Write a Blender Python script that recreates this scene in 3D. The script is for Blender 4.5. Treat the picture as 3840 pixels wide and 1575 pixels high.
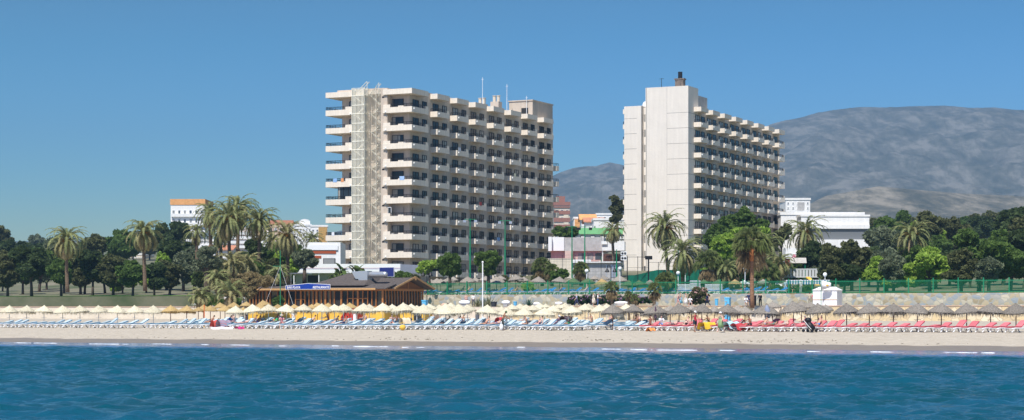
import bpy, bmesh, math, random
import numpy as np
from mathutils import Vector, Matrix, noise as mn

for o in list(bpy.data.objects): bpy.data.objects.remove(o)
scene = bpy.context.scene
COL = scene.collection
RND = random.Random(11)

# ------------------------------------------------------------------ camera
CZ, HOR, F = 2.6, 1160.0, 7000.0        # eye height, horizon line and focal length in photo pixels
cam_d = bpy.data.cameras.new('camera'); cam = bpy.data.objects.new('camera', cam_d); COL.objects.link(cam)
cam.location = (0, 0, CZ); cam.rotation_euler = (math.pi/2, 0, 0)
cam_d.sensor_width = 36; cam_d.lens = 36*F/3840; cam_d.shift_y = (HOR-787.5)/3840
cam_d.clip_start = .5; cam_d.clip_end = 30000
scene.camera = cam
# ------------------------------------------------------------------ frame of the shore: s runs right along it, t inland
ANG = math.radians(25.5); CA, SA = math.cos(ANG), math.sin(ANG)
def st(s, t): return (s*CA+t*SA, 130-s*SA+t*CA)
def s_at(px, t):
    a = (px-1920)/F
    return (a*(130+CA*t)-SA*t)/(CA+SA*a)
def Ydist(s, t): return 130-s*SA+t*CA
def zpx(py, Y): return CZ+(HOR-py)/F*Y
# ------------------------------------------------------------------ world, sun, exposure
EL = math.radians(57)
hx = -SA*math.cos(math.radians(4))+CA*math.sin(math.radians(4))
hy = -CA*math.cos(math.radians(4))-SA*math.sin(math.radians(4))
SKYC = ((3.3,.0122,.16),(2.3,.072,.40),(4.2,.0018,.60))   # power and gain of red, green, blue
world = bpy.data.worlds.new('World'); scene.world = world; world.use_nodes = True
wn = world.node_tree; wn.nodes.clear()
sky = wn.nodes.new('ShaderNodeTexSky'); sky.sky_type = 'NISHITA'; sky.sun_disc = False
sky.sun_elevation = EL; sky.sun_rotation = math.atan2(hx, hy) % (2*math.pi)
sky.air_density = 1.0; sky.dust_density = .3; sky.ozone_density = 3.5
bg = wn.nodes.new('ShaderNodeBackground'); bg.inputs[1].default_value = .106
wo = wn.nodes.new('ShaderNodeOutputWorld')
# deepen the blue of the clear sky, channel by channel
sp_ = wn.nodes.new('ShaderNodeSeparateColor'); cb_ = wn.nodes.new('ShaderNodeCombineColor'); wn.links.new(sky.outputs[0], sp_.inputs[0])
for i_, (g_, k_, f_) in enumerate(SKYC):
    pw = wn.nodes.new('ShaderNodeMath'); pw.operation = 'POWER'; pw.inputs[1].default_value = g_; wn.links.new(sp_.outputs[i_], pw.inputs[0])
    ml_ = wn.nodes.new('ShaderNodeMath'); ml_.operation = 'MULTIPLY'; ml_.inputs[1].default_value = k_; wn.links.new(pw.outputs[0], ml_.inputs[0]); fl_ = wn.nodes.new('ShaderNodeMath'); fl_.operation = 'MULTIPLY'; fl_.inputs[1].default_value = f_; wn.links.new(sp_.outputs[i_], fl_.inputs[0])
    mx_ = wn.nodes.new('ShaderNodeMath'); mx_.operation = 'MAXIMUM'; wn.links.new(ml_.outputs[0], mx_.inputs[0]); wn.links.new(fl_.outputs[0], mx_.inputs[1]); wn.links.new(mx_.outputs[0], cb_.inputs[i_])
wn.links.new(cb_.outputs[0], bg.inputs[0]); wn.links.new(bg.outputs[0], wo.inputs[0])
sl = bpy.data.lights.new('sun', 'SUN'); sl.energy = 5.0; sl.angle = math.radians(.5); sl.color = (1, .955, .89)
sun = bpy.data.objects.new('sun', sl); COL.objects.link(sun)
dvec = Vector((hx*math.cos(EL), hy*math.cos(EL), math.sin(EL)))
sun.rotation_euler = dvec.to_track_quat('Z', 'Y').to_euler(); sun.location = dvec*60
scene.view_settings.view_transform = 'Standard'; scene.view_settings.look = 'None'
scene.view_settings.gamma = 1; scene.view_settings.exposure = 0.40
scene.render.engine = 'CYCLES'

# ------------------------------------------------------------------ helpers
class MB:
    def __init__(s): s.v=[]; s.f=[]; s.m=[]
    def add(s, vs, fs, mi=0):
        b=len(s.v); s.v.extend(vs); s.f.extend([tuple(i+b for i in f) for f in fs]); s.m.extend([mi]*len(fs)); return s
    def box(s, x0,x1,y0,y1,z0,z1, mi=0):
        vs=[(x0,y0,z0),(x1,y0,z0),(x1,y1,z0),(x0,y1,z0),(x0,y0,z1),(x1,y0,z1),(x1,y1,z1),(x0,y1,z1)]
        return s.add(vs, [(0,3,2,1),(4,5,6,7),(0,1,5,4),(1,2,6,5),(2,3,7,6),(3,0,4,7)], mi)
    def bar(s, a, b, r, n=6, r2=None, mi=0, cap=True):
        a=Vector(a); b=Vector(b); d=b-a
        if d.length<1e-6: return s
        d.normalize(); u=d.orthogonal().normalized(); w=d.cross(u); r2=r if r2 is None else r2
        vs=[]
        for (p,rr) in ((a,r),(b,r2)):
            for i in range(n):
                q=2*math.pi*(i+.5)/n; vs.append(tuple(p+(u*math.cos(q)+w*math.sin(q))*rr))
        fs=[(i,(i+1)%n,n+(i+1)%n,n+i) for i in range(n)]
        if cap: fs+= [tuple(range(n-1,-1,-1)), tuple(range(n,2*n))]
        return s.add(vs, fs, mi)
    def tube(s, pts, rads, n=6, mi=0):
        vs=[]; pts=[Vector(p) for p in pts]; u=None
        for i,p in enumerate(pts):
            d=(pts[min(i+1,len(pts)-1)]-pts[max(i-1,0)]).normalized()
            if u is None: u=d.orthogonal().normalized()
            u=(u-d*u.dot(d)).normalized(); w=d.cross(u)
            for k in range(n):
                q=2*math.pi*k/n; vs.append(tuple(p+(u*math.cos(q)+w*math.sin(q))*rads[i]))
        fs=[(i*n+k,i*n+(k+1)%n,(i+1)*n+(k+1)%n,(i+1)*n+k) for i in range(len(pts)-1) for k in range(n)]
        fs+=[tuple(range(n-1,-1,-1)), tuple(range((len(pts)-1)*n,len(pts)*n))]
        return s.add(vs, fs, mi)
    def sphere(s, c, r, n=10, m=7, sc=(1,1,1), mi=0):
        vs=[(c[0],c[1],c[2]+r*sc[2])]
        for j in range(1,m):
            th=math.pi*j/m
            for i in range(n):
                q=2*math.pi*i/n; vs.append((c[0]+r*sc[0]*math.sin(th)*math.cos(q),c[1]+r*sc[1]*math.sin(th)*math.sin(q),c[2]+r*sc[2]*math.cos(th)))
        vs.append((c[0],c[1],c[2]-r*sc[2]))
        fs=[(0,1+i,1+(i+1)%n) for i in range(n)]
        for j in range(m-2):
            for i in range(n):
                fs.append((1+j*n+i,1+(j+1)*n+i,1+(j+1)*n+(i+1)%n,1+j*n+(i+1)%n))
        L=len(vs)-1; o=1+(m-2)*n
        fs+=[(L,o+(i+1)%n,o+i) for i in range(n)]
        return s.add(vs, fs, mi)
    def prism(s, poly, z0, z1, mi=0):
        n=len(poly)
        vs=[(x,y,z0) for x,y in poly]+[(x,y,z1) for x,y in poly]
        return s.add(vs, [tuple(range(n-1,-1,-1)),tuple(range(n,2*n))]+[(i,(i+1)%n,n+(i+1)%n,n+i) for i in range(n)], mi)
    def prism_y(s, poly, y0, y1, mi=0):      # polygon in the x,z plane pushed along y
        n=len(poly)
        vs=[(x,y0,z) for x,z in poly]+[(x,y1,z) for x,z in poly]
        return s.add(vs, [tuple(range(n)),tuple(range(2*n-1,n-1,-1))]+[(i,n+i,n+(i+1)%n,(i+1)%n) for i in range(n)], mi)
    def prism_x(s, poly, x0, x1, mi=0):      # polygon in the y,z plane pushed along x
        n=len(poly)
        vs=[(x0,y,z) for y,z in poly]+[(x1,y,z) for y,z in poly]
        return s.add(vs, [tuple(range(n-1,-1,-1)),tuple(range(n,2*n))]+[(i,(i+1)%n,n+(i+1)%n,n+i) for i in range(n)], mi)
    def mesh(s, name, mats, smooth=False):
        me=bpy.data.meshes.new(name); me.from_pydata(s.v,[],s.f)
        if not isinstance(mats,(list,tuple)): mats=[mats]
        for m in mats: me.materials.append(m)
        if len(mats)>1: me.polygons.foreach_set('material_index', s.m)
        if smooth: me.polygons.foreach_set('use_smooth', [True]*len(me.polygons))
        me.update(); return me
def link(name, data, parent=None, loc=(0,0,0), rz=0):
    o=bpy.data.objects.new(name, data); COL.objects.link(o)
    if parent: o.parent=parent
    o.location=loc; o.rotation_euler=(0,0,rz); return o
def obj(name, mb, mats, parent=None, loc=(0,0,0), rz=0, smooth=False):
    return link(name, mb.mesh(name, mats, smooth), parent, loc, rz)
USED={}
def tag(o, label, cat, group=None):
    o['label']=label; o['category']=cat
    if group: o['group']=group
    USED.setdefault(label,[]).append(o)
    return o
def thing(name, label, cat, loc=(0,0,0), rz=0, group=None):
    return tag(link(name, None, None, loc, rz), label, cat, group)
def struct(o, kind='structure'): o['kind']=kind; return o
def kids(o, _c={}):
    return list(o.children)
def dup(root, loc, rz, label, group=None, scale=None, swap=None):
    def cp(o, par):
        c=o.copy(); COL.objects.link(c)
        if par is not None: c.parent=par
        if swap and c.data is not None and o.name.split('.')[0] in swap:
            c.data=swap[o.name.split('.')[0]]
        for ch in list(o.children): cp(ch, c)
        return c
    r=cp(root, None); r.location=loc; r.rotation_euler=(0,0,rz)
    if scale is not None: r.scale=scale if isinstance(scale,tuple) else (scale,)*3
    r['label']=label; USED.setdefault(label,[]).append(r)
    if group: r['group']=group
    return r
ORD=['first','second','third','fourth','fifth','sixth','seventh','eighth','ninth','tenth','eleventh','twelfth','thirteenth','fourteenth','fifteenth','sixteenth','seventeenth','eighteenth','nineteenth']
TENS=['twenty','thirty','forty','fifty','sixty']
def ordw(i):      # i from 1
    if i<20: return ORD[i-1]
    t,u=divmod(i,10); w=TENS[t-2]
    return (w[:-1]+'ieth') if u==0 else w+'-'+ORD[u-1]

# ------------------------------------------------------------------ materials
def M(name, col, rough=.7, var=0., scale=4., bump=0., bscale=None, spec=.3, metal=0., rnd=0., col2=None, trans=0., detail=5, stretch=None, coord='Object'):
    m=bpy.data.materials.new(name); m.use_nodes=True; nt=m.node_tree; L=nt.links
    p=nt.nodes['Principled BSDF']; p.inputs['Base Color'].default_value=(*col,1); p.inputs['Roughness'].default_value=rough
    p.inputs['Specular IOR Level'].default_value=spec; p.inputs['Metallic'].default_value=metal
    out=None
    if var or bump or col2:
        tc=nt.nodes.new('ShaderNodeTexCoord'); src=tc.outputs[coord]
        if stretch:
            mp=nt.nodes.new('ShaderNodeMapping'); mp.inputs['Scale'].default_value=stretch; L.new(src,mp.inputs[0]); src=mp.outputs[0]
        nz=nt.nodes.new('ShaderNodeTexNoise'); nz.inputs['Scale'].default_value=scale; nz.inputs['Detail'].default_value=detail; L.new(src,nz.inputs[0])
        if var or col2:
            cr=nt.nodes.new('ShaderNodeValToRGB'); e=cr.color_ramp.elements
            e[0].position=.3; e[1].position=.7
            c2=col2 if col2 else tuple(min(1,c*(1+var)) for c in col)
            c1=col if col2 else tuple(c*(1-var) for c in col)
            e[0].color=(*c1,1); e[1].color=(*c2,1); L.new(nz.outputs[0],cr.inputs[0]); out=cr.outputs[0]
        if bump:
            nb=nz
            if bscale:
                nb=nt.nodes.new('ShaderNodeTexNoise'); nb.inputs['Scale'].default_value=bscale; nb.inputs['Detail'].default_value=4; L.new(src,nb.inputs[0])
            bp=nt.nodes.new('ShaderNodeBump'); bp.inputs['Strength'].default_value=bump; bp.inputs['Distance'].default_value=.1
            L.new(nb.outputs[0],bp.inputs['Height']); L.new(bp.outputs[0],p.inputs['Normal'])
    if rnd:
        oi=nt.nodes.new('ShaderNodeObjectInfo'); hs=nt.nodes.new('ShaderNodeHueSaturation')
        mr=nt.nodes.new('ShaderNodeMapRange'); mr.inputs[3].default_value=1-rnd; mr.inputs[4].default_value=1+rnd
        L.new(oi.outputs['Random'],mr.inputs[0]); L.new(mr.outputs[0],hs.inputs['Value'])
        if out: L.new(out,hs.inputs['Color'])
        else: hs.inputs['Color'].default_value=(*col,1)
        out=hs.outputs[0]
    if out: L.new(out,p.inputs['Base Color'])
    if trans:
        tr=nt.nodes.new('ShaderNodeBsdfTranslucent'); tr.inputs[0].default_value=(*[min(1,c*1.6) for c in (col2 or col)],1)
        mx=nt.nodes.new('ShaderNodeMixShader'); mx.inputs[0].default_value=trans
        L.new(p.outputs[0],mx.inputs[1]); L.new(tr.outputs[0],mx.inputs[2]); L.new(mx.outputs[0],nt.nodes['Material Output'].inputs[0])
    return m
def plaster(name, col, dirt=.18):
    m=bpy.data.materials.new(name); m.use_nodes=True; nt=m.node_tree; L=nt.links; p=nt.nodes['Principled BSDF']
    p.inputs['Roughness'].default_value=.85; p.inputs['Specular IOR Level'].default_value=.2
    tc=nt.nodes.new('ShaderNodeTexCoord')
    n1=nt.nodes.new('ShaderNodeTexNoise'); n1.inputs['Scale'].default_value=.35; n1.inputs['Detail'].default_value=8; n1.inputs['Roughness'].default_value=.65
    mp=nt.nodes.new('ShaderNodeMapping'); mp.inputs['Scale'].default_value=(1.6,1.6,.12)
    n2=nt.nodes.new('ShaderNodeTexNoise'); n2.inputs['Scale'].default_value=1.2; n2.inputs['Detail'].default_value=6
    L.new(tc.outputs['Object'],n1.inputs[0]); L.new(tc.outputs['Object'],mp.inputs[0]); L.new(mp.outputs[0],n2.inputs[0])
    ml=nt.nodes.new('ShaderNodeMath'); ml.operation='MULTIPLY'; L.new(n1.outputs[0],ml.inputs[0]); L.new(n2.outputs[0],ml.inputs[1])
    cr=nt.nodes.new('ShaderNodeValToRGB'); e=cr.color_ramp.elements; e[0].position=.12; e[1].position=.34
    e[0].color=(*[c*(1-dirt) for c in col],1); e[1].color=(*[min(.95,c*1.05) for c in col],1)
    L.new(ml.outputs[0],cr.inputs[0]); L.new(cr.outputs[0],p.inputs['Base Color'])
    n3=nt.nodes.new('ShaderNodeTexNoise'); n3.inputs['Scale'].default_value=2.2; n3.inputs['Detail'].default_value=7; L.new(tc.outputs['Object'],n3.inputs[0])
    bp=nt.nodes.new('ShaderNodeBump'); bp.inputs['Strength'].default_value=.35; bp.inputs['Distance'].default_value=.08
    L.new(n3.outputs[0],bp.inputs['Height']); L.new(bp.outputs[0],p.inputs['Normal'])
    return m
def panemat(name, glass=(.02,.03,.04), curt=(.42,.40,.35)):
    """window: dark reflecting glass with a pale curtain drawn part of the way, differently in each window"""
    m=bpy.data.materials.new(name); m.use_nodes=True; nt=m.node_tree; L=nt.links; p=nt.nodes['Principled BSDF']
    p.inputs['Roughness'].default_value=.12; p.inputs['Specular IOR Level'].default_value=.22
    tc=nt.nodes.new('ShaderNodeTexCoord'); sp=nt.nodes.new('ShaderNodeSeparateXYZ'); L.new(tc.outputs['Generated'],sp.inputs[0])
    mx_=nt.nodes.new('ShaderNodeMath'); mx_.operation='MAXIMUM'; L.new(sp.outputs[0],mx_.inputs[0]); L.new(sp.outputs[1],mx_.inputs[1])
    oi=nt.nodes.new('ShaderNodeObjectInfo')
    w=nt.nodes.new('ShaderNodeTexWave'); w.inputs['Scale'].default_value=9; w.inputs['Distortion'].default_value=1.5; w.bands_direction='DIAGONAL'
    cmb=nt.nodes.new('ShaderNodeCombineXYZ'); L.new(mx_.outputs[0],cmb.inputs[0]); L.new(cmb.outputs[0],w.inputs[0])
    lt=nt.nodes.new('ShaderNodeMath'); lt.operation='LESS_THAN'
    ad=nt.nodes.new('ShaderNodeMath'); ad.operation='MULTIPLY_ADD'; ad.inputs[1].default_value=1.5; ad.inputs[2].default_value=-.22
    L.new(oi.outputs['Random'],ad.inputs[0]); L.new(mx_.outputs[0],lt.inputs[0]); L.new(ad.outputs[0],lt.inputs[1])
    fold=nt.nodes.new('ShaderNodeMixRGB'); fold.inputs[1].default_value=(*[c*.55 for c in curt],1); fold.inputs[2].default_value=(*curt,1); L.new(w.outputs[0],fold.inputs[0])
    mc=nt.nodes.new('ShaderNodeMixRGB'); mc.inputs[1].default_value=(*glass,1); L.new(lt.outputs[0],mc.inputs[0]); L.new(fold.outputs[0],mc.inputs[2])
    L.new(mc.outputs[0],p.inputs['Base Color'])
    return m
def stonemat(name, cols, scale=2.2, mortar=(.42,.38,.32), mw=.05):
    m=bpy.data.materials.new(name); m.use_nodes=True; nt=m.node_tree; L=nt.links; p=nt.nodes['Principled BSDF']; p.inputs['Roughness'].default_value=.85
    tc=nt.nodes.new('ShaderNodeTexCoord'); mp=nt.nodes.new('ShaderNodeMapping'); mp.inputs['Scale'].default_value=(1,1,1.25)
    nz=nt.nodes.new('ShaderNodeTexNoise'); nz.inputs['Scale'].default_value=2.5
    ms=nt.nodes.new('ShaderNodeMixRGB'); ms.inputs[0].default_value=.18
    L.new(tc.outputs['Object'],mp.inputs[0]); L.new(mp.outputs[0],nz.inputs[0]); L.new(mp.outputs[0],ms.inputs[1]); L.new(nz.outputs['Color'],ms.inputs[2])
    v1=nt.nodes.new('ShaderNodeTexVoronoi'); v1.inputs['Scale'].default_value=scale; v2=nt.nodes.new('ShaderNodeTexVoronoi'); v2.feature='DISTANCE_TO_EDGE'; v2.inputs['Scale'].default_value=scale
    L.new(ms.outputs[0],v1.inputs['Vector']); L.new(ms.outputs[0],v2.inputs['Vector'])
    sp=nt.nodes.new('ShaderNodeSeparateXYZ'); L.new(v1.outputs['Color'],sp.inputs[0])
    cr=nt.nodes.new('ShaderNodeValToRGB'); cr.color_ramp.interpolation='CONSTANT'
    el=cr.color_ramp.elements
    for i,c in enumerate(cols):
        e=el[i] if i<2 else el.new(i/len(cols)); e.position=i/len(cols); e.color=(*c,1)
    L.new(sp.outputs[0],cr.inputs[0])
    lt=nt.nodes.new('ShaderNodeMath'); lt.operation='LESS_THAN'; lt.inputs[1].default_value=mw; L.new(v2.outputs['Distance'],lt.inputs[0])
    mc=nt.nodes.new('ShaderNodeMixRGB'); mc.inputs[2].default_value=(*mortar,1); L.new(lt.outputs[0],mc.inputs[0]); L.new(cr.outputs[0],mc.inputs[1])
    L.new(mc.outputs[0],p.inputs['Base Color'])
    bp=nt.nodes.new('ShaderNodeBump'); bp.inputs['Strength'].default_value=.6; bp.inputs['Distance'].default_value=.06; L.new(v2.outputs['Distance'],bp.inputs['Height']); L.new(bp.outputs[0],p.inputs['Normal'])
    return m

m_plaster=plaster('hotel plaster',(.585,.49,.395),.16); m_plaster2=plaster('hotel end wall plaster',(.74,.68,.60),.05)
m_slab=plaster('balcony render',(.79,.70,.585),.13)
m_white=plaster('white render',(.80,.79,.77),.08); m_cream=plaster('cream render',(.68,.60,.48),.1)
m_rail=M('dark railing metal',(.012,.014,.018),.6,spec=.2)
m_frame=M('dark window frame',(.014,.014,.017),.6,spec=.2)
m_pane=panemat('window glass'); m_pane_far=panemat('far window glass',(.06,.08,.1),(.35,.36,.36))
m_lamp=M('white lamp glass',(.8,.8,.78),.35)
m_stair=M('cream painted steel',(.80,.76,.63),.5,var=.08,scale=1)
m_seam=M('wall joint',(.28,.26,.24),.9)
m_dark=M('dark opening',(.03,.03,.03),.9)
m_pink=plaster('pinkish render',(.60,.48,.42),.15); m_red=M('red painted band',(.38,.06,.04),.7,var=.15)
m_grey=M('grey concrete',(.42,.41,.40),.85,var=.15,scale=1.5,bump=.2)
m_terra=M('terracotta tiles',(.55,.24,.14),.8,var=.25,scale=3,bump=.4)
m_orange=M('orange tiles',(.72,.36,.14),.8,var=.15,scale=2)
m_greenroof=M('green painted roof',(.13,.35,.15),.7,var=.12,scale=.5)
m_green=M('green painted steel',(.012,.22,.10),.45,spec=.4)
m_net=M('green windbreak net',(.005,.13,.08),.9,var=.25,scale=1.2,bump=.4)
m_black=M('black painted iron',(.012,.012,.015),.5)
m_bluewall=M('blue sign board',(.01,.045,.30),.4)
m_navy=M('navy board',(.02,.03,.16),.5)
m_wpaint=M('white paint',(.82,.82,.82),.45); m_plastic=M('white plastic',(.80,.80,.80),.4,rnd=.05)
m_wood=M('varnished pine',(.40,.165,.045),.5,var=.25,scale=6,stretch=(6,6,.6),spec=.4)
m_woodroof=M('roof boards',(.50,.30,.13),.7,var=.2,scale=5)
m_shingle=M('asphalt shingle roof',(.105,.088,.08),.95,var=.45,scale=7,bump=.7,bscale=14,stretch=(.5,1.5,3))
m_yellow=M('yellow painted wall',(.75,.46,.07),.8,var=.1,scale=1.5); m_redstep=M('red painted steps',(.45,.05,.03),.7)
m_lblue=M('light blue paint',(.12,.45,.72),.5,var=.08)
m_glass=M('dark restaurant glass',(.02,.028,.035),.08,spec=.6)
m_stone=stonemat('crazy paving stone',[(.50,.40,.27),(.42,.39,.36),(.55,.47,.36),(.38,.30,.20),(.33,.35,.38),(.60,.52,.42)],1.9)
m_rock=stonemat('yellow sandstone blocks',[(.66,.52,.30),(.72,.60,.40),(.60,.47,.28),(.76,.66,.48)],1.3,(.50,.40,.26),.04)
m_pave=M('terracotta path edging',(.52,.36,.27),.85,var=.15,scale=2)
m_grass=M('lawn grass',(.07,.15,.025),.95,var=.35,scale=2,bump=.5,bscale=30)
m_ground=M('dry scrubby earth',(.24,.21,.15),.95,col2=(.06,.085,.035),scale=.12,bump=.5,bscale=2,detail=12)
m_steel=M('galvanised steel',(.55,.56,.57),.35,metal=.7)

# ------------------------------------------------------------------ the land and the sea
def zbeach(t):
    return float(np.interp(t,[-60,-12,0,6,27,60,93,96],[-6,-.9,0,.24,.82,1.08,1.3,1.3]))
PROF_T=[93.9,94,106,106.05,125,150,170,200,260,400,700,1500,2600,6900]; PROF_Z=[1.2,2.85,2.95,4.5,4.8,6.2,7.6,9,12,20,38,60,70,70]
def zland(t): return float(np.interp(t,PROF_T,PROF_Z))
def fbm(x,y,z=0,o=4):
    a=0; amp=1
    for i in range(o): a+=amp*mn.noise((x,y,z+i*7.3)); x*=2; y*=2; amp*=.5
    return a
def wob(s): return 1.1*mn.noise((s*.06,3.1,0))+.6*mn.noise((s*.19,9,0))+.2*mn.noise((s*.7,5,0)) + 2.2*math.exp(-((s-2)/5)**2)*0
def grid(name, us, vs, fn, mat, smooth=True):
    v=[fn(a,b) for b in vs for a in us]; n=len(us)
    f=[(j*n+i,j*n+i+1,(j+1)*n+i+1,(j+1)*n+i) for j in range(len(vs)-1) for i in range(n-1)]
    me=bpy.data.meshes.new(name); me.from_pydata(v,[],f); me.materials.append(mat)
    if smooth: me.polygons.foreach_set('use_smooth',[True]*len(f))
    return link(name,me)
# beach
us=list(np.concatenate([np.linspace(-900,-110,30),np.arange(-109,60,.45),np.linspace(60,900,40)]))
vs=list(np.concatenate([np.linspace(-60,-6,8),np.arange(-5,30,.45),np.arange(30,96.5,1.2)]))
def fb(s,t):
    x,y=st(s,t); w=wob(s) if -109<=s<=60 else 0
    z=zbeach(t-w*math.exp(-max(t,0)/14.))
    if t>7: z+=.035*fbm(s*.5,t*.5)*min(1,(t-7)/5)+ .02*mn.noise((s*1.7,t*1.7,4))
    return (x,y,z)
def sandmat():
    m=bpy.data.materials.new('beach sand'); m.use_nodes=True; nt=m.node_tree; L=nt.links; p=nt.nodes['Principled BSDF']
    tc=nt.nodes.new('ShaderNodeTexCoord'); geo=nt.nodes.new('ShaderNodeNewGeometry'); sp=nt.nodes.new('ShaderNodeSeparateXYZ'); L.new(geo.outputs['Position'],sp.inputs[0])
    n0=nt.nodes.new('ShaderNodeTexNoise'); n0.inputs['Scale'].default_value=.35; n0.inputs['Detail'].default_value=7; L.new(geo.outputs['Position'],n0.inputs[0])
    # wetness: low sand is soaked
    ma=nt.nodes.new('ShaderNodeMath'); ma.operation='MULTIPLY_ADD'; ma.inputs[1].default_value=.16; L.new(n0.outputs[0],ma.inputs[0]); L.new(sp.outputs[2],ma.inputs[2])
    cr=nt.nodes.new('ShaderNodeValToRGB'); e=cr.color_ramp.elements; e[0].position=.285; e[1].position=.31; e[0].color=(0,0,0,1); e[1].color=(1,1,1,1); L.new(ma.outputs[0],cr.inputs[0])
    n1=nt.nodes.new('ShaderNodeTexNoise'); n1.inputs['Scale'].default_value=1.3; n1.inputs['Detail'].default_value=9; n1.inputs['Roughness'].default_value=.7; L.new(geo.outputs['Position'],n1.inputs[0])
    dry=nt.nodes.new('ShaderNodeValToRGB'); d=dry.color_ramp.elements; d[0].position=.25; d[1].position=.75; d[0].color=(.38,.33,.255,1); d[1].color=(.56,.495,.41,1); L.new(n1.outputs[0],dry.inputs[0])
    wet=nt.nodes.new('ShaderNodeValToRGB'); d=wet.color_ramp.elements; d[0].position=.3; d[1].position=.7; d[0].color=(.20,.16,.115,1); d[1].color=(.27,.22,.165,1); L.new(n1.outputs[0],wet.inputs[0])
    mx=nt.nodes.new('ShaderNodeMixRGB'); L.new(cr.outputs[0],mx.inputs[0]); L.new(wet.outputs[0],mx.inputs[1]); L.new(dry.outputs[0],mx.inputs[2]); L.new(mx.outputs[0],p.inputs['Base Color'])
    rr=nt.nodes.new('ShaderNodeMapRange'); rr.inputs[3].default_value=.42; rr.inputs[4].default_value=.95; L.new(cr.outputs[0],rr.inputs[0]); L.new(rr.outputs[0],p.inputs['Roughness'])
    n2=nt.nodes.new('ShaderNodeTexNoise'); n2.inputs['Scale'].default_value=3.2; n2.inputs['Detail'].default_value=8; L.new(geo.outputs['Position'],n2.inputs[0])
    bp=nt.nodes.new('ShaderNodeBump'); bp.inputs['Distance'].default_value=.28; mb=nt.nodes.new('ShaderNodeMath'); mb.operation='MULTIPLY'; mb.inputs[1].default_value=.8; L.new(cr.outputs[0],mb.inputs[0]); L.new(mb.outputs[0],bp.inputs['Strength'])
    L.new(n2.outputs[0],bp.inputs['Height']); L.new(bp.outputs[0],p.inputs['Normal']); p.inputs['Specular IOR Level'].default_value=.3
    return m
struct(grid('beach',us,vs,fb,sandmat()))
# land behind
us=list(np.concatenate([np.linspace(-3300,-400,20),np.arange(-380,300,12.),np.linspace(320,3300,20)]))
def fl(s,t):
    x,y=st(s,t); z=zland(t)
    if t>150: z+=(.8 if t<400 else 6)*mn.noise((s*.01,t*.01,0))
    return (x,y,z)
tl=[93.9,94,97,100.5,106.0,106.05,112,120,135,150,170,185,200,230,260,320,400,550,700,1000,1500,2100]
g=struct(grid('ground',us,tl,fl,m_ground,False))
# promenade path and lawns as sheets above the ground
def sheet(name,s0,s1,t0,t1,dz,mat):
    n=40; mb=MB()
    for i in range(n):
        a=s0+(s1-s0)*i/n; b=s0+(s1-s0)*(i+1)/n
        mb.add([(*st(a,t0),zland(t0)+dz),(*st(b,t0),zland(t0)+dz),(*st(b,t1),zland(t1)+dz),(*st(a,t1),zland(t1)+dz)],[(0,1,2,3)])
    return struct(obj(name,mb,mat))
m_walk=M('promenade paving',(.50,.40,.32),.85,var=.12,scale=1.5)
sheet('promenade',-260,110,94.05,101.5,.03,m_walk)
sheet('lawn',-260,110,101.5,105.7,.05,m_grass)
sheet('terrace_lawn',-260,110,106.8,125,.04,m_grass)

# sea
def seamat():
    m=bpy.data.materials.new('sea water'); m.use_nodes=True; nt=m.node_tree; L=nt.links; p=nt.nodes['Principled BSDF']
    p.inputs['Roughness'].default_value=.09; p.inputs['IOR'].default_value=1.33; p.inputs['Specular IOR Level'].default_value=.5
    geo=nt.nodes.new('ShaderNodeNewGeometry')
    # distance from the shore line (metres): dot with the inland direction
    dt=nt.nodes.new('ShaderNodeVectorMath'); dt.operation='DOT_PRODUCT'; dt.inputs[1].default_value=(SA,CA,0); L.new(geo.outputs['Position'],dt.inputs[0])
    n0=nt.nodes.new('ShaderNodeTexNoise'); n0.inputs['Scale'].default_value=.12; n0.inputs['Detail'].default_value=5; L.new(geo.outputs['Position'],n0.inputs[0])
    a=nt.nodes.new('ShaderNodeMath'); a.operation='MULTIPLY_ADD'; a.inputs[1].default_value=6; L.new(n0.outputs[0],a.inputs[0]); L.new(dt.outputs['Value'],a.inputs[2])
    sh=nt.nodes.new('ShaderNodeMapRange'); sh.inputs[1].default_value=130*CA-12; sh.inputs[2].default_value=130*CA-7.5; L.new(a.outputs[0],sh.inputs[0])
    deep=nt.nodes.new('ShaderNodeValToRGB'); e=deep.color_ramp.elements; e[0].position=.3; e[1].position=.7; e[0].color=(.002,.055,.07,1); e[1].color=(.004,.075,.13,1)
    n1=nt.nodes.new('ShaderNodeTexNoise'); n1.inputs['Scale'].default_value=.25; n1.inputs['Detail'].default_value=4; L.new(geo.outputs['Position'],n1.inputs[0]); L.new(n1.outputs[0],deep.inputs[0])
    mx=nt.nodes.new('ShaderNodeMixRGB'); mx.inputs[2].default_value=(.11,.17,.34,1); L.new(sh.outputs[0],mx.inputs[0]); L.new(deep.outputs[0],mx.inputs[1]); L.new(mx.outputs[0],p.inputs['Base Color'])
    mp=nt.nodes.new('ShaderNodeMapping'); mp.inputs['Scale'].default_value=(1,.8,1); mp.inputs['Rotation'].default_value=(0,0,.4); L.new(geo.outputs['Position'],mp.inputs[0])
    n2=nt.nodes.new('ShaderNodeTexNoise'); n2.inputs['Scale'].default_value=2.4; n2.inputs['Detail'].default_value=6; n2.inputs['Roughness'].default_value=.68; L.new(mp.outputs[0],n2.inputs[0])
    bp=nt.nodes.new('ShaderNodeBump'); bp.inputs['Distance'].default_value=.15
    inv=nt.nodes.new('ShaderNodeMapRange'); inv.inputs[3].default_value=.75; inv.inputs[4].default_value=.12; L.new(sh.outputs[0],inv.inputs[0]); L.new(inv.outputs[0],bp.inputs['Strength'])
    L.new(n2.outputs[0],bp.inputs['Height']); L.new(bp.outputs[0],p.inputs['Normal'])
    return m
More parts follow.
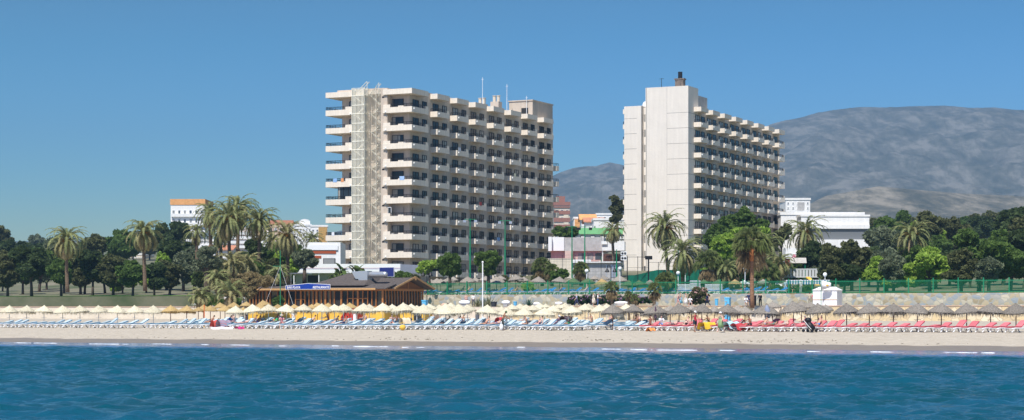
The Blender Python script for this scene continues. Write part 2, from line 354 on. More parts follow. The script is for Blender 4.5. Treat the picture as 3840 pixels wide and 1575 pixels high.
def build_sea():
    xs=np.concatenate([-np.geomspace(46,3200,40)[::-1],np.arange(-45,45,.17),np.geomspace(46,3200,40)])
    ys=np.concatenate([np.linspace(-90,20,25),np.arange(21,38,.4),np.arange(38,100,.16),np.arange(100,165,.24),np.geomspace(167,1800,30)])
    X,Y=np.meshgrid(xs,ys); Z=np.zeros_like(X); DX=np.zeros_like(X); DY=np.zeros_like(X)
    rg=np.random.RandomState(5)
    T=X*SA+(Y-130)*CA
    damp=np.clip((-T-7)/14,0.07,1)*np.clip((60-np.abs(X))/15,0,1)*np.clip((Y-18)/8,0,1)
    main=math.atan2(CA,SA)+.25
    for i in range(130):
        lam=.5*(7/.5)**(rg.rand()**1.35); k=2*math.pi/lam
        th=main+rg.normal(0,.8); A=.0078*lam**.74*(.5+rg.rand()) *(.45 if lam>3.2 else 1)
        ph=rg.rand()*6.28; q=k*(X*math.cos(th)+Y*math.sin(th))+ph
        # groups so that the pattern never repeats evenly
        gk=k*.13; g=.55+.45*np.sin(gk*(X*math.cos(th+.9)+Y*math.sin(th+.9))+rg.rand()*6.28)
        Z+=A*g*np.cos(q); DX-=A*g*.8*math.cos(th)*np.sin(q); DY-=A*g*.8*math.sin(th)*np.sin(q)
    Z*=damp; X2=X+DX*damp; Y2=Y+DY*damp
    n=len(xs); m=len(ys)
    V=np.stack([X2.ravel(),Y2.ravel(),Z.ravel()],1)
    idx=np.arange(n*m).reshape(m,n)
    Fc=np.stack([idx[:-1,:-1].ravel(),idx[:-1,1:].ravel(),idx[1:,1:].ravel(),idx[1:,:-1].ravel()],1)
    tc=T[:-1,:-1].ravel(); Fc=Fc[tc<8]
    me=bpy.data.meshes.new('sea'); me.vertices.add(len(V)); me.vertices.foreach_set('co',V.ravel())
    me.loops.add(len(Fc)*4); me.loops.foreach_set('vertex_index',Fc.ravel().astype(np.int32))
    me.polygons.add(len(Fc)); me.polygons.foreach_set('loop_start',np.arange(0,len(Fc)*4,4,dtype=np.int32)); me.polygons.foreach_set('loop_total',np.full(len(Fc),4,dtype=np.int32))
    me.update(calc_edges=True); me.polygons.foreach_set('use_smooth',[True]*len(Fc)); me.materials.append(seamat())
    struct(link('sea',me))
build_sea()
# surf along the edge
m_foam=M('sea foam',(.70,.74,.78),.7,var=.06)
def foam():
    rg=random.Random(3); mb=MB()
    runs=[(740,-3.2,75),(850,-3.4,105),(1040,-5,40),(1240,-3.2,60),(1290,-4.2,190),(1500,-5.5,90),(1930,-2,40),(2250,-4.5,90),(2330,-5.6,330),(2690,-5.2,110),(3020,-5.6,75),(40,-3.4,180),(330,-4.5,160),(560,-2.8,90),(3250,-5,160),(3520,-4.5,220)]
    for px,t0,w in runs:
        s0=s_at(px,t0); s1=s_at(px+w,t0); n=int((s1-s0)/.12)+2; prev=None
        for i in range(n):
            s=s0+(s1-s0)*i/(n-1); e=math.sin(math.pi*i/(n-1))**.5
            h=max(0,(.55+1.0*mn.noise((s*.9,px,0))+.5*mn.noise((s*4,px,3))))*.038*e; t=t0+.9*mn.noise((s*.15,px,7))
            cur=None if h<.008 else [(*st(s,t-.18-h),-.02),(*st(s,t-.03),h+.01*rg.random()),(*st(s,t+.25+h),-.02)]
            if cur and prev: mb.add(prev+cur,[(0,3,4,1),(1,4,5,2),(0,2,5,3)])
            prev=cur
    o=obj('sea_foam',mb,m_foam,smooth=True); struct(o,'stuff')
    o['label']='broken white surf foam lying along the edge of the water'; o['category']='sea foam'
foam()

m_weed=M('dry seaweed',(.20,.17,.12),.9)
def weed():
    rg=random.Random(9); mb=MB()
    for i in range(200):
        c=rg.choice([2860,2960,2250,1500]) if i%3 else rg.uniform(300,3600); t=rg.gauss(9.5,1.6) if i%3 else rg.gauss(7.5,.5); s=s_at(c,t)+rg.gauss(0,2.6 if i%3 else 1); x,y=st(s,t)
        z=zbeach(t)+.035; l=rg.uniform(.04,.16); a=rg.uniform(0,3); h=rg.uniform(.0,.012); mb.add([(x-l*math.cos(a),y-l*math.sin(a),z-.03),(x+l*math.cos(a),y+l*math.sin(a),z-.03),(x,y+.05,z+h),(x,y-.05,z+h)],[(0,1,2),(1,0,3),(0,2,3),(1,3,2)])
    o=obj('seaweed',mb,m_weed); struct(o,'stuff'); o['label']='scattered dry seaweed and debris on the sand above the wet edge'; o['category']='seaweed'
weed()

# mountains
def mtmat(name,c1,c2,c3):
    m=bpy.data.materials.new(name); m.use_nodes=True; nt=m.node_tree; L=nt.links; p=nt.nodes['Principled BSDF']; p.inputs['Roughness'].default_value=.95; p.inputs['Specular IOR Level'].default_value=.1
    geo=nt.nodes.new('ShaderNodeNewGeometry')
    n=nt.nodes.new('ShaderNodeTexNoise'); n.inputs['Scale'].default_value=.02; n.inputs['Detail'].default_value=12; n.inputs['Roughness'].default_value=.78; n.inputs['Distortion'].default_value=.25; mpg=nt.nodes.new('ShaderNodeMapping'); mpg.inputs['Scale'].default_value=(1,.26,1.2); mpg.inputs['Rotation'].default_value=(0,.35,0); L.new(geo.outputs['Position'],mpg.inputs[0]); L.new(mpg.outputs[0],n.inputs[0])
    cr=nt.nodes.new('ShaderNodeValToRGB'); e=cr.color_ramp.elements; e[0].position=.40; e[0].color=(*c1,1); e[1].position=.60; e[1].color=(*c3,1)
    x=e.new(.5); x.color=(*c2,1); L.new(n.outputs[0],cr.inputs[0]); L.new(cr.outputs[0],p.inputs['Base Color'])
    return m
def mountain(name,prof,Yr,Y0,Y1,mat,px0,px1,n=420,rows=90,amp=.10,seed=0):
    ppx=[a for a,b in prof]; ppy=[b for a,b in prof]
    pxs=np.linspace(px0,px1,n); V=[]
    for j in range(rows):
        f=j/(rows-1); Yb=Y0+(Y1-Y0)*f
        for px in pxs:
            a=(px-1920)/F; H=zpx(float(np.interp(px,ppx,ppy)),Yr)-60
            if Yb<=Yr: q=(Yb-Y0)/(Yr-Y0); sh=q**1.25
            else: q=(Y1-Yb)/(Y1-Yr); sh=q
            X=a*Yr*(.8+.2*Yb/Yr)
            rid=0; am=1; fx=X*.0016; fy=Yb*.0011
            for o in range(6): rid+=am*(1-2*abs(mn.noise((fx,fy,seed+o*3.1)))); am*=.52; fx*=2.1; fy*=2.1
            z=60+H*sh+H*amp*(rid-.75)*(math.sin(math.pi*min(1,q))*.9+.12)
            V.append((X,Yb,z))
    Fc=[(j*n+i,j*n+i+1,(j+1)*n+i+1,(j+1)*n+i) for j in range(rows-1) for i in range(n-1)]
    me=bpy.data.meshes.new(name); me.from_pydata(V,[],Fc); me.materials.append(mat); me.polygons.foreach_set('use_smooth',[True]*len(Fc))
    struct(link(name,me))
PR=[(-400,900),(0,905),(700,900),(1200,885),(1600,800),(1900,720),(2077,655),(2100,643),(2150,626),(2200,618),(2235,618),(2262,610),(2285,605),(2310,611),(2340,617),(2500,640),(2650,600),(2800,520),(2880,478),(2940,458),(3010,441),(3060,425),(3101,418),(3220,402),(3380,405),(3540,392),(3700,402),(3840,410),(4300,450)]
mountain('mountain',PR,5000,2500,6600,mtmat('mountain scrub and rock',(.055,.062,.05),(.10,.10,.082),(.19,.18,.155)),-300,4200,n=620,rows=120,amp=.13)
PR2=[(1900,905),(2150,880),(2340,830),(2600,830),(2900,800),(3040,757),(3101,725),(3300,690),(3600,720),(4200,760)]
mountain('foothill',PR2,2300,1700,3000,mtmat('foothill scrub',(.06,.065,.05),(.13,.12,.09),(.26,.23,.18)),1900,4200,n=260,rows=50,amp=.12,seed=5)

# ------------------------------------------------------------------ hotel towers
RZ=-ANG
def balcony_tray(u0,u1,v0,v1,h=.95,walls='fslr',mi=0):
    """tray seen from outside: u outwards to the right, v along; parapet on the given sides; top of the parapet at z 0"""
    mb=MB(); th=.12
    mb.box(u0,u1,v0,v1,-h,-h+.2)
    a,b=u0,u1
    if 'f' in walls: mb.box(u0,u1,v0,v0+th,-h+.2,0)
    if 'b' in walls: mb.box(u0,u1,v1-th,v1,-h+.2,0)
    yf=v0+th if 'f' in walls else v0; yb=v1-th if 'b' in walls else v1
    if 'r' in walls: mb.box(u1-th,u1,yf,yb,-h+.2,0)
    if 'l' in walls: mb.box(u0,u0+th,yf,yb,-h+.2,0)
    return mb
def rail_mb(pts, h=.5, bars=4, z0=0):
    mb=MB()
    for (a,b) in zip(pts[:-1],pts[1:]):
        a=Vector((*a,0)); b=Vector((*b,0)); d=b-a; n=max(1,round(d.length/.95))
        for i in range(n+1):
            p=a+d*(i/n); mb.bar((p.x,p.y,z0),(p.x,p.y,z0+h),.028,4)
        for k in range(bars): 
            z=z0+h*(k+1)/(bars+1); mb.bar((a.x,a.y,z),(b.x,b.y,z),.016,4)
        mb.bar((a.x,a.y,z0+h),(b.x,b.y,z0+h),.036,4)
    return mb
def frame_meshes(w,h,axis,n=2,name='window'):
    """frame and pane of an opening of width w on a wall whose outside is -y (axis x) or +x (axis y)"""
    f=MB(); p=MB(); t=.075
    def B(mb,a0,a1,z0,z1,d0,d1):
        if axis=='x': mb.box(a0,a1,-d1,-d0,z0,z1)
        else: mb.box(d0,d1,a0,a1,z0,z1)
    B(f,0,w,h-t,h,0,.11); B(f,0,w,0,t,0,.11); B(f,0,t,t,h-t,0,.11); B(f,w-t,w,t,h-t,0,.11)
    for i in range(1,n): B(f,w*i/n-t/2,w*i/n+t/2,t,h-t,0,.10)
    B(p,t*.5,w-t*.5,t*.5,h-t*.5,-.02,.05)
    return f.mesh(name+'_frame',m_frame), p.mesh(name+'_pane',m_pane)
def place_open(root,name,meshes,loc):
    o=link(name,meshes[0],root,loc); link('pane',meshes[1],o); return o

def lamp_mesh():
    mb=MB(); mb.sphere((0,0,0),.14,8,6,(1,1,1.3)); mb.box(-.05,.05,-.05,.05,-.22,-.1); return mb.mesh('balcony_lamp',m_lamp,True)
LAMP=lamp_mesh()

def hotel_left():
    X0=(1544.5-1920)/F*305; zb=5.5
    root=thing('hotel_tower','long beige hotel tower with a cream lattice fire escape, left of the two','hotel',(X0,305,zb),RZ)
    HT=38.8-zb; P=2.98; VE=59.1
    w=MB(); w.box(-14.2,-1.35,1.7,VE,0,HT+.12); w.box(-5.95,-4.75,.3,1.7,0,HT+.25)
    w.box(-15,-6.0,1.45,1.7,HT-1.0,HT+.45)
    obj('wall',w,m_plaster,root)
    r=MB(); r.box(-13.8,-1.8,2.2,VE-.5,HT+.13,HT+.2); obj('roof',r,m_grey,root)
    vst=[8.96,16.2,23.2,30.4,37.6,44.7,52.0]
    # prototypes
    side=balcony_tray(-1.34,0,0,4.4,.92,'frb'); side.box(-.42,-.06,3.45,4.35,.002,.46)
    sm=side.mesh('side_balcony',m_slab)
    srail=rail_mb([(-1.3,.06),(-.06,.06),(-.06,3.4)]).mesh('side_railing',m_rail)
    cor=MB(); cor.box(-5.45,0,0,1.69,-.92,-.72); cor.box(-1.34,0,1.69,5.8,-.92,-.72)
    cor.box(-5.45,0,0,.12,-.72,0); cor.box(-.12,0,.12,5.8,-.72,0); cor.box(-1.34,-.12,5.68,5.8,-.72,0); cor.box(-5.45,-5.33,.12,.3,-.72,0)
    cor.box(-5.4,-4.1,.05,.4,.002,.46); cor.box(-.42,-.05,4.8,5.75,.002,.46); cor.box(-2.6,-1.6,.05,.3,.002,.2)
    cm=cor.mesh('corner_balcony',m_slab); crail=rail_mb([(-4.0,.06),(-.06,.06),(-.06,4.75)]).mesh('corner_railing',m_rail)
    lf=MB(); lf.box(-16.4,-11.05,0,1.69,-.92,-.72); lf.box(-16.4,-14.21,1.69,5,-.92,-.72); lf.box(-16.4,-11.05,0,.12,-.72,0); lf.box(-16.4,-16.28,.12,5,-.72,0); lf.box(-16.28,-14.21,4.88,5,-.72,0)
    lf.box(-12.6,-11.1,.05,.4,.002,.46)
    lm=lf.mesh('left_balcony',m_slab); lrail=rail_mb([(-16.34,4.9),(-16.34,.06),(-12.7,.06)]).mesh('left_railing',m_rail)
    can=MB(); can.box(-1.34,0,0,4.4,-.87,0); canm=can.mesh('canopy',m_slab)
    canc=MB(); canc.box(-5.45,-.003,0,1.69,-.87,0); canc.box(-1.34,-.003,1.69,5.8,-.87,0); canc.box(-16.4,-11.05,0,1.69,-.87,0); canc.box(-16.4,-14.21,1.69,5,-.87,0); canc.box(-11.05,-5.95,.9,1.69,-.6,0)
    cancm=canc.mesh('corner_canopy',m_slab)
    back=balcony_tray(0,1.3,0,1.2,.92,'fbr').mesh('end_balcony',m_slab)
    brail=rail_mb([(.06,.06),(1.24,.06),(1.24,1.1)]).mesh('end_railing',m_rail)
    dside=frame_meshes(2.0,2.15,'y',2,'side_door'); wside=frame_meshes(1.55,1.9,'y',2,'side_window')
    dfront=frame_meshes(2.15,2.2,'x',2,'front_door'); dleft=frame_meshes(1.7,2.2,'x',2,'left_door')
    awn=None
    for k in range(0,11):
        z=HT-P*k
        if k==0:
            link('canopy',cancm,root,(0,0,z))
            for v in vst: link('canopy',canm,root,(0,v,z))
        else:
            b=link('balcony',cm,root,(0,0,z)); link('railing',crail,b); link('lamp',LAMP,b,(.02,.7,-.35)); link('lamp',LAMP,b,(-4.9,-.03,-.75))
            b=link('balcony',lm,root,(0,0,z)); link('railing',lrail,b); link('lamp',LAMP,b,(-11.6,-.03,-.75))
            for v in vst:
                b=link('balcony',sm,root,(0,v,z)); link('railing',srail,b); link('lamp',LAMP,b,(.02,.55,-.4))
            b=link('balcony',back,root,(-1.33,VE-1.3,z+.2)) if k>2 else None
            if b: link('railing',brail,b)
            zf=z-.72+.02
            place_open(root,'sliding_door',dfront,(-4.6,1.7,zf)); place_open(root,'sliding_door',dleft,(-12.8,1.7,zf))
            place_open(root,'sliding_door',dside,(-1.35,2.7,zf))
            place_open(root,'window',wside,(-1.35,6.0,zf+.25))
            for v in vst:
                place_open(root,'sliding_door',dside,(-1.35,v+.8,zf))
                place_open(root,'window',wside,(-1.35,v+4.3,zf+.25))
    # enclosed balcony with glass on the left, sixth floor down, and small glazed screens
    g=MB(); z=HT-P*5-.87-.02
    g.box(-14.2,-11.1,.35,.42,z-2.05,z,0)
    gf=MB(); 
    for i in range(4): gf.box(-14.2+i*1.0,-14.12+i*1.0,.30,.345,z-2.05,z)
    gf.box(-14.2,-11.1,.26,.298,z-.1,z)
    o=obj('glass_screen',g,m_pane,root); obj('screen_frame',gf,m_frame,o)
    sh_=MB(); z=HT-P*7-.70; sh_.box(-4.65,-2.4,1.50,1.58,z,z+2.25); sh_.box(-1.24,-1.16,2.65,4.75,z,z+2.2); sh_.box(-1.24,-1.16,5.95,7.6,z+.2,z+2.2)
    obj('shutter',sh_,M('beige shutter',(.46,.40,.33),.8,var=.1,scale=2),root)
    gb=MB(); gb.box(-5.38,-4.15,.5,.56,z+.55,z+2.15); o=obj('glass_screen',gb,m_pane,root)
    gc=MB()
    for q in (-5.4,-4.75,-4.15): gc.box(q,q+.07,.42,.49,z+.5,z+2.2)
    gc.box(-5.4,-4.08,.38,.419,z+2.1,z+2.22); obj('screen_frame',gc,m_wpaint,o)
    for (k_,u0,v0,du,dv,c_) in ((5,-2.3,.0,.9,.03,(.35,.5,.75)),(5,-14.9,.0,.7,.03,(.25,.42,.7)),(5,-13.4,.0,.5,.03,(.7,.3,.12)),(8,-15.2,.0,.5,.03,(.75,.75,.8)),(3,-.02,6+10.6,.03,1.0,(.7,.7,.72)),(6,-.02,24.8,.03,.9,(.5,.08,.07)),(8,-.02,31.9,.03,1.1,(.2,.35,.6)),(4,-.02,39,.03,.8,(.75,.7,.5))):
        tw=MB(); tw.box(u0,u0+du,v0-.03 if dv<.1 else v0,v0+dv-.03 if dv<.1 else v0+dv,HT-P*k_-.1,HT-P*k_+.52); obj('hanging_towel',tw,M('hung towel',c_,.9,var=.15,scale=3),root)
    ch=MB(); ch.box(-.25,.25,-.25,.25,.38,.44); ch.box(-.25,.25,.2,.27,.44,.95)
    for qx in (-.22,.22):
        for qy in (-.2,.2): ch.box(qx-.03,qx+.03,qy-.03,qy+.03,0,.38)
    chm=ch.mesh('plastic_chair',m_wpaint); rgc=random.Random(2)
    for k_ in range(1,10):
        for uu in (-4.4,-2.2): 
            if rgc.random()<.6: link('balcony_chair',chm,root,(uu+rgc.uniform(-.3,.3),.8,HT-P*k_-.71),rgc.uniform(0,6))
        if rgc.random()<.6: link('balcony_chair',chm,root,(-13+rgc.uniform(-.6,.6),.8,HT-P*k_-.71),rgc.uniform(0,6))
    # vents on the pier: vents on the pier
    v=MB()
    for k in (0,4,5,6,7,8,9): v.box(-5.75,-5.35,.28,.299,HT-P*k-1.35,HT-P*k-1.1)
    obj('vent_grille',v,m_frame,root)
    # fire escape: a cage in front and a wider, set back lattice with flights behind it
    fe=link('fire_escape',None,root,(0,0,0))
    cage=MB(); x0,x1,y0,y1=-11.0,-8.7,-.55,1.2; top=HT+.45
    n=9
    for i in range(n+1):
        x=x0+(x1-x0)*i/n; cage.box(x-.055,x+.055,y0,y0+.09,0,top)
    for i in range(1,6):
        y=y0+(y1-y0)*i/6; cage.box(x1-.04,x1+.04,y-.04,y+.04,0,top); cage.box(x0-.04,x0+.04,y-.04,y+.04,0,top)
    for k in range(0,12):
        for dz in (-.25,1.15):
            z=HT-P*k+dz-.6
            if z>top or z<0: continue
            cage.box(x0-.05,x1+.05,y0-.03,y0-.002,z-.07,z+.07); cage.box(x1+.045,x1+.09,y0,y1,z-.05,z+.05)
    obj('lattice',cage,m_stair,fe)
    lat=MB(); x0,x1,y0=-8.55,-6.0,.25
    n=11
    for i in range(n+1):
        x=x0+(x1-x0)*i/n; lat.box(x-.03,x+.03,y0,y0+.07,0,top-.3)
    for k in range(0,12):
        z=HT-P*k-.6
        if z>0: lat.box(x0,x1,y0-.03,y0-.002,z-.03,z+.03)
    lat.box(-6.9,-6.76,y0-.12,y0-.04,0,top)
    obj('lattice',lat,M('cream steel with painted shade',(.55,.50,.40),.6,var=.08,scale=1),fe)  # same steel in a darker colour, standing for the shade on this half
    fl=MB()
    for k in range(0,11):
        z=HT-P*k-.8
        # landings and two flights with their treads
        fl.box(-8.5,-7.5,.6,1.6,z-.08,z); fl.box(-6.6,-6.0,.6,1.6,z-P/2-.08,z-P/2)
        for (a,b,za,zb_) in ((-8.0,-6.3,z,z-P/2),(-6.3,-8.0,z-P/2,z-P)):
            yy=.62 if a<b else 1.15
            fl.add([(a,yy,za),(b,yy,zb_),(b,yy,zb_-.22),(a,yy,za-.22),(a,yy+.4,za),(b,yy+.4,zb_),(b,yy+.4,zb_-.22),(a,yy+.4,za-.22)],[(0,1,2,3),(7,6,5,4),(0,4,5,1),(3,2,6,7)])
            fl.bar((a,yy-.05,za+.95),(b,yy-.05,zb_+.95),.03,4)
        for (a,b,za,zb_) in ((-10.8,-9.0,z,z-P/2),(-9.0,-10.8,z-P/2,z-P)):
            yy=.1 if a<b else .55
            fl.add([(a,yy,za),(b,yy,zb_),(b,yy,zb_-.22),(a,yy,za-.22),(a,yy+.4,za),(b,yy+.4,zb_),(b,yy+.4,zb_-.22),(a,yy+.4,za-.22)],[(0,1,2,3),(7,6,5,4),(0,4,5,1),(3,2,6,7)])
        fl.box(-10.9,-8.8,.0,1.1,z-.06,z)
    fl.bar((-10.2,-.4,HT-.3),(-8.2,-.4,HT+1.4),.06,4); fl.bar((-10.2,.4,HT-.3),(-8.2,.4,HT+1.4),.06,4); fl.bar((-8.2,.2,HT-.9),(-6.3,.2,HT+1.1),.06,4); fl.bar((-8.2,.9,HT-.9),(-6.3,.9,HT+1.1),.06,4)
    fl.bar((-8.2,-.4,HT-1),(-8.2,-.4,HT+1.4),.05,4); fl.bar((-6.3,.2,HT-1),(-6.3,.2,HT+1.2),.05,4)
    obj('stair_flight',fl,m_stair,fe)
    # roof house and chimneys near the far end
    rh=MB(); rh.box(-6.3,-1.38,VE-9.2,VE-.02,HT-2,HT+3.0); rh.box(-6.45,-1.25,VE-9.35,VE+.08,HT+3.0,HT+3.2)
    o=obj('roof_house',rh,m_plaster,root)
    d=MB(); d.box(-3.7,-2.3,VE-9.26,VE-9.2,HT+.2,HT+1.7); obj('opening',d,m_dark,o)
    for (a,b,h) in ((-11.6,-9.9,3.1),(-8.6,-6.9,3.4)):
        c=MB(); c.box(a,b,VE-12.5,VE-11,HT+.1,HT+h-.6); o=obj('chimney',c,m_plaster,root)
        for q in (.45,1.3):
            pmb=MB(); pmb.bar((a+q,VE-11.7,HT+h-.6),(a+q,VE-11.7,HT+h+.5),.3,12); pmb.bar((a+q,VE-11.7,HT+h+.5),(a+q,VE-11.7,HT+h+.6),.38,12)
            obj('chimney_pot',pmb,m_cream,o,smooth=False)
    for (u,v,z0,z1) in ((-10.0,VE-13,HT,HT+7.4),(-5.4,VE-12,HT+.1,HT+6.0),(-2.4,VE-9.7,HT+.1,HT+3.9)):
        a=MB(); a.bar((u,v,z0),(u,v,z1*.6+z0*.4),.05,6); a.bar((u,v,z1*.6+z0*.4),(u,v,z1),.04,6); a.bar((u-.25,v,z1-.4),(u+.25,v,z1-.4),.025,4); obj('antenna',a,m_wpaint,root)
hotel_left()

def hotel_right():
    Y0=357.; X0=(2581-1920)/F*Y0; zb=6.
    root=thing('hotel_tower','hotel tower with a blank pale end wall and black roof chimney, right of the two','hotel',(X0,Y0,zb),RZ)
    HA=45.4-zb; HB=42.0-zb; HS=41.6-zb; P=2.94; VE=58.
    w=MB(); w.box(-8.75,0,0,5.6,0,HA); w.box(-13.2,-9.65,0,5.6,0,HB); w.box(-9.65,-8.75,1.3,5.6,0,HB-.3)
    obj('end_wall',w,m_plaster2,root)
    w=MB(); w.box(-13.2,-.02,5.6,VE,0,HS+.1); obj('wall',w,m_plaster,root)
    w=MB(); w.box(-7,-.35,5.62,11.8,HS+.1,44.2-zb); obj('roof_house',w,m_grey,root)
    j=MB()
    for k in range(0,13):
        z=HA-5.1-P*k
        if z<0.5: break
        j.box(-4.35,0.004,-.006,.0,z-.035,z+.035); j.box(0,.006,0,5.6,z-.03,z+.03)
        j.box(-13.2,-10.6,-.006,.0,z-.7-.035,z-.7+.035)
    j.box(-4.37,-4.33,-.006,0,3,HA-.2); j.box(-8.6,-8.5,-.02,0,0,HA)
    obj('joint',j,m_seam,root)
    slit=MB(); slit.box(0,.62,0,.03,0,1.25); 
    sf=MB(); sf.box(-.04,.66,.03,.06,-.05,1.3)
    sl_=slit.mesh('stair_window',m_pane); sfm=sf.mesh('stair_window_frame',m_frame)
    for k in range(12):
        z=HB-2.9-P*k
        if z<3: break
        o=link('stair_window',sfm,root,(-9.5,1.24,z)); link('pane',sl_,o)
    vst=[3.1,9.9,16.9,23.9,31.1,38.4,45.5,52.9]
    side=balcony_tray(0.01,1.5,0,4.2,.92,'frb'); side.box(1.08,1.44,3.25,4.15,.002,.46)
    sm=side.mesh('side_balcony',m_slab); srail=rail_mb([(.1,.06),(1.44,.06),(1.44,3.2)]).mesh('side_railing',m_rail)
    can=MB(); can.box(.01,1.5,0,4.2,-.87,0); canm=can.mesh('canopy',m_slab)
    lb=balcony_tray(-.75,-.01,0,4.2,.92,'flb').mesh('far_side_balcony',m_slab); lrail=rail_mb([(-.1,.06),(-.7,.06),(-.7,4.1)]).mesh('far_side_railing',m_rail)
    d=frame_meshes(2.4,2.2,'y',2,'side_door'); wi=frame_meshes(1.9,2.0,'y',1,'side_window')
    for k in range(0,12):
        z=HS-P*k
        if z<2: break
        if k==0:
            for v in vst: link('canopy',canm,root,(0,v,z))
            link('canopy',lb,root,(-13.2,1.2,z)); continue
        zf=z-.70
        b=link('balcony',lb,root,(-13.2,1.2,z)); link('railing',lrail,b)
        for i,v in enumerate(vst):
            b=link('balcony',sm,root,(0,v,z)); link('railing',srail,b); link('lamp',LAMP,b,(1.52,.5,-.4))
            place_open(root,'sliding_door',d,(0,v+.8,zf))
            if v+5.8<VE: place_open(root,'window',wi,(0,v+4.1,zf+.2))
    c=MB(); c.box(-3.6,-1.9,2.4,3.6,HA,HA+1.8); c.box(-3.75,-1.75,2.3,3.7,HA+1.55,HA+1.8); o=obj('chimney',c,M('sooty concrete',(.16,.13,.11),.9,var=.5,scale=3),root)
    c=MB(); c.bar((-2.75,3,HA+1.8),(-2.75,3,HA+3.1),.42,12); obj('chimney_pot',c,m_black,o)
    a=MB(); a.bar((-7,4,HA),(-7,4,HA+2.2),.05,5); a.bar((-7.4,4,HA+2.1),(-6.5,4,HA+2.1),.03,4); obj('antenna',a,m_black,root)
    a=MB()
    for i in range(9):
        q=math.pi*i/8*.5; a.bar((-10.9+1.6*math.sin(q),3,HB+1.8*(1-math.cos(q))*0+1.7*math.sin(q)),(-10.9+1.6*math.sin(q+.2),3,HB+1.7*math.sin(q+.2)),.09,5)
    a.sphere((-9.9,3.1,HB+.5),.7,14,8,(1,.25,1)); obj('satellite_dish',a,m_wpaint,root,smooth=True)
hotel_right()

# ------------------------------------------------------------------ background buildings
def block(name,label,px0,px1,ytop,ybot,Y,depth,mat,rows,cols,ang=0.,wcol=None,winw=.5,winh=.5,group=None,roofmat=None,parapet=.5,wy0=.06,wy1=.94,skip=(),band=None,cat='building'):
    """a plain building with its front left corner and right corner seen at px0, px1, at distance Y"""
    X0=(px0-1920)/F*Y; X1=(px1-1920)/F*Y; W=(X1-X0)/math.cos(ang); zt=zpx(ytop,Y); zb=zpx(ybot,Y)
    r=thing(name,label,cat,(X0,Y,zb),ang,group); H=zt-zb
    w=MB(); w.box(0,W,0,depth,-3,H); obj('wall',w,mat,r)
    p=MB(); p.box(-.15,W+.15,-.15,depth+.15,H,H+parapet); obj('roof',p,roofmat or mat,r)
    if rows*cols:
        cw=W/cols; ch=H*(wy1-wy0)/rows
        fw=MB(); ww=cw*winw; wh=ch*winh
        fw.box(0,ww,-.08,.02,0,wh); pm=MB(); pm.box(.1,ww-.1,-.10,-.06,.1,wh-.1)
        fm=fw.mesh('window',m_wpaint); pmm=pm.mesh('pane',m_pane_far)
        for j in range(rows):
            for i in range(cols):
                if (j,i) in skip: continue
                o=link('window',fm,r,(cw*(i+.5)-ww/2,0,H*wy0+ch*(j+.5)-wh/2)); link('pane',pmm,o)
        if band:
            for j in range(rows):
                b=MB(); b.box(.2,W-.2,-.7,0,H*wy0+ch*j,H*wy0+ch*j+.9); obj('balcony',b,band,r)
    return r
G='apartment buildings behind the palms'
block('apartment_building','orange roofed apartment block at the far left edge behind the palms',640,768,768,960,520,14,m_white,5,6,roofmat=m_orange,parapet=1.6,band=m_white)
block('apartment_building','long pale pink apartment block with white balconies behind the left palms',812,1012,858,935,600,14,plaster('pale pink render',(.74,.62,.55)),4,12,.12,band=m_white)
block('apartment_building','pale block with a terracotta roof right of the long pink apartment block',1005,1098,842,930,640,12,plaster('salmon render',(.72,.52,.42)),3,5,.1,roofmat=m_terra,parapet=1.5)
b=block('apartment_building','white apartment block with an arched roof house behind the small palm',1098,1166,846,935,560,14,m_white,4,6,.15)
mb=MB(); mb.box(1.5,4.8,1,6,6.0+1.3,9.6); 
b0=MB(); b0.box(2.0,5.2,1,6,7.6,8.7); b0.prism_y([(2.2,8.7),(5.0,8.7),(4.6,9.0),(3.6,9.2),(2.6,9.0)],1,6); obj('roof_house',b0,m_white,b)
b=block('apartment_building','white and ochre apartment block touching the left tower edge',1166,1228,850,935,540,14,m_white,4,4,.1)
o=MB(); o.box(2.2,4.6,-.3,0,1.2,6.4); obj('ochre_panel',o,M('ochre render',(.50,.30,.10),.8,var=.15),b)
block('house','low white villa with small square windows behind the left tree trunks',700,800,905,952,420,10,m_white,1,6)
def gable_house(name,label,px0,px1,yeave,yridge,ybot,Y,depth,wall,roof,ang=0):
    X0=(px0-1920)/F*Y; W=((px1-px0)/F*Y)/math.cos(ang); zb=zpx(ybot,Y); he=zpx(yeave,Y)-zb; hr=zpx(yridge,Y)-zb
    r=thing(name,label,'house',(X0,Y,zb),ang)
    w=MB(); w.box(0,W,0,depth,-2,he); w.prism_x([(0.01,he),(depth-.01,he),(depth/2,hr-.05)],.01,W-.01); obj('wall',w,wall,r)
    f=MB(); e=.5; t=.18
    f.add([(-e,-e,he-.25),(W+e,-e,he-.25),(W+e,depth/2,hr),(-e,depth/2,hr),(-e,-e,he-.25+t),(W+e,-e,he-.25+t),(W+e,depth/2,hr+t),(-e,depth/2,hr+t)],[(0,3,2,1),(4,5,6,7),(0,1,5,4),(1,2,6,5),(3,0,4,7)])
    f.add([(-e,depth+e,he-.25),(W+e,depth+e,he-.25),(W+e,depth/2,hr),(-e,depth/2,hr),(-e,depth+e,he-.25+t),(W+e,depth+e,he-.25+t),(W+e,depth/2,hr+t),(-e,depth/2,hr+t)],[(0,1,2,3),(7,6,5,4),(1,0,4,5),(2,1,5,6),(0,3,7,4)])
    obj('roof',f,roof,r)
    n=max(1,int(W/2.6)); wm=MB(); wm.box(0,1,-.06,.02,0,1.1); wmm=wm.mesh('window',m_pane_far)
    for i in range(n): link('window',wmm,r,(W*(i+.5)/n-.5,0,he-1.9))
    return r
gable_house('house','small house with a salmon tiled roof between the left palm trunks',778,868,934,920,962,380,9,m_white,m_terra)
gable_house('house','bright orange roofed house between the towers, highest roof of the group',2180,2232,822,802,860,470,10,m_white,m_orange)
gable_house('house','terracotta roofed white house right of the orange roofed one',2196,2262,830,815,862,440,9,m_white,m_terra)
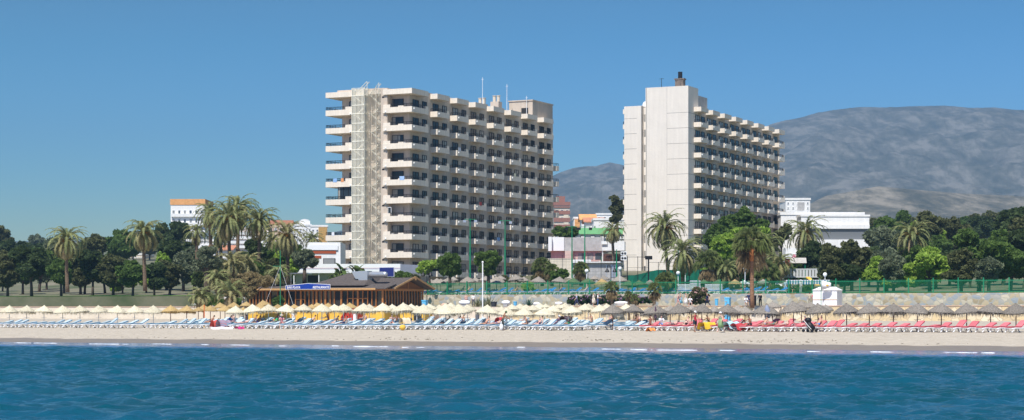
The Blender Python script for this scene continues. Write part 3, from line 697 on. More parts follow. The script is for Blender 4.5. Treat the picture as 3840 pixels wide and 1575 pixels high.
block('apartment_building','long plain white building above the green roof between the towers',2226,2345,826,862,430,10,m_white,0,0)
block('apartment_building','small white block with roof pots left of the tall tree between the towers',2236,2298,806,830,520,10,m_white,1,3)
block('apartment_building','narrow white and orange block left of the orange roofed house',2152,2184,820,866,500,10,m_white,3,2,band=m_orange)
# brown banded tower block
b=block('apartment_building','tall beige apartment block banded with maroon stripes, between the two hotels',2078,2136,775,900,700,12,m_cream,8,3,.0,winw=.55,winh=.45,parapet=.4)
k=MB(); mm=M('maroon tile bands',(.30,.14,.11),.8,var=.2)
for z0,z1 in ((12.1,12.55),(9.6,11.0),(6.8,8.3),(4.6,5.8)): k.box(-.2,6.0,-.35,-.11,z0,z1)
k.box(-.3,6.1,-.4,12.5,12.95,14.3); k.box(.8,4.1,1,6,14.3,16.5); obj('band',k,mm,b)
k=MB(); k.box(3.6,5.4,-.25,-.12,0,9.5); obj('end_panel',k,m_cream,b)
# green roofed hotel wing
r=thing('green_roofed_building','white building under a long bright green roof between the towers','building',((2160-1920)/F*400,400,zpx(905,400)),0)
w=MB(); w.box(0,11.2,0,9,-2,1.55); obj('wall',w,m_white,r)
w=MB(); w.prism_x([(-.4,1.55),(0.6,2.9),(9,2.9),(9,1.55)],-.4,11.2); w.box(4,4.2,.5,3,2.9,3.3); obj('roof',w,m_greenroof,r)
wm=MB()
wm.box(0,1.1,-.08,0,0,.9,0); wmm=wm.mesh('window',m_frame)
pm=MB(); pm.box(.14,.96,-.1,-.07,.14,.76); pmm=pm.mesh('pane',m_wpaint)
for i in range(5): o=link('window',wmm,r,(.9+i*2.1,0,.3)); link('pane',pmm,o)
# podium building between the towers
def atp(px,py,Y): return ((px-1920)/F*Y,Y,zpx(py,Y))
x,y,z=atp(2066,1010,330)
r=thing('podium_building','low pinkish hotel wing with a grey parapet and red band between the towers','building',(x,y,z),-.12)
w=MB(); w.box(0,9.2,0,12,-2,3.2); w.box(2.6,4.0,-1.2,0,.0,3.2); obj('wall',w,m_pink,r)
w=MB(); w.box(.3,9.4,-.6,12,3.2,5.6); obj('parapet',w,m_grey,r)
w=MB(); w.box(-.3,.3,-1.6,9,3.2,5.7); w.box(.3,2.4,-.8,-.6,3.25,5.65); obj('parapet_end',w,m_wpaint,r)
w=MB(); w.box(-2,8.6,-3.8,-.1,.9,1.35); obj('red_canopy',w,m_red,r)
w=MB(); w.box(1.4,7.4,-4.0,-3.82,1.1,1.6); obj('canopy_edge',w,m_wpaint,r)
wm=MB(); wm.box(0,1.1,-.05,.02,0,1.1); wmm=wm.mesh('window',m_pane_far)
for xx in (4.8,6.4,7.8): link('window',wmm,r,(xx,0,1.7))
x,y,z=atp(2258,940,325)
r=thing('rooftop_block','bright white rooftop block beside the blank end wall of the right tower','building',(x,y,z),-.1)
w=MB(); w.box(0,3.9,0,4,0,1.65); w.box(-.1,.9,-.3,0,1.1,1.65); obj('wall',w,m_white,r)
w=MB(); w.box(0,.16,.2,.4,-3.2,0); w.box(3.6,3.76,.2,.4,-3.2,0); obj('post',w,m_white,r)
x,y,z=atp(2262,985,322)
r=thing('plant_shed','dark red service shed below the white rooftop block','shed',(x,y,z),-.1)
w=MB(); w.box(0,3.2,0,3,0,1.5); obj('wall',w,M('rusty sheet',(.12,.05,.035),.8,var=.5,scale=3),r)
w=MB(); w.box(-1.2,3.3,-.5,-.3,-.9,.15); obj('green_panel',w,M('dark green net panel',(.03,.09,.04),.9,var=.2),r)
for i,(px,py,wd) in enumerate(((2328,950,'upper'),(2328,968,'lower'))):
    x,y,z=atp(px,py,316)
    r=thing('air_conditioner',f'{wd} of the two stacked twin-fan air conditioners by the right tower','air conditioner',(x,y,z),0,'stacked air conditioners')
    w=MB(); w.box(0,1.0,0,.4,-.33,.33); obj('casing',w,m_plastic,r)
    for q in (.27,.73):
        w=MB(); w.bar((q,-.03,0),(q,0,0),.2,12); obj('fan',w,m_dark,r)
x,y,z=atp(2196,990,300)
r=thing('ventilation_duct','fat silver ventilation duct lying across the grey wall between the towers','duct',(x,y,z),-.1)
w=MB(); w.bar((0,0,0),(2.0,0,0),.42,14); w.box(-1.2,0,-.3,.3,-.4,.35); obj('duct',w,m_steel,r,smooth=False)
x,y,z=atp(2145,1040,296)
r=thing('service_building','low grey concrete service building with white roof edge between the towers','building',(x,y,z),-.1)
w=MB(); w.box(0,7.6,0,7,-1,2.3); obj('wall',w,m_grey,r); w=MB(); w.box(-.1,7.7,-.5,7,2.3,2.5); obj('roof',w,m_white,r)
w=MB(); w.box(5.4,5.5,-.05,.0,0,2); w.box(6.2,7.2,-.05,0,0,2.0); obj('door',w,m_steel,r)
x,y,z=atp(2034,1022,318)
r=thing('court_wall','plain cream rendered wall beside the long tower','wall',(x,y,z),0)
w=MB(); w.box(0,5.2,0,.3,-1,2.3); w.box(-.05,5.25,-.05,.35,2.3,2.4); obj('wall_face',w,m_cream,r)
# right hand buildings
b=block('apartment_building','white apartment block with a corner loggia behind the right tower',2946,3038,750,810,460,10,m_white,3,5,-.0,winw=.36,winh=.55)
k=MB(); k.box(2.9,4.6,-.12,-.09,1.4,3.4); obj('loggia',k,m_grey,b)
k=MB(); k.box(2.8,4.8,-.7,-.12,.4,1.3); obj('balcony',k,m_white,b)
block('apartment_building','big plain white building at the right edge below the loggia block',2928,3240,806,980,400,16,m_white,1,1,winw=.01,winh=.01,parapet=.6)
b=block('apartment_building','white building with a long open gallery at the right edge',3004,3260,812,990,392,6,m_white,0,0,parapet=.4)
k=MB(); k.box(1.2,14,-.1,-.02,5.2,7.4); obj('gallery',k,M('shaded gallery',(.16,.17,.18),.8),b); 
k=MB(); k.box(1.0,14.3,-.9,-.101,3.4,5.1); k.box(1.0,14.3,-.5,-.101,7.4,8.2); obj('parapet',k,m_white,b)
# annex and pool building left of the tower
x,y,z=atp(1157,1000,292)
r=thing('annex_building','low white annex with a rust red band, left of the lattice tower','building',(x,y,z),0)
w=MB(); w.box(0,5.0,0,9,-1,3.8); obj('wall',w,m_white,r)
w=MB(); w.box(-.1,4.3,-.1,0-.01,2.05,2.45+.1); w.box(0,2.0,-.06,-.005,1.3,1.72); obj('red_band',w,M('rust red band',(.36,.08,.03),.8),r)
w=MB(); w.box(-.15,4.6,-.2,-.101,2.6,3.4); obj('parapet',w,m_wpaint,r)
w=MB(); w.box(2.3,4.2,-.08,.0,.1,1.3); obj('window',w,m_frame,r); 
w=MB(); w.box(2.4,4.1,-.1,-.081,.2,1.2); obj('pane',w,m_pane_far,r.children[-1])
Yp=268.; sp0=s_at(1092,125); 
x,y,z=atp(1092,1050,Yp)
r=thing('pool_building','long flat white pool building with thin red and blue stripes, behind the bar','building',(x,y,z),-.05)
L1=(1503-1092)/F*Yp*1.0
w=MB(); w.box(0,L1,0,9,1.0,2.3); obj('roof_fascia',w,m_wpaint,r)
w=MB(); w.box(.2,L1-.2,2.5,8.8,-1.5,1.0); obj('wall',w,m_grey,r)
w=MB(); w.box(0,L1-.01,-.012,-.004,1.56,1.6,0); obj('blue_stripe',w,M('blue stripe',(.05,.12,.45),.5),r); w=MB(); w.box(0,L1-.01,-.012,-.004,1.68,1.715); obj('red_stripe',w,M('red stripe',(.55,.12,.08),.5),r)
w=MB()
for i in range(5): w.box(.3+i*3.6,.42+i*3.6,.2,.32,-1.5,1.0)
obj('post',w,m_wpaint,r)
for i in range(4): w=MB(); w.box(2+i*3.4,3.6+i*3.4,2.44,2.5,-.3,.7); obj('window',w,m_dark,r)
w=MB(); w.add([(L1,.02,.95),(L1+2.7,3.5,.95),(L1+2.7,3.5,2.2),(L1,.02,2.25),(L1,3,.95),(L1+2.5,6.5,.95),(L1+2.5,6.5,2.2),(L1,3,2.25)],[(0,1,2,3),(3,2,6,7),(1,5,6,2),(0,4,5,1),(4,7,6,5)]); obj('side_fascia',w,M('white fascia with lilac shade painted in',(.55,.52,.62),.8,var=.08,scale=1),r)  # shaded side of the white fascia: the lilac shade is in its colour
x,y,z=atp(1029,1050,255)
r=thing('canopy','thin flat white canopy on posts left of the pool building','canopy',(x,y,z),-.05)
w=MB(); w.box(0,4.5,0,4,.85,1.0); obj('roof',w,m_wpaint,r)
for xx in (.05,2.2,4.2): w=MB(); w.box(xx,xx+.1,.1,.2,-1.2,.85); obj('post',w,m_wpaint,r)

# ------------------------------------------------------------------ walls, fence, steps
def wall_thing(name,label,cat,px0,px1,t,z0,z1,mat,th=.45,cap=None,s0=None,s1=None,part='wall_face'):
    s0=s_at(px0,t) if s0 is None else s0; s1=s_at(px1,t) if s1 is None else s1; x,y=st(s0,t)
    r=thing(name,label,cat,(x,y,z0),RZ)
    w=MB(); w.box(0,s1-s0,0,th,0,z1-z0); obj(part,w,mat,r)
    if cap: w=MB(); w.box(-.02,s1-s0+.02,-.06,th+.06,z1-z0,z1-z0+.1); obj('coping',w,cap,r)
    return r
wall_thing('stone_wall','long crazy paving stone wall carrying the green fence','wall',1572,4050,105.5,2.7,4.55,m_stone,.5)
wall_thing('beach_wall','yellow sandstone retaining wall along the back of the beach','wall',1905,4050,93.2,1.0,2.95,m_rock,.7,m_pave)
wall_thing('promenade_parapet','low pale plastered parapet wall left of the beach steps','wall',-250,1450,93.2,1.0,2.9,m_cream,.7,m_pave)
# steps from the beach
s0=s_at(1640,90); x,y=st(s0,90.2)
r=thing('beach_steps','broad pale stone steps between the beach and the promenade','steps',(x,y,1.2),RZ)
w=MB(); n=9
for i in range(n): w.box(0,s_at(1900,92)-s0,i*.33,3.0,i*.185,(i+1)*.185)
obj('flight',w,M('pale step stone',(.62,.54,.44),.85,var=.15,scale=2),r)
for q,(sa,sb) in enumerate(((1600,1640),)):
    w=MB(); w.prism_x([(-1.6,0),(3,0),(3,2.2),(2.2,2.2),(-1.6,.35)],-.5,-.05); obj('ramp_wall',w,m_pave,r)
s2=s_at(2800,90); x,y=st(s2,90.2)
r=thing('beach_steps','short pale steps through the yellow wall behind the dark umbrellas','steps',(x,y,1.2),RZ)
w=MB()
for i in range(n): w.box(0,3.2,i*.33,3.0,i*.185,(i+1)*.185)
obj('flight',w,bpy.data.materials['pale step stone'],r)
# green picket fence
def fence(label,px0,px1,t,z0,h,name='picket_fence'):
    s0=s_at(px0,t); s1=s_at(px1,t); x,y=st(s0,t); r=thing(name,label,'fence',(x,y,z0),RZ)
    n=max(1,round((s1-s0)/3.0)); d=(s1-s0)/n
    post=MB(); post.box(-.06,.06,-.06,.06,0,h+.15); post.box(-.07,.07,-.07,.07,h+.15,h+.2); pm=post.mesh('post',m_green)
    pan=MB(); k=round(d/.135)
    for i in range(1,k): pan.bar((d*i/k,0,.08),(d*i/k,0,h),.021,4)
    pan.box(.05,d-.05,-.02,.02,.12,.18); pan.box(.05,d-.05,-.02,.02,h-.2,h-.14); pmm=pan.mesh('panel',m_green)
    for i in range(n): link('post',pm,r,(i*d,0,0)); link('panel',pmm,r,(i*d,0,0))
    link('post',pm,r,(n*d,0,0)); return r
fence('tall green picket fence along the top of the stone wall',1604,3980,105.75,4.55,1.62)
# black railing beyond the bar on the left
def blackrail():
    s0=s_at(880,92); s1=s_at(946,92); x,y=st(s0,92); r=thing('iron_fence','black iron fence left of the bar restaurant','fence',(x,y,2.9),RZ)
    w=MB(); L_=s1-s0
    for i in range(int(L_/.14)): w.bar((i*.14,0,0),(i*.14,0,1.1),.014,4)
    w.box(0,L_,-.02,.02,1.05,1.1); obj('panel',w,m_black,r)
    for i in range(3): p=MB(); p.box(L_*i/2-.04,L_*i/2+.04,-.04,.04,0,1.25); obj('post',p,m_black,r)
blackrail()
# tennis court: mesh fence and green windbreak
def court():
    Y=283.; x,y,z=atp(1722,1046,Y)
    r=thing('mesh_fence','tall dark chain-link fence in front of the long tower','fence',(x,y,z),-.06)
    L_=(2350-1722)/F*Y; n=13
    for i in range(n+1):
        p=MB(); p.bar((L_*i/n,0,-1),(L_*i/n,0,3.6),.035,5); obj('post',p,m_black,r)
    w=MB()
    for k in range(8): w.bar((0,0,.1+k*.5),(L_,0,.1+k*.5),.010,4,cap=False)
    for k in range(int(L_/.45)): w.bar((k*.45,0,0),(k*.45,0,3.6),.008,4,cap=False)
    obj('wire_mesh',w,M('wire mesh',(.10,.11,.11),.6),r)
    Y=262.; x,y,z=atp(2353,1068,Y)
    r=thing('tennis_court_fence','tennis court fence dressed with a dark green windbreak net','fence',(x,y,z),0)
    L_=(2700-2353)/F*Y; n=9
    w=MB(); N=40; vs=[]
    for i in range(N+1):
        xx=L_*i/N; yy=.06*math.sin(i*1.7)+.05; hh=1.35+.75*min(1,max(0,(xx-1.0)/3.2)); vs+= [(xx,yy,-.4),(xx,yy,hh),(xx,yy+.02,-.4),(xx,yy+.02,hh)]
    fs=[]
    for i in range(N): a=i*4; fs+=[(a,a+4,a+5,a+1),(a+2,a+3,a+7,a+6),(a+1,a+5,a+7,a+3)]
    w.add(vs,fs); obj('windbreak_net',w,m_net,r)
    for i in range(n+1):
        p=MB(); h=4.0 if i<3 else 3.2; p.bar((L_*i/n,0,-1),(L_*i/n,0,h),.04,5); obj('post',p,m_black,r)
    w=MB(); w.bar((0,0,3.9),(L_*2/n,0,3.9),.03,4); w.bar((0,0,2.4),(L_*2/n,0,2.4),.02,4); w.bar((L_*2/n,0,3.15),(L_,0,3.15),.02,4); w.bar((L_/n,0,0),(L_*2/n,0,2),.025,4); obj('rail',w,m_black,r)
court()
x,y,z=atp(2430,1060,258)
r=thing('basketball_hoop','dark basketball post with curved foot in front of the green windbreak','basketball hoop',(x,y,z),0)
w=MB(); w.tube([(-.7,0,-.2),(-.2,0,-.3),(.05,0,.1),(.1,0,1),(.1,0,3.6)],[.07]*5,6); w.box(-.4,.6,-.05,0,3.2,3.7); w.bar((.1,-.3,3.2),(.1,0,3.2),.03,4); obj('post',w,m_black,r)

# ------------------------------------------------------------------ lamps and poles
def floodpole(px,ytop,ybase,Y,label,lights=True,side=0):
    x,y,z0=atp(px,ybase,Y); h=zpx(ytop,Y)-z0
    r=thing('floodlight_pole',label,'light pole',(x,y,z0),0,'green floodlight poles')
    w=MB(); w.bar((0,0,-1),(0,0,h*.5),.12,8); w.bar((0,0,h*.5),(0,0,h),.10,8,.06); w.bar((-.8,0,h-.1),(.8,0,h-.1),.04,4) if lights else None
    obj('pole',w,m_green,r)
    if lights:
        for q in (-.8,.8):
            w=MB(); w.box(q-.22,q+.22,-.25,.05,h-.55,h-.2); obj('floodlight',w,m_steel if side==0 else m_black,r)
floodpole(1763,820,1048,272,'green floodlight pole in front of the long tower, left of the round tree')
floodpole(1894,825,1050,270,'green floodlight pole in front of the long tower, right of the round tree')
floodpole(2145,848,1050,278,'thin green floodlight pole before the grey service building',True,1)
floodpole(2193,848,1050,262,'green floodlight pole with two dark lamps above the green roof',True,1)
floodpole(2255,960,1045,300,'short green pole in front of the grey concrete building',False)
floodpole(2312,935,1050,258,'thick green pole just left of the blank end wall',False)
floodpole(2543,905,1050,262,'green pole between the two date palms',False)
x,y,z=atp(1051,1185,225); r=thing('mast','tall thin green mast with stays beside the bar entrance bush','mast',(x,y,z)); w=MB(); w.bar((0,0,-1),(0,0,7.9),.055,6,.04); w.bar((0,0,6.0),(-.9,0,6.0),.03,4); obj('pole',w,m_green,r); w=MB(); w.bar((0,0,6),(-2.4,0,0),.015,4); w.bar((0,0,6),(2.0,0,0),.015,4); obj('stay',w,m_wpaint,r)
def globe(px,ytop,ybase,t,label):
    s=s_at(px,t); x,y=st(s,t); z0=zland(t); zt=zpx(ytop,y)
    r=thing('globe_lamp',label,'street lamp',(x,y,z0),0,'white globe lamps'); h=zt-z0
    w=MB(); w.bar((0,0,-.2),(0,0,h-.42),.05,6); w.bar((0,0,h-.5),(0,0,h-.4),.12,8); obj('pole',w,m_wpaint,r)
    w=MB(); w.sphere((0,0,h-.22),.27,14,9); obj('globe',w,m_lamp,r,smooth=True)
globe(2200,1010,1060,112,'white globe lamp beside the fan palm right of the service wall')
globe(2325,1001,1060,114,'white globe lamp between the twin lantern and the green net')
globe(2543,1018,1060,113,'white globe lamp in front of the middle of the green net')
globe(2570,1006,1060,128,'small white globe lamp behind the net beside the second date palm')
globe(2794,1000,1060,113,'white globe lamp left of the orange trunked fan palm')
globe(3094,1023,1060,113,'white globe lamp at the right edge under the dark tree')
globe(783,1064,1100,100,'white globe lamp at the left edge among the terrace sunbathers')
def lantern(px,ytop,ybase,t,label,z0=None):
    s=s_at(px,t); x,y=st(s,t); z0=zland(t) if z0 is None else z0; h=zpx(ytop,y)-z0
    r=thing('twin_lantern',label,'street lamp',(x,y,z0),0,'black twin lanterns')
    w=MB(); w.bar((0,0,-.2),(0,0,.7),.11,8); w.bar((0,0,.7),(0,0,h-.6),.055,6); obj('pole',w,m_black,r)
    for q in (-1,1):
        w=MB(); w.tube([(0,0,h-.9),(q*.08,0,h-.3),(q*.25,0,h),(q*.45,0,h-.12),(q*.5,0,h-.45)],[.035]*5,5); o=obj('arm',w,m_black,r)
        w=MB(); w.bar((q*.5,0,h-.9),(q*.5,0,h-.45),.30,10,.06); w.bar((q*.5,0,h-1.0),(q*.5,0,h-.9),.18,10,.3); obj('lantern',w,m_black,o)
lantern(2291,993,1060,112,'black twin lantern above the green fence between two globe lamps')
lantern(1601,1008,1145,103.5,'black twin lantern at the gable corner of the bar restaurant')
lantern(1005,1025,1085,98,'black twin lantern left of the bar restaurant roof')
lantern(926,1003,1030,112,'small pale twin lantern with a sign among the left palms')

# flagpole and the like
def pole(name,label,cat,px,ytop,t,mat,r0,r1=None,z0=None,part='pole',cols=None):
    s=s_at(px,t); x,y=st(s,t); z0=(zbeach(t) if t<93 else zland(t)) if z0 is None else z0; h=zpx(ytop,y)-z0
    r=thing(name,label,cat,(x,y,z0),0); w=MB(); w.bar((0,0,-.2),(0,0,h),r0,8,r1 or r0); w.sphere((0,0,h),r0*1.5,8,6); obj(part,w,mat,r); return r,h
pole('flagpole','bare white flagpole rising from the beach before the stone wall','flagpole',1810,983,86,m_wpaint,.085,.07)
r,h=pole('marker_pole','slim pole painted orange above yellow at the far left of the beach','pole',766,1146,33,M('orange paint',(.75,.16,.03),.6),.045)
w=MB(); w.bar((0,0,-.1),(0,0,.55),.056,8); obj('yellow_foot',w,m_yellow,r)
for px,yt,t,lab in ((1593,1125,88,'light blue shower pillar beside the beach steps'),(2729,1115,88,'light blue shower pillar behind the dark umbrellas')):
    s=s_at(px,t); x,y=st(s,t); z0=zbeach(t); h=zpx(yt,y)-z0
    r=thing('shower_pillar',lab,'shower',(x,y,z0),RZ); w=MB(); w.box(-.28,.28,-.28,.28,0,h-.15); obj('pillar',w,m_lblue,r)
    w=MB(); w.box(-.32,.32,-.32,.32,h-.15,h); obj('cap',w,m_lblue,r); w=MB(); w.bar((0,-.28,h-.5),(0,-.6,h-.45),.03,6); w.bar((0,-.6,h-.45),(0,-.6,h-.55),.09,8); obj('shower_head',w,m_steel,r)

# ------------------------------------------------------------------ beach bar restaurant
def bar():
    t0=84; s0=s_at(936,t0); s1=s_at(1435,t0); x,y=st(s0,t0); zb=1.15
    r=thing('beach_restaurant','timber and glass beach restaurant with a dark shingle roof','restaurant',(x,y,zb),RZ)
    W=s1-s0; D=10.2; fl=1.75; ev=4.05; rd=5.42
    w=MB(); w.box(0,W+.4,-.3,D,-.3,fl); o=obj('base_wall',w,m_yellow,r)
    w=MB(); w.box(W*.05,W*.62,-.9,-.31,-.3,fl-.75); obj('planter',w,m_yellow,o)
    w=MB(); w.box(-.1,W+.5,-.4,D,fl,fl+.1); obj('floor',w,m_wood,r)
    gm=MB(); gm.box(.1,W-.05,.16,.2,fl+.1,ev-.3); gm.box(W+.1,W+.14,.1,D-.3,fl+.1,ev-.3); obj('glazing',gm,m_glass,r)
    # no inside is built: the doorways are flat panels coloured dark as its shade
    beam=MB(); beam.box(-.1,W+.3,-.08,.14,ev-.3,ev); beam.box(W+.06,W+.3,.14,D,ev-.3,ev); obj('beam',beam,m_wood,r)
    xs=[0,.55,1.0,1.5,2.0,2.6,3.1,4.2,4.7,5.3,5.9,6.9,7.7,8.3,8.9,9.5,10.0,10.7,11.3,12.0,12.6,13.6,14.5,15.3,16.0,16.7,17.4,18.0,18.6,W]
    for i,a in enumerate(xs):
        wd=.22 if i in (0,5,9,12,16,18,21,24,29) or abs(a-W)<.01 else .09
        p=MB(); p.box(a-wd/2,a+wd/2,-.05,.158,fl+.1,ev-.3); obj('post',p,m_wood,r)
    for i in range(14):
        v=.35+i*(D-.5)/13; wd=.2 if i in (6,13) else .09
        p=MB(); p.box(W+.142,W+.28,v-wd/2,v+wd/2,fl+.1,ev-.3); obj('post',p,m_wood,r)
    rl=MB(); rl.box(14.5,17.4,-.02,.159,fl+1.0,fl+1.1); rl.box(6.9,8.3,-.02,.159,fl+.9,fl+1.0); obj('rail',rl,m_wood,r)
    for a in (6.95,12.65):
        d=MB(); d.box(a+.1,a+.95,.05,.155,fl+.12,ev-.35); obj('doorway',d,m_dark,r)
    # roof: long hip with a raised middle, and the gable turned to the right end
    e=.75
    def slab(mb,pts,th=.14):
        n=len(pts); mb.add([tuple(p) for p in pts]+[(p[0],p[1],p[2]-th) for p in pts],[tuple(range(n)),tuple(range(2*n-1,n-1,-1))]+[(i,n+i,n+(i+1)%n,(i+1)%n) for i in range(n)])
    rf=MB(); z=ev+.02; xr=W-2.2
    slab(rf,[(-1.3,-e,z),(xr+.6,-e,z),(xr-1.2,D*.5,rd-.35),(2.2,D*.5,rd-.75)])
    slab(rf,[(-1.3,D+e,z),(-1.3,-e,z),(2.2,D*.5,rd-.75)])
    slab(rf,[(xr+.6,D+e,z),(-1.3,D+e,z),(2.2,D*.5,rd-.75),(xr-1.2,D*.5,rd-.35)])
    # raised middle
    slab(rf,[(8.9,-.1,z+.42),(17.0,-.1,z+.42),(15.2,D*.5,rd+.62),(11.6,D*.5,rd+.62)],.1)
    slab(rf,[(8.9,D,z+.42),(8.9,-.1,z+.42),(11.6,D*.5,rd+.62)],.1); slab(rf,[(17.0,-.1,z+.42),(17.0,D,z+.42),(15.2,D*.5,rd+.62)],.1)
    slab(rf,[(17,D,z+.42),(8.9,D,z+.42),(11.6,D*.5,rd+.62),(15.2,D*.5,rd+.62)],.1)
    # right wing: ridge runs left-right, gable faces right
    g0,g1=1.6,D+.4; gm_=(g0+g1)/2; xe=W+1.25; gz=rd+.05
    slab(rf,[(xr-3.8,g0-e,z+.04),(xe,g0-e,z+.04),(xe,gm_,gz),(xr-3.8,gm_,gz)]); slab(rf,[(xe,g1+e,z+.04),(xr-3.8,g1+e,z+.04),(xr-3.8,gm_,gz),(xe,gm_,gz)])
    slab(rf,[(xr-.5,-e,z+.01),(W+.9,-e,z+.01),(W+.9,g0+.3,z+.55),(xr-.5,g0+.3,z+.55)])
    rfo=obj('roof',rf,m_shingle,r)
    bb=MB()
    for (ya,yb) in ((g0-e-.05,gm_),(g1+e+.05,gm_)):
        bb.add([(xe,ya,z-.12),(xe,yb,gz-.06),(xe,yb,gz+.16),(xe,ya,z+.10),(xe+.08,ya,z-.12),(xe+.08,yb,gz-.06),(xe+.08,yb,gz+.16),(xe+.08,ya,z+.10)],[(0,1,2,3),(4,7,6,5),(3,2,6,7),(0,4,5,1),(0,3,7,4),(1,5,6,2)])
    bb.box(xe+.081,xe+.12,gm_-.2,gm_+.2,gz-.35,gz+.05)
    obj('barge_board',bb,m_woodroof,rfo)
    gb=MB(); gb.prism_x([(g0,ev),(g1,ev),(gm_,gz-.35)],W+.1,W+.2); 
    obj('gable',gb,M('stained boards',(.20,.085,.03),.7,var=.3,scale=5,stretch=(1,8,1)),r)
    fb_=MB(); fb_.box(W+.202,W+.26,gm_-.07,gm_+.07,ev,gz-.5); obj('gable_post',fb_,m_wood,r)
    fz=MB(); fz.box(-1.3,W-.6,-e-.04,-e-.002,z-.2,z+.02); obj('fascia',fz,m_woodroof,r)
    # rooftop plant
    a=MB(); a.box(14.9,16.2,2.0,3.2,z+1.0,z+2.2); a.prism_y([(13.9,z+2.15),(14.9,z+2.15),(14.9,z+1.2),(14.5,z+1.2)],2.0,3.2); p=obj('ventilation_unit',a,m_steel,r)
    a=MB(); a.bar((16.2,2.8,z+1.75),(18.3,2.8,z+1.75),.36,12); a.sphere((18.3,2.8,z+1.75),.36,12,8); obj('duct',a,m_steel,p)
    # sign board with its lettering
    sx0=(1088-936)/(1435-936)*W; sx1=sx0+(1256-1088)/(1435-936)*W
    sg=thing('bar_sign','blue sign board reading BAR PLAYA RESTAURANTE on the restaurant roof edge','sign',(0,0,0),RZ)
    sg.location=(x+CA*sx0+SA*(-e-.12),y-SA*sx0+CA*(-e-.12),zb+z-.12)
    Ls=sx1-sx0
    def board(mb,m_,d0,d1):
        mb.prism_y([(m_,m_),(Ls-m_,m_),(Ls-m_,.62-m_),(Ls*.5,.78-m_),(m_,.50-m_)],d0,d1)
    a=MB(); board(a,0,0,.06); obj('frame',a,m_wpaint,sg); a=MB(); board(a,.05,-.012,-.002); obj('panel',a,m_bluewall,sg)
    for txt,px_,sz,wd in (('BAR PLAYA',.22,.40,1.95),('RESTAURANTE',Ls-2.55,.40,2.4)):
        c=bpy.data.curves.new('lettering','FONT'); c.body=txt; c.size=sz; c.extrude=.01; c.shear=.25; c.offset=.008
        to=bpy.data.objects.new('tmp',c); COL.objects.link(to); bpy.context.view_layer.update()
        me=bpy.data.meshes.new_from_object(to.evaluated_get(bpy.context.evaluated_depsgraph_get())); bpy.data.objects.remove(to)
        me.materials.clear(); me.materials.append(m_wpaint)
        co=np.zeros(len(me.vertices)*3); me.vertices.foreach_get('co',co); co=co.reshape(-1,3); k=wd/(co[:,0].max()-co[:,0].min())
        rngl=random.Random(4)
        n2=np.stack([co[:,0]*k, -.02+co[:,2]*0-.012*(co[:,2]>0), co[:,1]+.0],1); me.vertices.foreach_set('co',n2.ravel()); me.update()
        link('lettering',me,sg,(px_,0,.13))
    bl=thing('billboard','plain navy blue board standing behind the restaurant roof','sign',(0,0,0),RZ)
    bx=(1320-936)/(1435-936)*W; bl.location=(x+CA*bx+SA*D*.7,y-SA*bx+CA*D*.7,zb)
    a=MB(); a.box(-.05,2.15,0,.08,rd+.2,rd+1.45); obj('frame',a,m_wpaint,bl); a=MB(); a.box(0,2.1,-.02,-.002,rd+.25,rd+1.38); obj('panel',a,m_navy,bl); a=MB(); a.box(.3,.4,.1,.2,ev,rd+.2); a.box(1.7,1.8,.1,.2,ev,rd+.2); obj('post',a,m_steel,bl)
    # red steps up to the terrace
    sx=(1340-936)/(1435-936)*W
    rs=thing('red_steps','red painted steps with sloping red sides below the restaurant doors','steps',(x+CA*sx-SA*2.6,y-SA*sx-CA*2.6,zb),RZ)
    a=MB(); 
    for i in range(8): a.box(-.6,1.1,i*.28,2.2,i*.2,(i+1)*.2)
    obj('flight',a,m_redstep,rs); a=MB(); a.prism_x([(0,0),(2.2,0),(2.2,2.1),(0,.5)],-.75,-.62); obj('side_wall',a,m_redstep,rs); a=MB(); a.box(1.15,1.5,-.2,.2,0,.9); obj('pillar',a,m_wpaint,rs)
    sx=(1530-936)/(1435-936)*W; x2,y2=st(s_at(1500,82),82)
    kb=thing('beach_kiosk','small yellow walled store with a dark shutter beside the restaurant','kiosk',(x2,y2,1.15),RZ)
    a=MB(); a.box(0,3.4,0,2,0,1.25); a.box(-.1,3.5,-.1,2,1.25,1.38); obj('wall',a,m_yellow,kb); a=MB(); a.box(1.9,3.0,-.03,-.002,0,.95); obj('shutter',a,m_dark,kb)
bar()

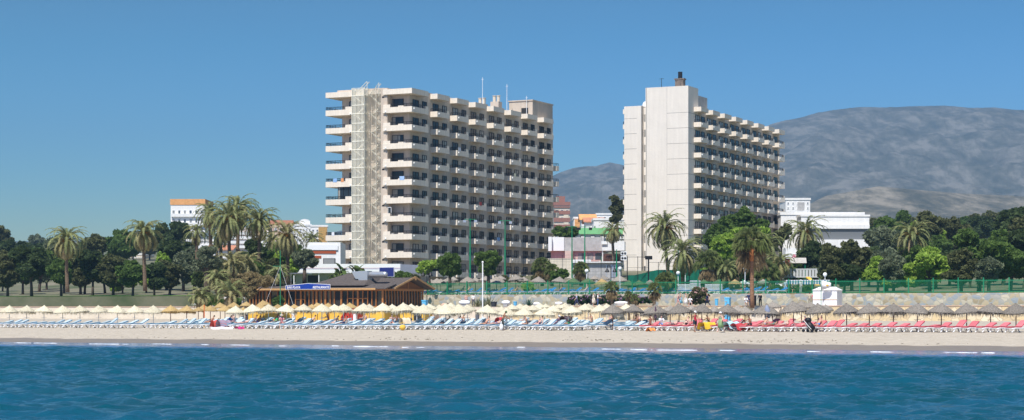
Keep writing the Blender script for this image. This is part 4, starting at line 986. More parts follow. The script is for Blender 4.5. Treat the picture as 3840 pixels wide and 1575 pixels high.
# ------------------------------------------------------------------ umbrellas
m_pole_w=M('white pole',(.75,.75,.73),.5); m_pole_r=M('brown red pole',(.16,.03,.02),.6); m_pole_g=M('grey metal pole',(.25,.25,.25),.5)
def strawmat(name,c1,c2): return M(name,c1,.95,col2=c2,scale=9,bump=.8,bscale=22,stretch=(1,1,2.2),rnd=.12)
m_straw={'cream':strawmat('cream straw',(.56,.49,.33),(.86,.80,.62)),'golden':strawmat('golden straw',(.40,.27,.10),(.60,.43,.20)),
 'grey':strawmat('grey weathered straw',(.22,.195,.165),(.45,.40,.34)),'darkgrey':strawmat('dark grey straw',(.14,.125,.11),(.33,.295,.25)),'green':M('green straw',(.06,.11,.05),.95,col2=(.12,.19,.09),scale=7,bump=.7,bscale=20),'white':M('white canvas',(.78,.78,.78),.8)}
def canopy_mesh(kind,seed,fr=.16,rise=.66,hole=True):
    rg=random.Random(seed); mb=MB(); n=26; R_=1.0
    prof=[(0.0,rise+.06),(.07,rise+.07),(.10,rise),(.34,rise*.77),(.62,rise*.47),(.86,rise*.16),(1.0,-.07)]
    vs=[]; ph=rg.uniform(0,6)
    for (r,z) in prof[1:]:
        for i in range(n):
            q=2*math.pi*i/n; rr=r*(1+.03*math.sin(3*q+ph)+rg.uniform(-.02,.02)); vs.append((rr*math.cos(q),rr*math.sin(q),z+rg.uniform(-.012,.012)+.03*r*math.sin(2*q+ph)))
    vs.append((0,0,rise+.12)); m=len(prof)-1; fs=[(m*n,i,(i+1)%n) for i in range(n)]
    for j in range(m-1):
        for i in range(n): fs.append((j*n+i,(j+1)*n+i,(j+1)*n+(i+1)%n,j*n+(i+1)%n))
    mb.add(vs,fs)
    # underside, a little lower
    vs2=[(v[0]*.97,v[1]*.97,v[2]-.07) for v in vs]; mb.add(vs2,[tuple(reversed(f)) for f in fs])
    # ragged fringe and loose straws
    for i in range(150):
        q=rg.uniform(0,2*math.pi); r=rg.uniform(.90,1.02); zz=-.03+.03*math.sin(2*q+ph)+(1-r)*.5; l=rg.uniform(.5,1.4)*fr; wq=rg.uniform(.015,.04)
        a=(r*math.cos(q-wq),r*math.sin(q-wq),zz); b=(r*math.cos(q+wq),r*math.sin(q+wq),zz); o=rg.uniform(-.03,.05)
        c=((r+o)*math.cos(q),(r+o)*math.sin(q),zz-l); mb.add([a,b,c],[(0,1,2)])
    for i in range(70):
        q=rg.uniform(0,2*math.pi); r=rg.uniform(.2,.9); zz=np.interp(r,[p[0] for p in prof[1:]],[p[1] for p in prof[1:]])+.012
        r2=r+rg.uniform(.08,.16); z2=np.interp(r2,[p[0] for p in prof[1:]],[p[1] for p in prof[1:]])+.02
        mb.add([(r*math.cos(q-.03),r*math.sin(q-.03),zz),(r*math.cos(q+.03),r*math.sin(q+.03),zz),(r2*math.cos(q),r2*math.sin(q),z2+.01)],[(0,1,2)])
    return mb.mesh('canopy',m_straw[kind])
CAN={}
for kk,fr in (('cream',.34),('golden',.24),('grey',.36),('darkgrey',.38),('green',.14)):
    CAN[kk]=[canopy_mesh(kk,sd,fr) for sd in (1,2,3)]
w=MB(); n=8; vs=[(0,0,.55)]+[(math.cos(2*math.pi*i/n),math.sin(2*math.pi*i/n),0) for i in range(n)]; w.add(vs,[(0,1+i,1+(i+1)%n) for i in range(n)])
w.add([(v[0],v[1],v[2]-.04) for v in vs],[(0,1+(i+1)%n,1+i) for i in range(n)])
for i in range(n):
    a,b=vs[1+i],vs[1+(i+1)%n]; w.add([a,b,(b[0],b[1],-.15),(a[0],a[1],-.15)],[(0,3,2,1)])
CAN['white']=[w.mesh('canopy',m_straw['white'])]*3
ZL=[(850,'at the far left'),(1050,'left of the bar sign'),(1290,'below the bar sign'),(1440,'in front of the bar doors'),(1610,"by the bar's gable end"),(1780,'before the wide steps'),(1905,'near the white flagpole'),(2150,'midway along the wall'),(2440,'before the flowering hedge'),(2580,'left of the red vest'),(2760,'around the white cap'),(2900,'below the orange-trunked palm'),(3110,'at the far right'),(9999,'beyond the far right')]
def zone(px):
    if px<739: return 'beyond the left palms'
    for a,b in ZL:
        if px<a: return b
UMB=[]
POLEC={'cream':m_pole_w,'golden':m_pole_r,'grey':m_pole_r,'darkgrey':m_pole_g,'green':m_green,'white':m_wpaint}
def umbrella(px,ytop,wpx,t,kind,row,terr=False,adj=None):
    s=s_at(px,t); x,y=st(s,t); z0=(zbeach(t) if t<93 else zland(t)); zt=zpx(ytop,y); h=zt-z0; rad=wpx/2/F*y
    if h<1.9: h=1.9
    UMB.append((px,s,x,y,z0,h,rad,kind,row))
def z1(base,lst,sc=3.304): return [(base[0]+a/sc,base[1]+b/sc,c/sc) for a,b,c in lst]
B1=(730,980);B2=(1200,980);B3=(1650,960);B4=(2100,960);B5=(2600,960)
# front row
for p in z1(B1,[(505,550,215),(720,530,235),(915,530,215),(1135,530,235),(1350,528,215),(1575,525,225)])+z1(B2,[(290,525,225),(540,520,260),(780,515,240),(1035,512,270),(1285,530,260),(1560,525,290)])+z1(B3,[(250,600,250),(585,605,255),(830,650,220),(1040,640,230),(1295,655,230)])+z1(B4,[(150,615,235)]): umbrella(*p,31,'cream','front')
for p in z1(B4,[(655,600,265),(915,600,230),(1185,600,270),(1475,590,270)])+z1(B5,[(105,590,240),(420,595,280),(900,590,310),(1240,560,310),(1545,585,280)]): umbrella(*p,31,'darkgrey','front')
# second row
for p in z1(B2,[(25,525,200),(180,530,200),(610,528,190),(895,530,180),(1130,527,190),(1355,525,190),(1620,512,200)])+z1(B3,[(70,590,230),(340,600,190),(890,595,190),(1150,605,190),(1400,610,200),(1590,612,190)])+z1(B4,[(310,590,210),(490,600,205)]): umbrella(*p,39,'cream','second')
for p in z1(B4,[(1110,630,220),(1365,610,190),(1630,612,200)])+z1(B5,[(545,612,240),(640,622,200),(985,560,190),(1340,552,190),(1450,570,170)]): umbrella(*p,39,'grey','second')
for p in z1(B1,[(45,565,130),(195,545,160),(375,545,160),(600,570,130),(820,532,150),(1030,530,140),(1235,530,140),(1450,530,140)])+z1(B2,[(100,515,150),(370,512,160)]): umbrella(*p,43,'golden','second')
# rear rows
for p in z1(B1,[(110,540,140),(318,510,150),(485,505,150),(640,497,140),(850,480,170),(1520,510,140)]): umbrella(*p,56,'golden','rear')
for p in z1(B2,[(1200,545,120),(1480,535,120)])+z1(B3,[(230,595,150),(760,632,150),(990,590,150),(1065,600,130),(1240,583,160),(1310,590,130),(1470,590,150),(1560,585,140)])+z1(B4,[(60,585,150),(350,588,150),(580,590,150),(820,590,160)]): umbrella(*p,54,'cream','rear')
for p in z1(B5,[(260,630,170),(1640,600,170)]): umbrella(*p,50,'grey','rear')
# terrace above the stone wall
TER=z1(B2,[(1380,220,140),(1450,205,150),(1590,200,160)])+z1(B3,[(10,280,140),(105,262,150),(345,250,175),(565,245,160),(700,250,180),(940,225,170),(1220,250,175),(1480,252,175),(1630,268,150)])
for p in TER: umbrella(*p,111,'grey','terrace')
for p in z1(B3,[(165,255,120),(440,265,120),(750,240,130),(1040,255,120)])+z1(B4,[(430,243,120),(545,240,130),(735,238,170),(1115,312,110),(1600,315,120)]): umbrella(*p,120,'grey','far terrace')
for p in z1(B4,[(165,265,160),(345,268,160),(850,310,185),(980,335,160),(1360,340,170)])+z1(B5,[(130,340,150),(310,345,150)]): umbrella(*p,110,'green','terrace')
for p in z1(B4,[(520,278,170)])+z1(B5,[(515,330,150)]): umbrella(*p,113,'golden','terrace')
umbrella(*z1(B5,[(635,342,130)])[0],114,'white','terrace'); umbrella(*z1(B5,[(865,348,130)])[0],112,'grey','terrace')
# the beach carries on past both sides
for px in (700,640,575,505,440,370,300,235,165,100,35): umbrella(px,1145,62,31,'cream' if px<640 else 'golden','front')
for px in (3175,3260,3350,3440,3530,3625,3715,3810): umbrella(px,1137,88,31,'darkgrey','front')
KN={'cream':'cream straw','golden':'golden brown straw','grey':'weathered grey straw','darkgrey':'dark grey straw','green':'green roofed','white':'white canvas pagoda'}
def build_umbrellas():
    rg=random.Random(5); cnt={}
    for u in sorted(UMB):
        px,s,x,y,z0,h,rad,kind,row=u
        inside=739<=px<=3101
        c=cnt.setdefault((kind,row,inside),0)+1; cnt[(kind,row,inside)]=c
        rn={'front':'front row','second':'second row','rear':'back','terrace':'terrace row','far terrace':'far side of the terrace'}[row]
        if inside:
            lab=f"{KN[kind]} umbrella {zone(px)}, {ordw(c)} such in the {rn}"
            if row=='terrace': lab=f"{KN[kind]} umbrella above the stone wall, {ordw(c)} from the left in front"
            if row=='far terrace': lab=f"{KN[kind]} umbrella above the stone wall, {ordw(c)} from the left behind"
            if kind=='golden' and row=='terrace': lab='golden straw umbrella on the terrace '+('near the twin lantern' if px<2500 else 'left of the orange palm trunk')
            if kind=='white': lab='white pagoda parasol on the terrace left of the orange palm trunk'
        else: lab=f"{KN[kind]} umbrella {zone(px)}, {ordw(c)} from the left"
        r=thing('straw_umbrella' if kind!='white' else 'parasol',lab,'umbrella',(x,y,z0),0,{'front':'umbrellas in the front row on the beach','second':'umbrellas in the second row on the beach','rear':'umbrellas in the back rows on the beach'}.get(row,'umbrellas on the hotel terrace'))
        rise=.66*rad
        pm=MB(); pm.bar((0,0,-.3),(0,0,h-rise*.3),.035,6)
        if row in('front','second') and kind in('cream','darkgrey'): pm.bar((0,0,.9),(0,0,.93),.28,10)
        mat=POLEC[kind]
        if kind=='darkgrey' or (kind=='grey' and row=='second'):
            obj('pole',pm,m_pole_g,r); q=MB(); q.bar((0,0,-.3),(0,0,1.25),.045,6); obj('pole_sleeve',q,m_pole_r,r)
        else: obj('pole',pm,mat,r)
        c=link('canopy',rg.choice(CAN[kind]),r,(0,0,h-rise*1.12),rg.uniform(0,6)); c.scale=(rad*1.17,rad*1.17,rad*(1.0 if row!='terrace' else .95)); c.rotation_euler=(rg.uniform(-.09,.09),rg.uniform(-.09,.09),rg.uniform(0,6))
build_umbrellas()

# ------------------------------------------------------------------ vegetation
def leafmat(name,c1,c2,sc=1.1,tr=.25): return M(name,c1,.75,col2=c2,scale=sc,trans=tr,detail=3,spec=.2)
m_leaf={'green':leafmat('green leaves',(.045,.085,.018),(.13,.20,.045)),'bright':leafmat('bright green leaves',(.15,.25,.03),(.35,.47,.09)),
 'dark':leafmat('dark green leaves',(.028,.05,.018),(.08,.115,.038)),'olive':leafmat('olive leaves',(.06,.07,.025),(.14,.15,.06)),
 'tamarisk':leafmat('brownish feathery foliage',(.17,.13,.06),(.32,.26,.13)),'greygreen':leafmat('grey green leaves',(.09,.11,.06),(.19,.22,.13)),'flower':leafmat('hedge with purple flowers',(.02,.05,.012),(.05,.10,.03))}
m_purple=M('purple flowers',(.26,.14,.24),.8); m_pinkfl=M('pink flowers',(.50,.30,.28),.8)
m_bark=M('grey brown bark',(.10,.075,.055),.95,var=.35,scale=6,bump=.8,stretch=(1,1,.4)); m_palmbark=M('palm trunk',(.16,.115,.075),.95,var=.4,scale=5,bump=1.,stretch=(.6,.6,3.5))
m_palmred=M('reddish palm trunk',(.26,.14,.08),.95,var=.3,scale=4,bump=.8,stretch=(.6,.6,3)); m_palmorange=M('orange palm trunk top',(.38,.15,.055),.9,var=.3,scale=4,bump=.6)
m_frond=leafmat('palm fronds',(.10,.125,.04),(.30,.32,.14),.9,.25); m_frond2=leafmat('yellowing palm fronds',(.16,.16,.06),(.34,.31,.15),.9,.2)
m_dead=leafmat('dead palm fronds',(.22,.16,.08),(.42,.33,.19),1.5,.1); m_fruit=M('orange fruit stalks',(.50,.26,.03),.8,var=.3,scale=6)
m_fan=leafmat('fan palm leaves',(.08,.12,.03),(.24,.27,.10),1.2,.2); m_banana=leafmat('broad banana leaves',(.04,.08,.02),(.13,.18,.05),1,.2)
def quads(P,size,rg,aspect=1.6):
    n=len(P); d=rg.normal(size=(n,3)); d/=np.linalg.norm(d,axis=1)[:,None]; e=rg.normal(size=(n,3)); e-=d*(e*d).sum(1)[:,None]; e/=np.linalg.norm(e,axis=1)[:,None]
    s=(size*(.6+.8*rg.rand(n)))[:,None]; a=d*s*aspect/2; b=e*s/2
    V=np.stack([P-a,P+b*1.0,P+a,P-b*1.0],1).reshape(-1,3); return V
def mesh_np(name,V,nper,mat):
    n=len(V)//nper; me=bpy.data.meshes.new(name); me.vertices.add(len(V)); me.vertices.foreach_set('co',V.astype(np.float32).ravel())
    me.loops.add(n*nper); me.loops.foreach_set('vertex_index',np.arange(n*nper,dtype=np.int32)); me.polygons.add(n)
    me.polygons.foreach_set('loop_start',np.arange(0,n*nper,nper,dtype=np.int32)); me.polygons.foreach_set('loop_total',np.full(n,nper,dtype=np.int32))
    me.update(calc_edges=True); me.materials.append(mat); return me
def cloud(ells,dens,size,seed,sub=7):
    """leaf positions: each lobe is broken into many small clumps so the edge is uneven and gaps stay open"""
    rg=np.random.RandomState(seed); out=[]
    for (c,r) in ells:
        c=np.array(c); r=np.array(r); vol=r[0]*r[1]*r[2]; k=max(6,int(sub*(vol**.55)*4))
        d=rg.normal(size=(k,3)); d/=np.linalg.norm(d,axis=1)[:,None]; rad=(.35+.65*rg.rand(k)**.5)[:,None]
        cc=c+d*rad*r*.95; cr=.22*(vol**(1/3))*(.6+.8*rg.rand(k))+.12
        m=int(dens*max(4,vol**.6))
        for q in range(k):
            dd=rg.normal(size=(m,3)); dd/=np.linalg.norm(dd,axis=1)[:,None]; out.append(cc[q]+dd*(rg.rand(m)**.4)[:,None]*cr[q]*np.array([1.15,1.15,.8]))
    P=np.concatenate(out); return quads(P,size,rg)
def ytree(label,name,Y,lobes,kind,base=None,trunk=.2,dens=26,size=.28,seed=1,cat='tree',group=None,sub=7,flowers=None,depth=None):
    """lobes: (px, py, half width px, half height px[, depth offset]) seen at distance Y; base: (px, py) foot of the trunk"""
    k=F/Y; bx,by=base if base else (lobes[0][0],max(l[1]+l[3] for l in lobes))
    x,y,z=atp(bx,by,Y); r=thing(name,label,cat,(x,y,z),0,group); ells=[]
    for l in lobes:
        cx=(l[0]-bx)/k; cz=(by-l[1])/k; rx=l[2]/k; rz=l[3]/k; ells.append(((cx,(l[4] if len(l)>4 else 0),cz),(rx,(depth or max(rx*.8,.8)),rz)))
    V=cloud(ells,dens,size,seed,sub)
    cr=link('crown' if cat=='tree' else 'foliage',mesh_np('crown',V,4,m_leaf[kind]),r)
    if flowers:
        rg=np.random.RandomState(seed+9); idx=rg.randint(0,len(V)//4,int(len(V)/4*.07)); P=V.reshape(-1,4,3)[idx].mean(1)+np.array([0,-.12,.06]); link('flowers',mesh_np('flowers',quads(P,size*.9,rg),4,flowers),cr)
    if cat=='tree' or trunk:
        rg=random.Random(seed); mb=MB(); tops=[e for e in ells]
        lowz=min(e[0][2]-e[1][2]*.4 for e in ells); fork=max(.3,lowz*.75)
        mx=sum(e[0][0] for e in ells)/len(ells)*.35
        mb.tube([(0,0,-.5),(mx*.3,0,fork*.5),(mx*.7,0,fork)],[trunk*1.25,trunk,trunk*.85],8)
        for e in tops:
            for q in range(2):
                tx=e[0][0]+rg.uniform(-.5,.5)*e[1][0]; ty=e[0][1]+rg.uniform(-.5,.5)*e[1][1]; tz=e[0][2]+rg.uniform(0,.5)*e[1][2]
                mb.tube([(mx*.7,0,fork*.97),((mx*.7+tx)/2+rg.uniform(-.2,.2),ty/2,(fork+tz)/2+.1),(tx,ty,tz)],[trunk*.6,trunk*.38,trunk*.12],6)
        obj('trunk',mb,m_bark,r,smooth=True)
    return r
def frond_V(o,az,el,L,droop,rg,lw=.42,step=.09,twist=0.,dens=1):
    """feather frond: returns leaflet triangles and rachis points"""
    n=14; p=np.array(o,float); e=el; pts=[p.copy()]
    for i in range(n):
        d=np.array([math.cos(az)*math.cos(e),math.sin(az)*math.cos(e),math.sin(e)]); p=p+d*L/n; pts.append(p.copy()); e-=droop/n*(1+i/n*1.3)
    pts=np.array(pts); tri=[]
    m=int(L/step)
    for i in range(m):
        f=(i+.5)/m
        if f<.12: continue
        q=f*n; a=int(q); b=min(a+1,n); w=q-a; c=pts[a]*(1-w)+pts[b]*w; t=pts[b]-pts[a]; t/=np.linalg.norm(t)+1e-9
        sd=np.cross(t,[0,0,1]); sd/=np.linalg.norm(sd)+1e-9; up=np.cross(sd,t)
        ll=lw*math.sin(math.pi*min(1,f*.9+.12))**.6*(.8+.4*rg.rand())
        for sg in (-1,1):
            dr=sd*sg*.75+t*.55+up*(.25-.5*rg.rand())-np.array([0,0,.35*rg.rand()+.05]); dr/=np.linalg.norm(dr)
            wv=t*.062*(.8+.5*rg.rand())
            tri+= [c-wv,c+wv,c+dr*ll]
    return tri,pts
def date_palm(label,px,py,Rpx,Y,base,seed,n=66,dead=True,fruit=True,trunk_r=.22,bark=None,mat=None,lowel=-.75,group=None,name='date_palm',wind=0.,show_trunk=True,lw=.45):
    k=F/Y; x,y,z=atp(base[0],base[1],Y); r=thing(name,label,'palm tree',(x,y,z),0,group); rg=np.random.RandomState(seed)
    c=np.array([(px-base[0])/k,0,(base[1]-py)/k]); R_=Rpx*1.13/k; tri=[];tri2=[];dd=[]; rach=MB()
    for i in range(n):
        f=(i+.5)/n; el=1.35-f*(1.35-lowel)+rg.normal(0,.1); az=i*2.39996+rg.normal(0,.15); L=R_*(1.12+.15*rg.rand())*(1.0 if f<.75 else .9)
        az2=math.atan2(math.sin(az),math.cos(az)+wind)
        t,p=frond_V(c+np.array([.12*math.cos(az),.12*math.sin(az),.15-.3*f]),az2,el,L,1.25+.35*rg.rand(),rg,lw,.085 if Y<300 else .12)
        (tri2 if (f>.68 or rg.rand()<.15) else tri).extend(t); rach.tube([tuple(q) for q in p[::3]],[.035,.028,.02,.012,.006][:len(p[::3])],3)
    cr=link('crown',mesh_np('crown',np.array(tri),3,mat or m_frond),r); link('lower_fronds',mesh_np('lower_fronds',np.array(tri2),3,m_frond2),r)
    obj('frond_stems',rach,m_frond2,cr)
    if dead:
        for i in range(16):
            az=rg.rand()*6.28; t,p=frond_V(c+np.array([.15*math.cos(az),.15*math.sin(az),-.3]),az,-.5-.6*rg.rand(),R_*(.6+.35*rg.rand()),.9,rg,.32,.10); dd.extend(t)
        link('dead_fronds',mesh_np('dead_fronds',np.array(dd),3,m_dead),r)
    if fruit:
        fb_=MB()
        for i in range(16):
            az=rg.rand()*6.28; L=R_*.34*(.6+.6*rg.rand()); el=.5*rg.rand()-.2
            for j in range(7):
                a2=az+rg.normal(0,.22); e2=el+rg.normal(0,.2); fb_.bar(tuple(c+np.array([0,0,-.1])),tuple(c+L*np.array([math.cos(a2)*math.cos(e2),math.sin(a2)*math.cos(e2),math.sin(e2)])+np.array([0,0,-.15])),.022,3)
        obj('fruit_stalks',fb_,m_fruit,r)
    if show_trunk:
        mb=MB(); N=7; pts=[]; rd=[]
        for i in range(N+1):
            f=i/N; pts.append((c[0]*f**1.4+.06*math.sin(f*5+seed),0,-.6+(c[2]+.4)*f)); rd.append(trunk_r*(1.3-.35*f) if f<.85 else trunk_r*1.25)
        mb.tube(pts,rd,9); obj('trunk',mb,bark or m_palmbark,r,smooth=True)
    return r
def fan_palm(label,px,py,Rpx,Y,base,seed,n=42,skirt=True,trunk_r=.2,bark=None,orange=False,group=None,skirtlen=.8):
    k=F/Y; x,y,z=atp(base[0],base[1],Y); r=thing('fan_palm',label,'palm tree',(x,y,z),0,group); rg=np.random.RandomState(seed)
    c=np.array([(px-base[0])/k,0,(base[1]-py)/k]); R_=Rpx/k; g=[];dd=[]; stems=MB()
    def leaf(o,az,el,L,fan,droop,out,m=15):
        d=np.array([math.cos(az)*math.cos(el),math.sin(az)*math.cos(el),math.sin(el)]); hub=o+d*L*.5; sd=np.cross(d,[0,0,1]); sd/=np.linalg.norm(sd)+1e-9; up=np.cross(sd,d)
        for j in range(m):
            th=(j/(m-1)-.5)*2.5; v=d*math.cos(th)+sd*math.sin(th)+up*(.12 if j%2 else -.02); ll=fan*(.8+.3*rg.rand())*(1-.15*abs(th))
            mid=hub+v*ll*.6; tip=hub+v*ll+np.array([0,0,-droop*ll*(.6+.6*rg.rand())]); w=np.cross(v,up); w/=np.linalg.norm(w)+1e-9; w=w*ll*.085
            out+= [hub,mid-w,tip, hub,tip,mid+w]
        return hub
    for i in range(n):
        f=(i+.5)/n; el=1.4-f*1.75+rg.normal(0,.1); az=i*2.39996+rg.normal(0,.2)
        h=leaf(c,az,el,R_*1.05,R_*.55,.35+.5*f,g); stems.bar(tuple(c),tuple(h),.02,3)
    cr=link('crown',mesh_np('crown',np.array(g),3,m_fan),r); obj('leaf_stems',stems,m_frond2,cr)
    if skirt:
        for i in range(int(n*1.2)):
            az=rg.rand()*6.28; zz=-rg.rand()*skirtlen*R_
            if orange and math.sin(az)<-.25: continue
            leaf(c+np.array([0,0,zz*.8]),az,-.35-.9*rg.rand(),R_*.95*(1-.15*rg.rand()),R_*.5,.8,dd,11)
        link('dead_fronds',mesh_np('dead_fronds',np.array(dd),3,m_dead),r)
    mb=MB(); pts=[(c[0]*f,0,-.4+(c[2]+.4)*f) for f in np.linspace(0,1,7)]; mb.tube(pts,[trunk_r*(1.35-.3*f) for f in np.linspace(0,1,7)],9); t=obj('trunk',mb,bark or m_palmbark,r,smooth=True)
    if orange:
        q=MB(); q.tube([(c[0]*f,0,-.4+(c[2]+.4)*f) for f in (.72,.84,.96)],[trunk_r*1.25,trunk_r*1.55,trunk_r*1.5],9); obj('trunk_top',q,m_palmorange,t,smooth=True)
    return r
GP='tall date palms at the left'
date_palm('hazy date palm at the left edge beside the orange roofed block',788,800,62,262,(792,1000),1,n=46,group=GP)
date_palm('large date palm with yellow fruit, second tall trunk from the left',857,818,88,250,(865,1085),2,wind=-.25,group=GP)
date_palm('tallest date palm, its crown rising above its left neighbour',893,785,80,256,(891,1075),3,wind=.25,group=GP)
date_palm('date palm with a dark trunk, third tall crown left of the hotel',970,828,74,254,(972,1060),4,wind=.15,group=GP)
date_palm('pale drooping date palm nearest the left side of the white annex',1073,880,84,252,(1080,1050),5,n=50,wind=.1,group=GP,mat=m_frond2)
date_palm('small dark palm top just left of the lattice tower',1172,898,42,330,(1172,1000),6,n=44,dead=False,fruit=False,lowel=-.1)
date_palm('half hidden date palm cut by the left picture edge',738,870,48,270,(738,1000),7,n=36,fruit=False)
date_palm('low brownish palm bush between the two tallest left trunks',868,985,60,240,(868,1050),8,n=40,fruit=False,mat=m_frond2,lowel=-.5)
date_palm('brown feathery palm low between the dark trunks on the left',925,990,62,244,(930,1070),9,n=40,fruit=False,mat=m_frond2,lowel=-.6)
date_palm('young palm on the bank at the left picture edge',752,1112,48,222,(752,1150),10,n=34,fruit=False,lowel=0,name='young_palm')
date_palm('young dark palm with long arching fronds left of the brown bush',862,1100,66,221,(868,1150),11,n=34,fruit=False,lowel=.1,name='young_palm')
date_palm('small feathery palm behind the orange roofed house on the left',812,925,32,360,(812,950),12,n=30,dead=False,fruit=False,lowel=0)
date_palm('date palm with orange fruit between the podium and the blank wall',2298,862,50,318,(2299,990),13,n=46)
date_palm('tall date palm with yellow fruit in front of the blank end wall',2492,852,84,262,(2507,1075),14,wind=-.1,trunk_r=.2)
date_palm('windswept date palm with a reddish trunk right of the tall one',2560,948,88,250,(2561,1078),15,wind=.25,bark=m_palmred,fruit=False,trunk_r=.2)
date_palm('date palm with broad crown before the white building at the right edge',3022,868,84,275,(3016,1010),16,n=56)
date_palm('greenish yellow date palm behind the orange trunked fan palm',2868,920,78,262,(2875,1060),17,n=50,fruit=False)
GF='fan palms on the terrace'
fan_palm('squat fan palm with a heavy straw skirt beside the green net',2660,985,58,244,(2662,1078),20,n=40,skirtlen=1.1,group=GF)
fan_palm('big fan palm with a bright orange upper trunk and ragged brown skirt',2818,912,76,217,(2821,1142),21,n=46,bark=m_palmred,orange=True,skirtlen=.7,trunk_r=.19)
fan_palm('shaggy fan palm behind the right side of the orange trunked palm',2872,1020,56,246,(2875,1085),22,n=38,skirtlen=1.0,group=GF)
fan_palm('spiky fan palm above the terrace left of the low bushes',2032,1000,42,258,(2034,1062),23,n=36,skirtlen=.5,group=GF)
fan_palm('spiky fan palm beside the first globe lamp',2178,1008,34,252,(2180,1060),24,n=34,skirtlen=.6,group=GF)
fan_palm('low round fan palm in front of the green net',2498,1056,46,240,(2498,1092),25,n=46,skirt=False,group=GF)
fan_palm('pale fan palm tops just right of the spiky terrace palm',2070,1015,32,256,(2070,1062),26,n=30,skirtlen=.3,group=GF)
GB='slim young fan palms on the beach edge'
def s_Y(px,t): return Ydist(s_at(px,t),t)
fan_palm('slim young fan palm left of the clipped hedge, tallest of its row',2293,1078,30,s_Y(2293,90.5),(2298,1200),27,n=26,skirtlen=.9,trunk_r=.15,group=GB)
fan_palm('left one of two small twin fan palms before the hedge',2356,1106,19,s_Y(2356,90.5),(2360,1200),28,n=22,skirtlen=.4,trunk_r=.12,group=GB)
fan_palm('right one of two small twin fan palms before the hedge',2380,1120,18,s_Y(2380,90),(2388,1200),29,n=22,skirtlen=.3,trunk_r=.12,group=GB)
fan_palm('slim young fan palm right of the clipped hedge',2455,1082,30,s_Y(2455,90.5),(2452,1203),30,n=26,skirtlen=.9,trunk_r=.15,group=GB)
# broadleaf trees
ytree('round leafy tree in front of the hotel, left of the two','round_tree',252,[(1660,985,22,24),(1690,975,30,26),(1700,1005,28,26),(1672,1012,24,22)],'green',(1688,1065),.2,seed=31,size=.34)
ytree('round leafy tree in front of the hotel, right of the two','round_tree',250,[(1808,972,28,24),(1845,968,34,26),(1828,995,34,24),(1838,1018,16,16)],'green',(1832,1065),.22,seed=32,size=.34)
ytree('low bright green tree beside the bar roof gable','round_tree',254,[(1598,1000,24,22),(1628,990,20,18),(1585,1015,18,14)],'bright',(1612,1065),.14,seed=33,size=.3)
ytree('dark clipped bush behind the restaurant roof duct','bush',256,[(1480,1034,30,12),(1512,1032,26,13),(1455,1036,18,10)],'green',None,0,cat='shrub',seed=34,size=.28)
ytree('small leafy bush behind the restaurant gable','bush',255,[(1560,1045,16,16)],'olive',None,0,cat='shrub',seed=35)
RB=268
ytree('big bright lime green tree before the right tower','lime_green_tree',RB,[(2720,920,52,42),(2790,895,60,44),(2745,960,50,34),(2840,925,40,34),(2690,955,34,26),(2860,880,30,26)],'bright',(2765,1075),.32,seed=36,size=.36,dens=30)
ytree('dark green tree top behind the lime green tree','dark_green_tree',RB+12,[(2740,850,46,44),(2790,820,34,38),(2700,880,42,38),(2850,850,34,26),(2665,900,28,28)],'green',(2755,1060),.3,seed=37,size=.36,dens=30)
ytree('dark low tree in the shade under the lime green tree','shady_tree',RB-8,[(2740,1010,44,34),(2775,1000,36,30),(2705,1000,26,24)],'dark',(2742,1080),.25,seed=38,size=.34)
ytree('sparse brown leaved tree at the right foot of the tower','sparse_tree',285,[(2935,880,28,26),(2950,862,24,22),(2915,905,20,18)],'olive',(2930,1000),.16,seed=39,dens=14,size=.28)
ytree('dense dark dome shaped tree at the right picture edge','dark_dome_tree',262,[(3030,960,46,36),(3075,968,40,34),(3005,990,30,26),(3060,930,34,24),(3100,985,30,30)],'dark',(3040,1075),.3,seed=40,size=.34,dens=34)
ytree('clipped grey green shrub under the dark tree at the right edge','bush',240,[(3094,1015,30,26)],'greygreen',None,0,cat='shrub',seed=41)
ytree('grey green tree with a thick forked trunk at the left edge','forked_tree',238,[(765,965,34,28),(795,985,30,24),(745,995,26,24),(780,940,28,20)],'greygreen',(776,1090),.36,seed=42,size=.3)
ytree('dense dark tree between the third and fourth left palms','dense_tree',272,[(950,925,30,30),(975,960,36,34),(1000,985,36,32)],'dark',(975,1060),.25,seed=43,size=.36)
ytree('bright green dense tree behind the drooping palm','dense_tree',270,[(1045,950,34,38),(1090,960,34,36),(1030,1000,36,30),(1075,1005,32,26),(1110,940,22,24)],'green',(1060,1065),.25,seed=44,size=.36)
ytree('dense low green shrubbery under the second and third left palms','bush',248,[(880,1000,36,26),(925,985,36,28),(905,1030,40,22),(960,1010,34,24)],'green',None,0,cat='shrub',seed=401,size=.34,dens=30)
ytree('olive green shrubbery below the fourth left palm crown','bush',252,[(1000,1010,36,26),(1035,1000,30,30),(985,1035,34,18)],'olive',None,0,cat='shrub',seed=402,size=.34,dens=30)
ytree('bright green shrubbery just left of the dragon tree','bush',262,[(1085,1000,34,30),(1060,970,30,30),(1110,985,26,26)],'bright',None,0,cat='shrub',seed=403,size=.34,dens=30)
ytree('dark shrubbery at the foot of the forked grey green tree','bush',242,[(750,1035,30,22),(805,1020,40,28),(840,1030,30,24)],'dark',None,0,cat='shrub',seed=404,size=.34,dens=30)
ytree('rounded grey green dragon tree beside the white annex','dragon_tree',250,[(1120,965,24,22),(1150,962,24,24),(1170,980,18,18),(1135,985,26,18)],'greygreen',(1142,1050),.25,seed=45,size=.3)
ytree('wide brown feathery tamarisk bush left of the restaurant','tamarisk_bush',233,[(900,1060,36,30),(945,1045,40,28),(985,1060,40,22),(870,1095,26,26),(930,1085,40,30),(1010,1050,26,16)],'tamarisk',(930,1140),.14,cat='shrub',seed=46,size=.2,dens=40)
ytree('rounded dark green bush standing before the restaurant glass','bush',s_Y(1045,81),[(1045,1132,21,22)],'green',(1045,1165),.08,cat='shrub',seed=47,size=.22)
